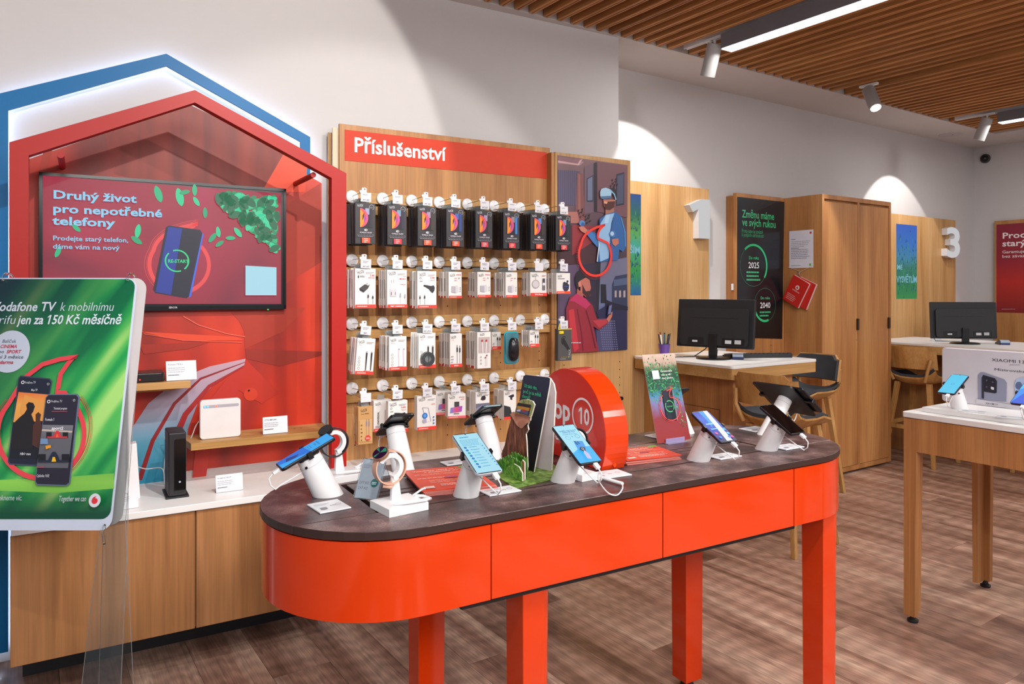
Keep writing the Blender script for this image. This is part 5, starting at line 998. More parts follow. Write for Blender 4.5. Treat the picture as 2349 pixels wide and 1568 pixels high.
# fanned leaflets lying flat
def leaflets(c, rz, w_, d_, n, lab, blab, mirror=False):
    base = None
    for k in range(n):
        last = k == n-1
        t = thing('leaflet', lab if last else f'{ORD[n-1-k]} leaflet from the top of the pile '+blab.split('pile ')[1], 'leaflet', (c[0]+rnd.uniform(-.004, .004), c[1]+rnd.uniform(-.004, .004), TZ+.0005+k*.0032), rz+rnd.uniform(-.03, .03)*(not last), 'red leaflets in the '+('right' if mirror else 'left')+' pile', A=True)
        MB().box(-w_/2, w_/2, -d_/2, d_/2, 0, .0026, mat('#d8482f', .4) if last else mat('#c9776c', .5)).ob('sheet', t)
        if last:
            a = Art(0, step=.0002); a.text('Vyměňte starý za nový', 0, d_*.36, .013, '#f4d8cc', .02, 'c', width=w_*.8); a.text('a dostanete víc', 0, d_*.28, .013, '#f4d8cc', .02, 'c', width=w_*.5)
            a.lines(-w_*.42, d_*.20, w_*.84, 2, .011, .003, '#f0b8a6', 3); a.lines(-w_*.42, d_*.0, w_*.5, 1, .01, .004, '#f4d8cc', 5); a.lines(-w_*.3, -d_*.12, w_*.7, 3, .012, .003, '#f0b8a6', 6); a.lines(-w_*.2, -d_*.32, w_*.6, 2, .012, .004, '#f4d8cc', 7)
            a.poly([(w_*.28, d_*.40), (w_*.46, d_*.36), (w_*.48, d_*.46), (w_*.36, d_*.48)], '#66b83e'); a.rect(-w_*.44, -d_*.45, -w_*.30, -d_*.36, '#f4d8cc'); a.poly([(-w_*.05, -d_*.06), (w_*.14, -d_*.05), (w_*.13, d_*.04), (-w_*.03, d_*.03)], '#b8506a')
            a.mb.v = [(v[0], v[2], .0028-v[1]) for v in a.mb.v]; a.ob('print', t)
leaflets((.905, 1.905), math.radians(-10), .205, .235, 5, 'top red leaflet of the pile behind the silver phone', 'red leaflet lower in the pile behind the silver phone')
leaflets((1.585, 1.872), math.radians(-8), .205, .150, 5, 'top red leaflet of the pile right of the round sign', 'red leaflet lower in the pile right of the round sign', True)
# round red sign facing the left end
t = thing('round_sign', 'thick round red sign reading Top 10 standing on the red table', 'sign', (1.36, 1.965, TZ), A=True)
R_ = .200; zc = .096; pr = [( -math.cos(a_)*R_, zc+math.sin(a_)*R_) for a_ in [math.radians(-28.5+k*237/44) for k in range(45)]]
MB().prism([(p[0], p[1]) for p in pr], 0, .088, mat('#d22b1c', .3, coat=.3), 'x', side=RED).ob('drum', t, .0015, 1)
Mx = Matrix(((0, 1, 0, 0), (-1, 0, 0, 0), (0, 0, 1, 0), (0, 0, 0, 1)))          # print plane: u -> -y, facing -x
a = Art(-.0006, M=Mx); a.text('Top', -.136, .127, .100, '#e8e4ea', .03, 'l', width=.150); a.ring(.082, .154, .054, .007, '#e8e4ea'); a.text('10', .090, .130, .070, '#e8e4ea', .03, 'c', width=.058); a.text('Bestseller', -.165, .056, .055, '#e8e4ea', .02, width=.25); a.ob('lettering', t)
MB().cyl((.045, -.181, .015), (.045, -.186, .015), .006, .006, RED, 14).ob('screw', t)
# forest standee: card cut-outs facing the left end
def xp(X):
    return lambda px, py: (lambda q: (-(q[1]-1.86), q[2]-TZ))(xa(px, py, X))
t = thing('forest_standee', 'cardboard forest standee with a tree stump holding a phone and a dark board', 'display stand', (1.15, 1.86, TZ), A=True)
def card(X, pts, front, edge='#d8d2c8', name='board', th=.004):
    P = xp(X); q = [P(*p) for p in pts]; b = MB(); n_ = len(q); x = X-1.15
    vs = [(x, -p[0], max(.001, p[1])) for p in q]+[(x+th, -p[0], max(.001, p[1])) for p in q]
    b.add(vs, [tuple(range(n_))], front); b.add(vs, [tuple(reversed(range(n_, 2*n_)))], mat(edge, .6)); b.add(vs, [(i, (i+1) % n_, n_+(i+1) % n_, n_+i) for i in range(n_)], mat(edge, .6)); return b.ob(name, t)
pts = []
MB().prism([(-.115, -.11), (.0, -.085), (.10, -.06), (.125, .06), (.06, .12), (-.09, .10)], .0005, .004, field('print_moss', [(.3, '#3c5a22'), (.5, '#6a8c3c'), (.65, '#8fae58'), (.8, '#a8bc7a')], (1, 1, 1), 45, .5, detail=5)).ob('base_card', t)
navy = gradz('print_navy', [(0, '#04060c'), (.5, '#0f1c2a'), (1, '#1f3450')], 0, .3)
card(1.21, [(1226, 1090), (1262, 1080), (1265, 1078), (1273, 925), (1274, 900), (1270, 880), (1262, 867), (1256, 864), (1242, 880), (1226, 1040)], mat('#cfc6cc', .5), name='support_board')
card(1.17, [(1205, 1084), (1224, 1088), (1261, 880), (1262, 868), (1258, 865), (1206, 859), (1201, 862), (1199, 870), (1185, 960), (1190, 1000)], navy, name='dark_board')
P = xp(1.1695); a = Art(-.0012-.0, P, M=Matrix.Translation((.0195, 0, 0)) @ Mx)
for k, (s_, px, py, wpx) in enumerate((('Už také víte,', 1203, 887, .075), ('proč je na světě', 1201, 900, .102), ('choroš?', 1199, 911, .048))): a.text(s_, px, py, .0158, '#2fd49a', .01, width=wpx)
a.ob('lettering', t)
bark = field('print_bark', [(.3, '#2c1610'), (.45, '#5e3524'), (.6, '#91583a'), (.75, '#b98060')], (1, 5, .8), 24, .6, detail=5)
card(1.135, [(1152, 1095), (1150, 1040), (1158, 1020), (1165, 985), (1172, 962), (1170, 950), (1180, 945), (1210, 950), (1216, 960), (1210, 975), (1212, 985), (1206, 995), (1208, 1015), (1210, 1070), (1206, 1098)], bark, name='stump')
card(1.128, [(1170, 950), (1176, 944), (1200, 946), (1217, 956), (1216, 964), (1205, 972), (1195, 982), (1185, 975), (1178, 962)], field('print_fungus', [(.3, '#a06448'), (.6, '#cc9478'), (.8, '#dcae94')], (1, 1, 1), 20, 1), name='bracket_fungus')
card(1.122, [(1181, 946), (1186, 925), (1196, 916), (1208, 915), (1222, 920), (1226, 928), (1218, 955)], field('print_leafage', [(.3, '#4c6a2c'), (.5, '#9ab068'), (.7, '#c8a888')], (1, 1, 1), 60, 1), name='phone_card')
P = xp(1.1215); a = Art(-.0004, P, M=Matrix.Translation((-.0285, 0, 0)) @ Mx); a.poly([(1183, 944), (1189, 923), (1219, 928), (1213, 953)], '#1f1c30'); a.poly([(1186, 937), (1188, 930), (1216, 935), (1214, 942)], '#c8902c'); a.poly([(1184, 943), (1186, 937), (1214, 942), (1212, 951)], '#4a5a88'); a.poly([(1187, 939), (1195, 938), (1195, 943), (1186, 943)], '#d8dce8'); a.poly([(1199, 938), (1207, 940), (1206, 944), (1198, 943)], '#c83028'); a.ob('phone_print', t)
gm = [field('print_fern%d' % k, [(.3, '#1e4a14'), (.5, '#3f8a24'), (.65, '#6ab83a'), (.8, '#9ad85e')], (1, 1, 1), 70, 1.2, detail=4) for k in range(1)][0]
def spiky(x0, x1, yb_, yt, n_, amp, sd):
    r_ = random.Random(sd); o_ = [(x0, yb_)]
    for i in range(n_+1): x = x0+(x1-x0)*i/n_; o_.append((x, yt+amp*abs(i/n_*2-1)**1.5+(r_.uniform(1, 5) if i % 2 else -r_.uniform(0, 6)))); 
    return o_+[(x1, yb_)]
card(1.118, spiky(1152, 1208, 1100, 1040, 16, 12, 4), gm, '#4d7a30', name='foliage'); card(1.095, spiky(1140, 1195, 1098, 1048, 18, 12, 5), gm, '#4d7a30', name='foliage'); card(1.080, [(1158, 1102), (1158, 1080), (1166, 1068), (1178, 1063), (1190, 1070), (1198, 1085), (1198, 1103)], field('print_bush', [(.3, '#33601e'), (.5, '#5c9c34'), (.7, '#92c95c')], (1, 1, 1), 90, 1, detail=5), name='bush')
card(1.100, [(1198, 1100), (1197, 1070), (1194, 1060), (1198, 1054), (1203, 1060), (1203, 1100)], mat('#a8714c', .6), name='mushroom')
# tall leaflet in a clear foot
t = thing('tall_leaflet', 'tall leaflet with leaves and a phone, leaning back in a clear foot', 'leaflet', (1.846, 1.993, TZ), A=True)
ls = math.radians(15.5); M = Matrix.Rotation(-ls, 4, 'X'); lw, lh = .158, .325
b = MB(); b.M = M; b.box(-lw/2, lw/2, 0, .0012, .004, lh, mat('#c8b8b0', .4)); b.ob('sheet', t)
a = Art(-.0004, M=M, rough=.3); hx = lw/2
a.rect(-hx, .004, hx, lh, gradz('print_leaflet', [(0, '#8a1a1c'), (.28, '#7c1f2a'), (.45, '#6a6a9a'), (.52, '#2c7a98'), (.6, '#124a44'), (.78, '#0f3a24'), (.84, '#5a6a4a'), (.88, '#a89080'), (1, '#c4ab9c')], 0, .315, noise=.12))
lv = {'#2c7a44': [], '#164a2a': [], '#46a868': []}
for k in range(420):
    z = rnd.triangular(lh*.42, lh*.99, lh*.66); u = rnd.uniform(-hx+.003, hx-.003)
    if u > .01 and rnd.random() < .25: z = rnd.uniform(lh*.16, lh*.5); u = rnd.uniform(.035, hx-.003)
    pts_ = leaf(u, z, rnd.uniform(.004, .008), rnd.uniform(0, 6.3)); lv[rnd.choice(list(lv))].append(pts_)
for k_, v_ in lv.items(): a.polys(v_, k_)
a.poly([(-.020, .082), (.030, .075), (.032, .188), (-.020, .190)], '#10151e'); a.poly([(.030, .075), (.034, .078), (.036, .186), (.032, .188)], '#77808a'); a.stroke(mark_path(.008, .125, .046), .0032, '#ee4a44', True); a.stroke(mark_path(.008, .125, .053), .0012, '#c83238', True)
a.poly([(-.018, .085), (.006, .082), (.006, .186), (-.018, .188)], '#1a2230'); a.ring(.006, .130, .020, .0028, '#3fc47a', a0=-40, a1=120); a.ring(.006, .130, .020, .0028, '#3fc47a', a0=140, a1=300); a.text('RE-START', .006, .127, .007, '#3fc47a', .01, 'c', width=.028)
a.rect(-.050, .232, -.018, .264, '#dfe3e6'); a.text('Garantovaná', -.010, .256, .0098, '#e4e6e8', .01, width=.056); a.text('cena za váš', -.010, .243, .0098, '#e4e6e8', .01, width=.046); a.text('starý telefon', -.010, .230, .0098, '#e4e6e8', .01, width=.054); a.ob('print', t)
MB().box(-.045, .045, -.016, .02, 0, .002, mat('#cfc4f0', .1, trans=.6)).box(-.045, .045, -.0045, -.003, .001, .018, mat('#cfc4f0', .1, trans=.6)).ob('clear_foot', t)
# ---------------------------------------------------------------- service desks, stools, cupboards (frame B)
def screen_panel(x0, x1, zt, num, nx, nz, lab, sx, sz0, sz1, words, z0=0, slab_=''):
    o = ((x0+x1)/2, 3.8, 0); t = thing('desk_backboard', lab, 'wall panel', o)
    MB(o).box(x0, x1, 3.80, 3.83, z0, zt, W_LIGHT).box(x0+.03, x1-.03, 3.83, 3.868, z0, zt-.03, W_PANEL).ob('board', t, .001)
    vs, fs, wd = text_mesh(num, .03, 4)
    if num == '1': vs = [(.0, .82), (.62, 1.0), (1.0, 1.0), (1.0, 0), (.45, 0), (.45, .74), (.18, .65)]; fs = [(3, 4, 5, 1, 2), (0, 6, 5, 1)]; wd = 1.0
    h = max(v[1] for v in vs); s_ = (nz[1]-nz[0])/h; sxw = (nx[1]-nx[0])/(wd-min(v[0] for v in vs)); mnx = min(v[0] for v in vs); b = MB(o)
    fr = [(nx[0]+(v[0]-mnx)*sxw, 3.745, nz[0]+v[1]*s_) for v in vs]; bk = [(p[0], 3.799, p[2]) for p in fr]; n = len(fr)
    b.add(fr, fs, mat('#f2f2f4', emit=.55)); ed = {}
    for f in fs:
        for i in range(len(f)): e_ = (f[i], f[(i+1) % len(f)]); ed[e_] = 1
    side = [(a_, b_, n+b_, n+a_) for (a_, b_) in ed if (b_, a_) not in ed]; b.add(fr+bk, side, mat('#d9d9dd', .4)); b.ob('number', t, fix=False)
    a = Art(-.0005); a.P = lambda u, v: (u-o[0], v)
    a.rect(sx[0], sz0, sx[1], sz1, gradz('screen_forest'+num, [(0, '#2a8a4a'), (.2, '#1f7a52'), (.42, '#2b7a6a'), (.55, '#3a86a8'), (.75, '#2a72c4'), (1, '#2a62c8')] if num == '3' else [(0, '#0f5a9a'), (.18, '#178a58'), (.3, '#2a9a3a'), (.5, '#3aa890'), (.62, '#5aa848'), (.8, '#126a58'), (1, '#0c4a9a')], sz0, sz1, emit=.75, noise=.25))
    sp = {'#0d5a46': [], '#3fae6a': [], '#14508a': []}
    for k in range(160): u = rnd.uniform(sx[0]+.01, sx[1]-.01); v = rnd.triangular(sz0, sz1-.05, sz0+.2); sp[rnd.choice(list(sp))].append([(u-.006, v), (u+.006, v+.004), (u, v+rnd.uniform(.01, .05))])
    if num == '1': sp = {k_: [p for p in v_ if p[0][0] > sx[0]] for k_, v_ in sp.items()}
    a.e = .6
    for k_, v_ in sp.items(): a.polys([p for p in v_ if max(q[1] for q in p) < sz1-.01], k_)
    for (w_, x, z, s2, ww) in words: a.text(w_, x, z, s2, '#8fd0e8', .02, width=ww)
    a.ob('screen', t); return t
screen_panel(3.17, 4.376, 2.268, '1', (4.10, 4.325), (1.885, 2.178), 'oak backboard behind the first desk with a white number 1 and a screen', (3.30, 3.667), 1.463, 2.176, [('VYŘEŠÍM', 3.40, 1.76, .065, .255)])
screen_panel(6.85, 8.207, 2.235, '3', (7.905, 8.185), (1.848, 2.150), 'oak backboard behind the far desk with a white number 3 and a screen', (7.04, 7.425), 1.415, 2.14, [('ME', 7.05, 1.70, .066, .10), ('VYSVĚTLÍM', 7.045, 1.575, .086, .37)])
# dark poster panel by the wardrobe
o = (4.97, 3.78, 0); t = thing('wall_poster', 'oak panel with a dark poster about 2025 and 2040 beside the wardrobe', 'wall panel', o)
MB(o).box(4.672, 5.272, 3.78, 3.815, 0, 2.262, W_DARK).ob('board', t, .001); MB(o).box(4.655, 5.272, 3.815, 3.868, 0, 2.24, W_DARK).ob('frame', t)
MB(o).box(4.648, 4.662, 3.80, 3.812, 1.50, 1.55, mat('#e6e6ea', .4)).ob('tag', t)
def kp(cx, cy): q = yb(cx/3.016+1240, cy/3.016+300, 3.78); return (q[0]-o[0], q[2])
def lp(px, py): q = yb(px, py, 3.78); return (q[0]-o[0], q[2])
a = Art(-.001, lp, rough=.25); a.poly([(1691, 451), (1799, 463), (1794, 777), (1690, 774)], gradz('print_charcoal', [(0, '#121216'), (.5, '#1a1b22'), (1, '#242a30')], 1.1, 2.2, rough=.2))
a.text('Změnu máme', 1702, 498, .086, '#46c98a', .01, width=.40); a.text('ve svých rukou', 1702, 517, .086, '#46c98a', .01, width=.42); a.text('Proto jsme se zavázali', 1701, 533, .045, '#3aa876', .0, width=.26); a.text('k podpoře udržitelnosti', 1701, 542, .045, '#3aa876', .0, width=.27)
c1 = lp(1728, 609); c2 = lp(1754, 699); a.P = ID
a.ring(c1[0], c1[1], .165, .004, '#2c6a4e'); a.ring(c1[0], c1[1], .165, .018, '#2fb878', a0=-35, a1=130); a.ring(c2[0], c2[1], .135, .004, '#2c6a4e'); a.ring(c2[0], c2[1], .130, .018, '#2fb878', a0=175, a1=290)
a.text('Do roku', c1[0], c1[1]+.05, .035, '#46c98a', 0, 'c'); a.text('2025', c1[0], c1[1]-.02, .068, '#e4e6e8', .005, 'c'); a.lines(c1[0]-.09, c1[1]-.06, .18, 3, .03, .014, '#3aa876', 1); a.text('Do roku', c2[0], c2[1]+.045, .034, '#46c98a', 0, 'c'); a.text('2040', c2[0], c2[1]-.025, .066, '#e4e6e8', .005, 'c'); a.lines(c2[0]-.07, c2[1]-.065, .14, 2, .028, .013, '#3aa876', 2)
a.P = lp; a.lines(1697, 762, 22, 1, 1, 1.2, '#8a8c90', 3); a.ob('poster', t)
b = MB(o)
for k in range(6): b.cyl((5.10, 3.7792, 1.05-.052*k), (5.10, 3.782, 1.05-.052*k), .004, .004, mat('#22160c', .9), 8)
tag(b.ob('peg_holes', t), kind='stuff')
# wardrobe
WX0, WX1, WY = 5.277, 6.285, 3.437; o = (5.78, WY, 0)
t = thing('wardrobe', 'tall oak two-door wardrobe with small dark handles', 'wardrobe', o)
MB(o).box(WX0, WX0+.03, WY, 3.865, .02, 2.26, W_DARK).box(WX1-.03, WX1, WY, 3.865, .02, 2.26, W_DARK).box(WX0+.03, WX1-.03, WY+.03, 3.865, .04, 2.23, W_DARK).box(WX0+.03, WX1-.03, WY, 3.865, 2.225, 2.26, W_DARK).box(WX0+.03, WX1-.03, WY, WY+.03, .02, .055, W_DARK).ob('carcass', t, .001)
MB(o).box(WX0+.02, WX1-.02, WY+.04, 3.86, 0, .02, BLKM).ob('plinth_and_shade', t)
for x0, x1 in ((WX0+.033, (WX0+WX1)/2-.004), ((WX0+WX1)/2+.024, WX1-.033)):
    dr = MB(o).box(x0, x1, WY+.004, WY+.026, .058, 2.205, W_DARK).ob('door', t, .0015)
    MB(o).rbox(x1-.018, x1+.004, WY-.012, WY+.004, 1.17, 1.265, .006, mat('#4a3c34', .35, .7), 'y').ob('handle', dr, .002); MB(o).cyl((x1-.015, WY+.0045, 1.09), (x1-.015, WY+.0015, 1.09), .006, .006, CHROME, 12).ob('lock', dr)
MB(o).box((WX0+WX1)/2-.004, (WX0+WX1)/2+.024, WY+.002, WY+.03, .055, 2.225, W_DARK).ob('divider', t)
# notice and booklets on the wardrobe side
def xs(px, py, X): return xb(px, py, X)
MX = Matrix(((0, 1, 0, 0), (-1, 0, 0, 0), (0, 0, 1, 0), (0, 0, 0, 1)))
p0 = xb(1811, 615, WX0); p1 = xb(1866, 526, WX0); t = thing('notice_sheet', 'white printed notice taped to the side of the wardrobe', 'notice', (WX0, (p0[1]+p1[1])/2, (p0[2]+p1[2])/2)); w_ = p0[1]-p1[1]; h_ = p1[2]-p0[2]
MB().box(-.003, -.001, -w_/2, w_/2, -h_/2, h_/2, mat('#d9d6e2', .5)).ob('sheet', t)
a = Art(-.0032, M=MX); a.lines(-w_*.42, h_*.26, w_*.3, 1, 1, .006, '#8a8a9a', 1); a.lines(-w_*.42, h_*.2, w_*.8, 4, .014, .005, '#a4a4b2', 2); a.lines(-w_*.42, h_*.02, w_*.5, 1, 1, .006, '#7a7a8a', 3); a.lines(-w_*.42, -h_*.02, w_*.8, 6, .014, .006, '#9a9aaa', 4); a.circ(w_*.4, h_*.42, .009, '#c83030'); a.rect(w_*.34, -h_*.45, w_*.42, -h_*.39, '#6ab848'); a.lines(-w_*.42, -h_*.44, w_*.5, 1, 1, .004, '#9a9aaa', 5); a.ob('print', t)
pc = xb(1838, 620, WX0)
t = thing('hanging_string', 'thin string with metal clips holding the red booklets on the wardrobe side', 'string', (WX0, pc[1], pc[2]))
MB().tube([(-.004, .12, .03), (-.008, .0, -.01), (-.004, -.12, .04)], .0018, mat('#c9bfb4', .6), 5).tube([(-.006, .02, -.005), (-.012, .03, -.06), (-.012, .01, -.06), (-.006, .01, -.008)], .002, CHROME, 5, True).ob('string', t, fix=False)
for k, (dy, ang, cx_, lab, red) in enumerate(((.035, .50, -.030, 'red booklet with a white round logo hanging on the wardrobe side', 1), (-.035, .42, -.012, 'white-paged red booklet hanging behind the front one on the wardrobe', 0))):
    c_ = xb(1829 if red else 1842, 668 if red else 672, WX0-.02); t = thing('booklet', lab, 'booklet', (WX0+cx_, c_[1], c_[2])); M = Matrix.Rotation(ang, 4, 'X'); b = MB(); b.M = M
    b.box(-.010, .010, -.08, .08, -.11, .11, mat('#e2dede', .6)).box(-.012, -.010, -.081, .081, -.111, .111, mat('#c5241c', .4)).box(.010, .012, -.081, .081, -.111, .111, mat('#c5241c', .4)); b.ob('cover', t)
    if red:
        a = Art(-.0125, M=M @ MX); a.circ(.0, .035, .018, '#e8dcdc'); a.poly(mark_path(0, .033, .009), '#c5241c'); a.text('vodafone', 0, -.002, .020, '#e8dcdc', .0, 'c'); a.lines(-.06, -.045, .09, 4, .014, .005, '#e0b0ac', 3); a.ob('print', t)

def desk(x0, x1, y0, y1, px0, px1, py0, lab, zt=1.04, drawer=True):
    o = ((x0+x1)/2, (y0+y1)/2, 0); t = thing('service_desk', lab, 'desk', o)
    MB(o).rbox(x0, x1, y0, y1, zt-.018, zt, .025, WHITE).ob('top', t, .002); MB(o).rbox(x0+.003, x1-.003, y0+.003, y1-.003, zt-.085, zt-.018, .022, W_X).ob('edge_band', t)
    MB(o).box(px0, px1, py0, y1, .0, zt-.085, W_DARK).ob('pedestal', t, .002)
    if drawer:
        p = xb(1651, 939, px0); q = xb(1597, 925, px0)
        MB(o).box(px0-.002, px0, p[1], 3.55, p[2]-.002, p[2], BLACK).box(px0-.002, px0, p[1]-.002, p[1], p[2]-.55, p[2], BLACK).ob('drawer_gap', t)
        MB(o).cyl((4.28, 3.2, 0), (4.28, 3.2, zt-.085), .03, .03, WHITEP, 16).ob('leg', t); MB(o).box(px1-.12, px1-.08, py0-.005, py0+.02, zt-.105, zt-.085, mat('#c9b9c4')).ob('socket', t)
    return t
desk(3.585, 4.44, 2.925, 3.795, 3.70, 4.30, 3.02, 'near service desk with a white top and thick oak edge under number 1')
desk(6.42, 7.35, 1.6, 3.795, 6.90, 7.25, 1.7, 'far service desk with a white top below number 3', drawer=False)

def monitor(loc, yaw, w_, h_, zc, tilt, lab):
    t = thing('monitor', lab, 'monitor', loc, yaw)          # seen from behind: back faces -y
    R = Matrix.Translation((0, 0, zc)) @ Matrix.Rotation(tilt, 4, 'X'); b = MB(); b.M = R
    b.rbox(-w_/2, w_/2, -.012, .012, -h_/2, h_/2, .006, mat('#19191d', .42), 'y'); b.ob('casing', t, .003)
    b = MB(); b.M = R; b.rbox(-w_*.44, w_*.44, -.030, -.010, -h_*.46, h_*.30, .02, mat('#1c1c20', .45), 'y'); b.box(-w_*.30, w_*.30, -.0305, -.029, h_*.10, h_*.115, BLACK); b.ob('rear_housing', t, .006)
    b = MB(); b.M = R; b.box(-w_*.33, -w_*.12, -.0315, -.028, -h_*.44, -h_*.30, BLACK); b.ob('port_recess', t); b = MB(); b.M = R; b.box(w_*.12, w_*.40, -.0315, -.028, -h_*.44, -h_*.30, BLACK); b.ob('port_recess', t)
    b = MB(); b.M = R; b.box(w_*.16, w_*.24, -.0322, -.031, -h_*.41, -h_*.34, mat('#b9b9be')); b.box(w_*.28, w_*.36, -.0322, -.031, -h_*.41, -h_*.33, mat('#a9a9ae')); b.box(-w_*.27, -w_*.2, -.0322, -.031, -h_*.40, -h_*.36, mat('#b9b9be')); b.ob('sticker', t)
    MB().box(-.028, .028, -.05, -.03, .01, zc-h_*.2, mat('#101013', .35)).ob('neck', t, .003)
    MB().lathe([(.115, 0), (.115, .006), (.10, .012), (.03, .016)], mat('#101013', .3), 36, (0, -.03, 0)).ob('base', t)
    b = MB(); b.M = R; b.box(-w_/2+.008, w_/2-.008, .0121, .0126, -h_/2+.012, h_/2-.01, mat('#3a6a9a', emit=.4)); b.ob('display', t); return t
monitor((3.90, 3.33, 1.04), math.radians(-34.03-40), .545, .325, .235, math.radians(-6), 'black monitor seen from behind on the near desk')
monitor((6.76, 3.07, 1.04), math.radians(-34.03-4), .545, .315, .20, math.radians(-4), 'black monitor seen from behind on the far desk')
# things on the near desk
c_ = (3.695, 3.60, 1.04)
t = thing('pen_cup', 'purple mesh pen cup full of pens on the near desk', 'pen cup', c_)
MB().lathe([(.030, 0), (.040, .085), (.041, .09), (.038, .088), (.028, .004)], mat('#6a4a9c', .4), 20).ob('cup', t)
for k in range(8):
    a_ = k*.8; dx, dy = math.cos(a_), math.sin(a_); cl = ['#1c1c20', '#2a6ac0', '#c83030', '#1c1c20', '#e0e0e0', '#1c5a3a', '#202040', '#18181a'][k]
    pn = thing('pen', 'pen standing in the purple cup on the near desk', 'pen', c_, group='pens in the purple cup'); pn['label'] = ['black','blue','red','second black','white','green','navy','charcoal'][k]+' pen standing in the purple cup on the near desk'; MB().cyl((dx*.012, dy*.012, .006), (dx*.038, dy*.038, .150+.006*(k % 3)), .0045, .0045, mat(cl, .4), 8).cyl((dx*.038, dy*.038, .150+.006*(k % 3)), (dx*.040, dy*.040, .158+.006*(k % 3)), .0035, .002, BLACK, 8).ob('barrel', pn)
c_ = atz(1694, 824, 1.04)
def terminal(c_, rz, lab):
    t = thing('card_terminal', lab, 'card terminal', c_, rz)
    MB().prism([(-.045, 0), (.10, 0), (.10, .012), (.0, .040), (-.045, .032)], -.037, .037, mat('#1d2430', .4), 'y').ob('body', t, .004)
    MB().prism([(-.0455, .008), (-.0455, .030), (-.01, .0385), (-.01, .040), (-.046, .033)], -.034, .034, mat('#aebfd0', .3), 'y').ob('display', t); MB().box(-.0465, -.045, -.034, .034, .004, .018, mat('#2c3a78', .4)).ob('front_strip', t); return t
terminal((c_[0]+.02, c_[1]+.02, 1.04), math.radians(38), 'black payment terminal with a light display on the near desk')
c3 = atz(2302, 790, 1.04); terminal((c3[0], c3[1], 1.04), math.radians(38), 'payment terminal on the far desk right of the monitor')
c_ = atz(1745, 822, 1.04); t = thing('keyboard', 'black keyboard lying on the near desk behind the terminal', 'keyboard', (4.22, 3.24, 1.04), math.radians(-28))
MB().prism([(-.07, 0), (.07, 0), (.07, .012), (-.07, .028)], -.22, .22, mat('#1a1a1e', .5), 'x').ob('base', t, .003)
b = MB()
for i in range(15):
    for j in range(5): x = -.21+i*.029; y = -.055+j*.026; z = .028-(y+.07)/.14*.016; b.box(x, x+.024, y, y+.021, z, z+.005, mat('#232328', .5))
tag(b.ob('keys', t), kind='stuff')
tag(MB().tube([(3.62, 3.62, 1.045), (3.66, 3.55, 1.045), (3.74, 3.50, 1.046), (3.82, 3.45, 1.047), (3.88, 3.40, 1.10), (3.90, 3.36, 1.16)], .0035, BLKM, 6).ob('cable', fix=False), 'black cable running across the near desk to the monitor', 'cable')
tag(MB().tube([(3.80, 3.52, 1.044), (3.90, 3.48, 1.044), (4.0, 3.42, 1.044), (4.12, 3.36, 1.045), (4.18, 3.30, 1.046)], .003, BLKM, 6).ob('cable', fix=False), 'black keyboard cable behind the near monitor', 'cable')
c_ = atz(1640, 812, 1.12); t = thing('barcode_tag', 'small white barcode tag hanging at the foot of the near monitor', 'tag', atz(1635, 818, 1.04), math.radians(-60))
MB().add([(-.028, 0, .002), (.028, 0, .002), (.034, .012, .052), (-.022, .012, .052), (-.028, .001, .002), (.028, .001, .002), (.034, .013, .052), (-.022, .013, .052)], [(0, 1, 2, 3), (7, 6, 5, 4), (0, 4, 5, 1), (1, 5, 6, 2), (2, 6, 7, 3), (3, 7, 4, 0)], mat('#dcdce0', .5)).ob('card', t)
# far desk: white docking tablet
c_ = atz(2155, 784, 1.04); t = thing('phone_dock', 'small white stand leaning on the far desk left of the monitor', 'phone stand', (c_[0]+.1, c_[1]+.06, 1.04), math.radians(-40))
MB().box(-.05, .05, -.05, .05, 0, .006, WHITEP).add([(-.045, .03, .005), (.045, .03, .005), (.045, .05, .13), (-.045, .05, .13), (-.045, .036, .005), (.045, .036, .005), (.045, .056, .13), (-.045, .056, .13)], [(0, 1, 2, 3), (7, 6, 5, 4), (0, 4, 5, 1), (1, 5, 6, 2), (2, 6, 7, 3), (3, 7, 4, 0)], WHITEP).ob('stand', t, .001)
tag(MB().tube([(c_[0]-.02, c_[1]+.05, 1.10), (c_[0]-.01, c_[1]+.03, 1.05), (c_[0]+.1, c_[1]-.05, 1.046), (c_[0]+.2, c_[1]-.15, 1.05), (6.72, 3.12, 1.12)], .003, BLKM, 6).ob('cable', fix=False), 'black cable curling on the far desk beside the monitor', 'cable')

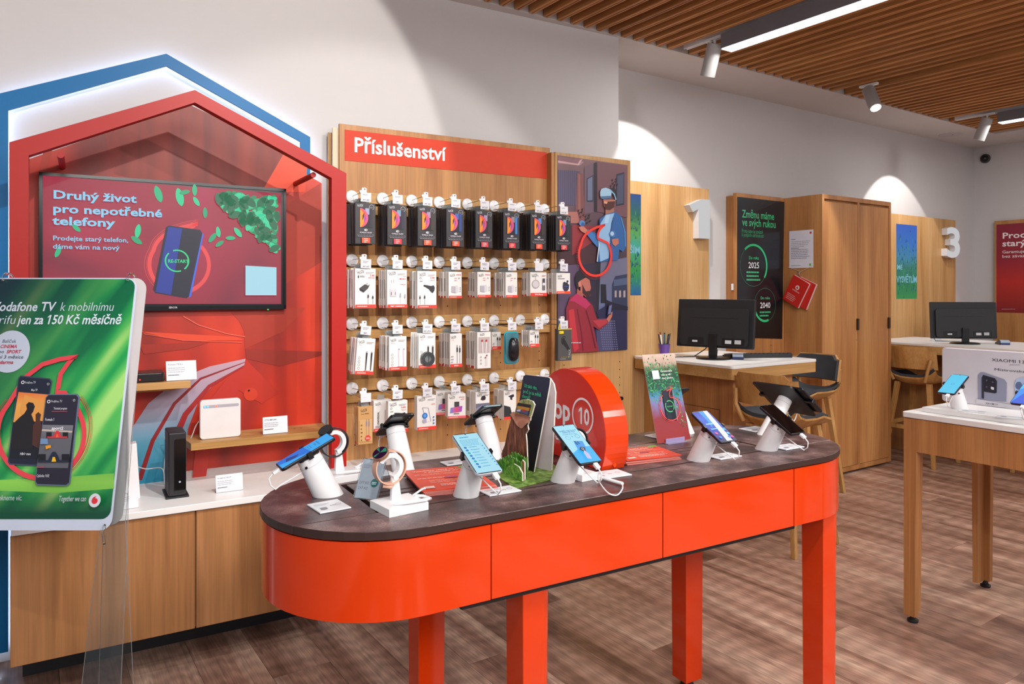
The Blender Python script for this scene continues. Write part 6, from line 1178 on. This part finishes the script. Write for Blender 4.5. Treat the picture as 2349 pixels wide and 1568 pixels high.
# bar stools: moulded wooden shell, pad, splayed legs, footrest. local: sitter faces +y
def stool(loc, rz, lab, pad_back, first=[None]):
    t = thing('bar_stool', lab, 'bar stool', loc, rz, 'oak bar stools at the desks'); ZS = .70
    def shell(b, th, mt, inset=0, z_off=0, back=True, seat=True):
        prof = [(.20-inset, 0), (.10, -.008), (0, -.010), (-.10, -.006), (-.155, .012), (-.185, .05)]; nx = 10; vs = []; W = .215-inset
        rows = prof
        for (y, z) in rows:
            for i in range(nx+1):
                u = i/nx*2-1; w_ = W*(1-.10*max(0, y)/.2); lift = .075*abs(u)**3.2*(1 if y < .12 else .55)
                vs.append((u*w_, y, ZS+z+lift*(1-inset*3)+z_off))
        m_ = nx+1; n_ = len(rows); top = list(vs); bot = [(v[0], v[1], v[2]-th) for v in vs]; k = len(top)
        fs = [(i*m_+j, i*m_+j+1, (i+1)*m_+j+1, (i+1)*m_+j) for i in range(n_-1) for j in range(nx)]
        b.add(top+bot, fs+[tuple(k+q for q in reversed(f)) for f in fs]+[(j, k+j, k+j+1, j+1) for j in range(nx)]+[((n_-1)*m_+j, (n_-1)*m_+j+1, k+(n_-1)*m_+j+1, k+(n_-1)*m_+j) for j in range(nx)]+[(i*m_, (i+1)*m_, k+(i+1)*m_, k+i*m_) for i in range(n_-1)]+[(i*m_+nx, k+i*m_+nx, k+(i+1)*m_+nx, (i+1)*m_+nx) for i in range(n_-1)], mt, True)
        return b
    shell(MB(), .012, W_STOOL).ob('seat_shell', t); shell(MB(), .022, GREYF, .018, .022).ob('seat_pad', t)
    # backrest: curved plywood wrapping round
    def back(b, th, mt, hw, z0, z1, r0=.20, dy=0):
        nx = 14; vs = []
        for zz, f in ((z0, 0), (z0+(z1-z0)*.5, .5), (z1-.03, .92), (z1, 1)):
            for i in range(nx+1):
                u = i/nx*2-1; a_ = u*hw*(1 if f < .95 else .90); zz2 = zz-(.03 if (f == 1 and abs(u) > .85) else 0)
                vs.append((math.sin(a_)*.262, -.215-.035*f+(1-math.cos(a_))*.15+dy, zz2))
        m_ = nx+1; k = len(vs); bk = [(v[0]*.96, v[1]+th, v[2]) for v in vs]; fs = [(i*m_+j, i*m_+j+1, (i+1)*m_+j+1, (i+1)*m_+j) for i in range(3) for j in range(nx)]
        b.add(vs+bk, fs+[tuple(k+q for q in reversed(f)) for f in fs]+[(j, k+j, k+j+1, j+1) for j in range(nx)]+[(3*m_+j, 3*m_+j+1, k+3*m_+j+1, k+3*m_+j) for j in range(nx)]+[(i*m_, (i+1)*m_, k+(i+1)*m_, k+i*m_) for i in range(3)]+[(i*m_+nx, k+i*m_+nx, k+(i+1)*m_+nx, (i+1)*m_+nx) for i in range(3)], mt, True); return b
    back(MB(), .012, W_STOOL, .98, .825, 1.015).ob('backrest', t)
    if pad_back: back(MB(), .02, GREYF, .90, .835, 1.008, dy=.013).ob('back_pad', t)
    for s_ in (-1, 1):
        MB().tube([(s_*.135, -.20, .72), (s_*.17, -.225, .82), (s_*.185, -.205, .91)], .014, W_STOOL, 8).ob('back_support', t, fix=False)
        for f_ in (-1, 1):
            top_ = Vector((s_*.135, f_*.13, .70)); bt_ = Vector((s_*.212, f_*.212, 0)); b = MB(); q = []
            for c_, hw in ((bt_, .014), (top_, .020)): q += [(c_.x-hw, c_.y-hw, c_.z), (c_.x+hw, c_.y-hw, c_.z), (c_.x+hw, c_.y+hw, c_.z), (c_.x-hw, c_.y+hw, c_.z)]
            b.add(q, [(3, 2, 1, 0), (4, 5, 6, 7), (0, 1, 5, 4), (1, 2, 6, 5), (2, 3, 7, 6), (3, 0, 4, 7)], W_STOOL).ob('leg', t, .003)
    for s_, f0, f1 in ((0, 0, 0),):
        zf = .27; x = .135+.09*(1-zf/.7); y = .13+.105*(1-zf/.7)
        MB().box(-x, x, y-.012, y+.012, zf, zf+.038, W_STOOL).box(-x, x, -y-.012, -y+.012, zf+.03, zf+.065, W_STOOL).box(-x-.010, -x+.010, -y, y, zf+.05, zf+.085, W_STOOL).box(x-.010, x+.010, -y, y, zf+.05, zf+.085, W_STOOL).ob('footrest', t)
    return t
stool((3.805, 2.735, 0), math.radians(-88), 'oak bar stool seen from behind pushed towards the near desk', False)
stool((4.87, 3.35, 0), math.radians(90), 'oak bar stool with a charcoal padded back at the right of the near desk', True)
stool((6.575, 3.33, 0), math.radians(-90), 'oak bar stool seen from behind at the far desk beside the wardrobe', False)
stool((6.575, 2.49, 0), math.radians(-90), 'oak bar stool hidden behind the white phone board, legs in view', False)

# poster on the right wall
o = (WR-.03, 3.0, 0); q0 = xb(2281, 507, WR-.05); t = thing('wall_poster', 'oak panel with a red gradient poster on the right wall', 'wall panel', (WR, 3.0, 0))
MB().box(-.05, -.005, -.6, q0[1]-3.0, 0, q0[2], W_PANEL).ob('board', t, .001)
def rp(px, py): q = xb(px, py, WR-.05); return (-(q[1]-3.0), q[2])
a = Art(.05-.1+.0, rp, M=Matrix.Translation((0, 0, 0)) @ MX, rough=.4); a.y = -.0505
tl = rp(2286, 515); bl = rp(2286, 716); MB().box(-.052, -.05, -.55, -(tl[0]), bl[1], tl[1], gradz('print_red_poster', [(0, '#7d1c24'), (.15, '#9c2420'), (.35, '#b52824'), (.6, '#8f2032'), (1, '#851f34')], bl[1], tl[1])).ob('poster', t)
a.y = -.0524; a.text('Prodejte', 2299, 547, .088, '#e8e2e4', .02, width=.40); a.text('starý telefon', 2299, 565, .088, '#e8e2e4', .02, width=.56); a.text('Garantujeme cenu', 2299, 581, .044, '#e0d6d8', .01, width=.40); a.text('bez závazku', 2299, 591, .044, '#e0d6d8', .01, width=.27); a.lines(2298, 708, 48, 1, 1, 1.2, '#c09098', 4); a.ob('lettering', t)
b = MB()
for k in range(8): b.cyl((-.0505, .36, 1.17-.052*k), (-.049, .36, 1.17-.052*k), .004, .004, mat('#22160c', .9), 8)
tag(b.ob('peg_holes', t), kind='stuff')

# ---------------------------------------------------------------- second display table at the right
X0, X1, Y1, Y0 = 3.335, 4.10, 1.775, .30; o = ((X0+X1)/2, (Y0+Y1)/2, 0); t = thing('display_table', 'oak display table with a white top and phones at the right edge', 'table', o)
MB(o).rbox(X0, X1, Y0, Y1, .925, .95, .012, WHITE).ob('top', t, .003)
MB(o).box(X0+.006, X0+.026, Y0+.02, Y1-.060, .775, .922, W_DARK).ob('apron', t); MB(o).box(X1-.026, X1-.006, Y0+.02, Y1-.060, .775, .922, W_DARK).ob('apron', t)
MB(o).box(X0+.06, X1-.06, Y1-.03, Y1-.01, .775, .922, W_DARK).ob('apron', t)
for xc_, sx_ in ((X0+.006, 1), (X1-.006, -1)):
    for yc_, sy_ in ((Y1-.006, -1), (Y0+.006, 1)):
        b = MB(o)
        def lg(w0, w1, ya_, yb2):
            q = []
            for z, k in ((.03, .86), (.922, 1)): q += [(xc_, yc_, z), (xc_+sx_*w0*k, yc_, z), (xc_+sx_*w0*k, yc_+sy_*ya_*k, z), (xc_, yc_+sy_*ya_*k, z)]
            b.add(q, [(3, 2, 1, 0), (4, 5, 6, 7), (0, 1, 5, 4), (1, 2, 6, 5), (2, 3, 7, 6), (3, 0, 4, 7)], W_DARK)
        lg(.035, .035, .058, .058); lg(.115, .115, .03, .03); l_ = b.ob('leg', t, .0015)
        MB(o).lathe([(.022, .0), (.024, .010), (.012, .018), (.012, .032)], BLKM, 18, (xc_+sx_*.025, yc_+sy_*.028, 0)).ob('levelling_foot', l_)
ZR = .972
t = thing('display_riser', 'low white riser plate lying on the oak display table', 'riser', ((X0+X1)/2, 1.0, .95)); MB(((X0+X1)/2, 1.0, .95)).box(3.395, 3.90, .55, 1.715, .9505, ZR, WHITE).ob('plate', t, .0015)
XB = 3.66; bl = xb(2158, 921, XB); ht_ = xb(2162, 797, XB)[2]; yl = xb(2161, 860, XB)[1]
t = thing('phone_board', 'white advertising board for phones standing on the oak display table', 'sign', (XB, 1.2, ZR))
MB().rbox(0, .03, -.62, yl-1.2, .001, ht_-ZR, .012, mat('#cfcdd6', .35), 'x').ob('board', t, .002)
def bp(px, py): q = xb(px, py, XB); return (-(q[1]-1.2), q[2]-ZR)
a = Art(-.001, bp, M=MX); 
a.text('XIAOMI 13 řada', 2275, 828, .019, '#33333c', .0, width=.19); a.lines(2316, 836, 40, 1, 1, 1.2, '#8a8a94', 1); a.text('Mistrovské dílo v každém', 2281, 849, .0155, '#33333c', .0, width=.29)
a.poly([(2244, 915), (2244, 860), (2249, 854), (2256, 853), (2304, 870), (2310, 878), (2309, 921)], gradz('print_phone_grey', [(0, '#33364a'), (.5, '#565c74'), (1, '#8a8fa6')], -.30, -.16, axis=1)); a.poly([(2252, 913), (2252, 866), (2256, 859), (2283, 867), (2288, 874), (2287, 900), (2283, 902), (2258, 898), (2258, 914)], '#2b2d3c'); a.poly([(2256, 862), (2284, 868), (2286, 900), (2257, 897)], '#1a1b28')
for x, y in ((2264, 872), (2278, 876), (2264, 887)): a.circ(x, y, 2.2, '#4a4c78', seg=12)
a.poly([(2274, 886), (2281, 888), (2281, 894), (2274, 892)], '#d8d8e4')
a.poly([(2331, 925), (2328, 880), (2334, 868), (2349, 866), (2365, 870), (2365, 930)], '#a9bede'); a.circ(2338, 884, 8, '#5a6a94', ry=9)
a.poly([(2240, 914), (2349, 932), (2349, 942), (2240, 924)], '#c9c7d0'); a.text('XIAOMI 13', 2262, 926, .011, '#33333c', .01, width=.05); a.ob('print', t)
b0 = atz(2203, 936, ZR)
device_stand('x', (b0[0]-.005, b0[1]+.0), -PI/2, .125, math.radians(28), 'cyan', .074, .155, 'white slanted post at the left of the oak display table', 'phone with a plain cyan screen on the oak display table', body='#3a2a40', z0=ZR, A=False)
b1 = atz(2375, 962, ZR)
device_stand('x', (b1[0]-.01, b1[1]), -PI/2, .125, math.radians(28), 'wave', .076, .165, 'white slanted post cut by the right edge of the picture', 'phone with blue waves on screen at the right edge of the picture', body='#3a2a40', z0=ZR, A=False)
for px, py, lab in ((2235, 943, 'pale info slab on the riser in front of the cyan phone'), (2325, 957, 'pale info slab on the riser near the right edge of the picture')):
    c_ = atz(px, py, ZR); slab((c_[0]-.02, c_[1]), -PI/2+.3, .10, .05, lab, A=False, z=ZR)
# ---------------------------------------------------------------- acrylic poster stand, front left (faces the camera)
def cf(u, v, d):                       # picture direction at distance d along the view axis
    X = (u-CX)/F*d; return (FW[0]*d+RT[0]*X, FW[1]*d+RT[1]*X, EYE-(v-HY)/F*d)
DT, DB = 2.40, 2.24
base = cf(150, 665, 2.2); t = thing('poster_stand', 'clear acrylic floor stand holding two curved posters at the front left', 'poster stand', (base[0], base[1], 0), TH-PI/2)
inv = (Matrix.Translation((base[0], base[1], 0)) @ Matrix.Rotation(TH-PI/2, 4, 'Z')).inverted()
ACR = bpy.data.materials.new('clear_acrylic'); ACR.use_nodes = True; _n = ACR.node_tree; _n.nodes.clear(); _o = _n.nodes.new('ShaderNodeOutputMaterial'); _m = _n.nodes.new('ShaderNodeMixShader'); _t = _n.nodes.new('ShaderNodeBsdfTransparent'); _g = _n.nodes.new('ShaderNodeBsdfGlossy'); _g.inputs['Roughness'].default_value = .03; _f = _n.nodes.new('ShaderNodeFresnel'); _f.inputs[0].default_value = 1.45
_t.inputs[0].default_value = (.93, .95, .95, 1); _n.links.new(_f.outputs[0], _m.inputs[0]); _n.links.new(_t.outputs[0], _m.inputs[1]); _n.links.new(_g.outputs[0], _m.inputs[2]); _n.links.new(_m.outputs[0], _o.inputs[0])
ACE = mat('#cfd6da', .2, trans=.5, vary=0)
def loc_(u, v, d): return inv @ Vector(cf(u, v, d))
def sheet(name, par, xl, xr_t, xr_b, v0, v1, dt, db, mt, th=.0015, rc=.02, M=None):
    return None
# sheet frame: origin at its bottom right corner region, leaning back; built in the stand's local axes (x right, -y to the viewer, z up)
tr = loc_(309, 637, DT); br = loc_(262, 1216, DB)
H_ = (tr-br).length; lean_ = math.atan2(tr.y-br.y, tr.z-br.z); W_ = .70
x1_ = (tr.x+br.x)/2
M = Matrix.Translation((x1_, br.y, br.z)) @ Matrix.Rotation(-lean_, 4, 'X'); Hh = (tr.z-br.z)/math.cos(lean_)
def mklean(M0, name, label, cat_):
    r = thing(name, label, cat_, (0, 0, 0)); r.matrix_world = Matrix.Translation((base[0], base[1], 0)) @ Matrix.Rotation(TH-PI/2, 4, 'Z') @ M0; return r
pst = mklean(M, 'poster', 'green poster advertising a television tariff on the acrylic stand', 'poster')
def rtop(v): return v
sh = rrect(-W_, 0, 0, Hh, .035, 6)
MB().prism(sh, .0, .0015, mat('#c9d2e6', .35), 'y').ob('sheet', pst)
def sp(px, py):                          # picture pixel on the sheet
    o_ = M.inverted() @ inv @ Vector((0, 0, EYE)); d_ = (M.inverted() @ inv).to_3x3() @ Vector(ray(px, py)); tt = -o_.y/d_.y; q = o_+d_*tt; return (q.x, q.z)
a = Art(-.0008, rough=.35)
gp = bpy.data.materials.new('print_green_rays'); gp.use_nodes = True; nt = gp.node_tree; L = nt.links.new; bs = nt.nodes['Principled BSDF']; bs.inputs['Roughness'].default_value = .3
tc = nt.nodes.new('ShaderNodeTexCoord'); mp = nt.nodes.new('ShaderNodeMapping'); mp.inputs['Rotation'].default_value = (0, math.radians(-32), 0); mq = nt.nodes.new('ShaderNodeMapping'); mq.inputs['Scale'].default_value = (4.6, 1, .55); L(tc.outputs['Object'], mp.inputs[0]); L(mp.outputs[0], mq.inputs[0])
n1 = nt.nodes.new('ShaderNodeTexNoise'); n1.inputs['Scale'].default_value = 2.4; n1.inputs['Detail'].default_value = 1.5; L(mq.outputs[0], n1.inputs[0]); r1 = ramp(nt, [(.36, '#087040'), (.46, '#229a4c'), (.55, '#52b556'), (.66, '#a0d474')]); L(n1.outputs['Fac'], r1.inputs[0])
sx_ = nt.nodes.new('ShaderNodeSeparateXYZ'); L(tc.outputs['Object'], sx_.inputs[0])
ma = nt.nodes.new('ShaderNodeMath'); ma.operation = 'MULTIPLY_ADD'; ma.inputs[1].default_value = -.75; L(sx_.outputs['Z'], ma.inputs[0]); L(sx_.outputs['X'], ma.inputs[2])
mr = nt.nodes.new('ShaderNodeMapRange'); mr.inputs['From Min'].default_value = -.98; mr.inputs['From Max'].default_value = -.42; L(ma.outputs[0], mr.inputs['Value'])
mx = nt.nodes.new('ShaderNodeMix'); mx.data_type = 'RGBA'; L(mr.outputs[0], mx.inputs[0]); mx.inputs[6].default_value = lin('#123038'); L(r1.outputs[0], mx.inputs[7])
wv = nt.nodes.new('ShaderNodeMapRange'); wv.inputs['From Min'].default_value = .05; wv.inputs['From Max'].default_value = .15; L(sx_.outputs['Z'], wv.inputs['Value'])
mx2 = nt.nodes.new('ShaderNodeMix'); mx2.data_type = 'RGBA'; L(wv.outputs[0], mx2.inputs[0]); mx2.inputs[6].default_value = lin('#0a4a34'); L(mx.outputs[2], mx2.inputs[7]); L(mx2.outputs[2], bs.inputs['Base Color'])
zb_ = sp(200, 1190)[1]
a.poly([p for p in rrect(-W_+.004, -.006, zb_, Hh-.004, .028, 6)], gp)
def soft(pts, c): a.poly([sp(*p) for p in pts], c)
soft([(0, 1100), (130, 1095), (262, 1085), (262, 1120), (130, 1130), (0, 1125)], gradz('print_glow', [(0, '#58a83c'), (.5, '#86c850'), (1, '#4ca848')], zb_+.02, zb_+.2))
sc_ = (sp(100, 700)[0]-sp(0, 700)[0])/100   # metres per picture pixel on the sheet
def T(s_, px, py, size, col, bold=0, width=None, al='l', shear=.14):
    p = sp(px, py); k = (1-.075*(py-700)/500)*sc_; a.text(s_, p[0], p[1], size*k*1.36, col, bold, al, shear, width*k*.97 if width else None)
T('Vodafone TV', -18, 713, 22, '#c4ccdc', .02, 148); T('k mobilnímu', 137, 713, 22, '#c4ccdc', -.006, 126)
T('tarifu', -26, 743, 22, '#c4ccdc', -.006, 62); T('jen za 150 Kč měsíčně', 41, 743, 22, '#ccd6e2', .02, 244)
c_ = sp(24, 806); a.circ(c_[0], c_[1], 45*sc_, '#b9c2d4', ry=48*sc_, seg=40)
for s_, px, py, w_, cl, bo in (('Balíček', 22, 786, 33, '#2a2e44', 0), ('CINEMA', 21, 798, 40, '#b03048', .02), ('nebo', -2, 810, 26, '#2a2e44', 0), ('SPORT', 33, 810, 34, '#b03048', .02), ('první 3 měsíce', 18, 822, 76, '#2a2e44', 0), ('zdarma', 14, 834, 38, '#b03048', .02)): T(s_, px, py, 8, cl, bo, w_, 'c')
cc = sp(97, 992); k_ = 100*sc_
for rr, ww in ((1.10, .0012), (1.06, .0025), (1.13, .0010)): a.ring(cc[0], cc[1], k_*rr, ww, '#c8343c', a0=-60, a1=45, ry=k_*rr*1.02); a.ring(cc[0], cc[1], k_*rr, ww, '#c8343c', a0=140, a1=215, ry=k_*rr*1.02)
pts = [sp(145, 904)]
pth = [(152, 901)]+[(97+99*math.cos(math.radians(g)), 994-102*math.sin(math.radians(g))) for g in range(50, -225, -9)]+[(60, 866), (100, 836), (140, 824), (180, 818), (160, 832), (142, 858), (136, 890), (133, 899)]
a.stroke([sp(*p) for p in pth], [8*sc_]+[11*sc_]*26+[11*sc_]*(len(pth)-34)+[9*sc_, 8*sc_, 6*sc_, 2*sc_, 8*sc_, 10*sc_, 11*sc_][:7] if False else 10.5*sc_, '#d8404c', True)
soft([(45, 867), (50, 861), (118, 868), (123, 875), (92, 1064), (86, 1068), (25, 1065), (21, 1058)], '#3a4258'); soft([(47, 869), (51, 864), (116, 870), (120, 877), (90, 1061), (84, 1065), (28, 1062), (24, 1056)], '#1c2132')
soft([(46, 899), (117, 905), (106, 965), (34, 968)], gradz('print_sunset', [(0, '#8a4a2c'), (.35, '#d8944a'), (.7, '#e0a04c'), (1, '#d86a38')], .28, .42)); soft([(34, 968), (106, 965), (92, 1052), (26, 1050)], '#191a24')
soft([(60, 905), (110, 925), (106, 965), (60, 968), (50, 940)], '#d89448')                                      # plain dusk scene with two dark figures
soft([(38, 968), (48, 958), (60, 948), (66, 938), (64, 928), (70, 922), (80, 924), (84, 932), (80, 944), (76, 950), (82, 966), (80, 1030), (30, 1030)], '#1f1a20'); soft([(78, 1020), (80, 975), (86, 966), (86, 950), (92, 945), (98, 950), (96, 962), (100, 975), (96, 1030)], '#4a2a24')
T('HBO max', 50, 1043, 6, '#c8ccd6', .02, 26, 'l', 0); T('Vodafone TV', 61, 880, 6, '#c8ccd6', 0, 26, 'l', 0); a.ring(*sp(57, 877), 3*sc_, 1.4*sc_, '#e8e8f0'); a.ring(*sp(115, 881), 2.2*sc_, .8*sc_, '#c8ccd6'); T('Moje TV', 76, 897, 5.5, '#c8ccd6', .01, 15, 'l', 0)
soft([(110, 911), (116, 904), (182, 903), (188, 911), (166, 1108), (158, 1114), (90, 1112), (85, 1104)], '#5a6a84'); soft([(111, 912), (117, 906), (179, 906), (184, 912), (163, 1106), (156, 1111), (91, 1109), (87, 1103)], '#262233')
T('Vodafone TV', 122, 923, 6, '#c8ccd6', 0, 26, 'l', 0); a.ring(*sp(117, 921), 3*sc_, 1.4*sc_, '#e8e8f0'); a.ring(*sp(175, 918), 2.2*sc_, .8*sc_, '#c8ccd6'); T('Televizní program', 128, 939, 5.5, '#c8ccd6', .01, 32, 'l', 0); soft([(124, 942.5), (160, 942.5), (160, 944), (124, 944)], '#c83040'); T('Formule 1', 109, 965, 6.5, '#d8dae2', .01, 21, 'l', 0)
soft([(104, 974), (174, 975), (162, 1073), (90, 1072)], gradz('print_track', [(0, '#5a5a64'), (.5, '#77777f'), (1, '#9a98a0')], .27, .40)); soft([(103, 984), (172, 988), (171, 992), (102, 988)], '#b8a8a0'); T('sport2', 124, 985, 7, '#e8e8ee', .02, 28, 'l', 0)
def racer(x, y, s, c1, c2):
    for dx in (-.42, .40): a.poly([sp(x+(dx-.13)*s, y+.02*s), sp(x+(dx+.13)*s, y+.02*s), sp(x+(dx+.13)*s, y-.26*s), sp(x+(dx-.13)*s, y-.26*s)], '#17161c')
    a.poly([sp(x-.22*s, y), sp(x+.22*s, y), sp(x+.14*s, y-.2*s), sp(x+.05*s, y-.34*s), sp(x-.05*s, y-.34*s), sp(x-.14*s, y-.2*s)], c1); a.poly([sp(x-.5*s, y+.02*s), sp(x+.5*s, y+.02*s), sp(x+.5*s, y-.05*s), sp(x-.5*s, y-.05*s)], c1); a.poly([sp(x-.08*s, y), sp(x+.08*s, y), sp(x+.04*s, y-.16*s), sp(x-.04*s, y-.16*s)], c2)
racer(138, 1003, 46, '#c83238', '#e05a3a'); racer(131, 1058, 66, '#1f2438', '#e0b020'); soft([(101, 1005), (117, 1006), (118, 1018), (100, 1018)], '#6a88b0'); soft([(112, 1022), (124, 1020), (125, 1026), (113, 1030)], '#d89020')
soft([(91, 1070), (109, 1070), (109, 1071.8), (91, 1071.8)], '#c83040'); T('Cyklistika: Paříž', 92, 1093, 6.5, '#c8ccd6', .01, 30, 'l', 0)
T('hledi řekneme víc.', -24, 1146, 13, '#c4ccd8', 0, 87, 'l', .1); T('Together we can', 142, 1148, 13, '#ccd4de', 0, 65, 'l', .1)
c_ = sp(225, 1146); a.circ(c_[0], c_[1], 12.8*sc_, '#d4dae4', ry=14.5*sc_, seg=30); a.poly(mark_path(c_[0], c_[1]-.8*sc_, 6.6*sc_), '#d8323c')
a.ob('print', pst)
M2 = Matrix.Translation((x1_+.010, br.y+.035, br.z)) @ Matrix.Rotation(-lean_, 4, 'X'); bk = mklean(M2, 'poster', 'white back of the second poster behind the green one on the stand', 'poster')
MB().prism(rrect(-W_, .004, .004, Hh, .04, 6), .0, .0015, mat('#c9c3c4', .5), 'y').ob('sheet', bk)
# acrylic panel, legs and hooks
def strip(name, q, dy):
    b = MB(); v = [Vector(p)+Vector((0, dy, 0)) for p in q]; n = len(v); bk_ = [p+Vector((0, .004, 0)) for p in v]
    b.add(v+bk_, [tuple(range(n)), tuple(reversed(range(n, 2*n)))], ACR); b.add(v+bk_, [(i, (i+1) % n, n+(i+1) % n, n+i) for i in range(n)], ACE); return b.ob(name, t)
def Lz(px, py, d): return loc_(px, py, d)
g0 = loc_(182, 1568, 2.16); g1 = loc_(272, 1568, 2.16); f0 = loc_(224, 1214, 2.25); f1 = loc_(288, 1214, 2.25); u0 = loc_(236, 900, 2.34); u1 = loc_(291, 760, 2.38)
def down(a_, b_): k = (b_.z-.004)/(a_.z-b_.z) if a_.z != b_.z else 0; return b_+(b_-a_)*k
strip('front_leg', [down(f0, g0), down(f1, g1), g1, f1, u1, u0, f0, g0], .012)
h0 = down(f0, g0)+Vector((.0, .14, 0)); h1 = down(f1, g1)+Vector((-.01, .14, 0)); strip('rear_leg', [h0, h1, (x1_-.02, br.y+.10, .75), (x1_+.0, br.y+.13, tr.z-.35), (x1_-.10, br.y+.13, tr.z-.35), (x1_-.09, br.y+.10, .75)], .02)
for x in (-.028, -.028-.58*W_*1.0, -W_+.05):
    b = MB(); b.M = M; b.tube([(x, -.006, Hh-.012), (x, -.008, Hh+.004), (x, .0, Hh+.014), (x, .02, Hh+.018), (x, .04, Hh+.012), (x, .055, Hh-.01)], .004, ACR, 6).ob('top_hook', t, fix=False)
b = MB(); b.M = M; b.tube([(-.018, .003, -.04), (-.018, -.004, -.018), (-.018, -.012, -.004), (-.018, -.008, .012), (-.018, -.004, .016)], .005, ACR, 6).ob('bottom_clip', t, fix=False)
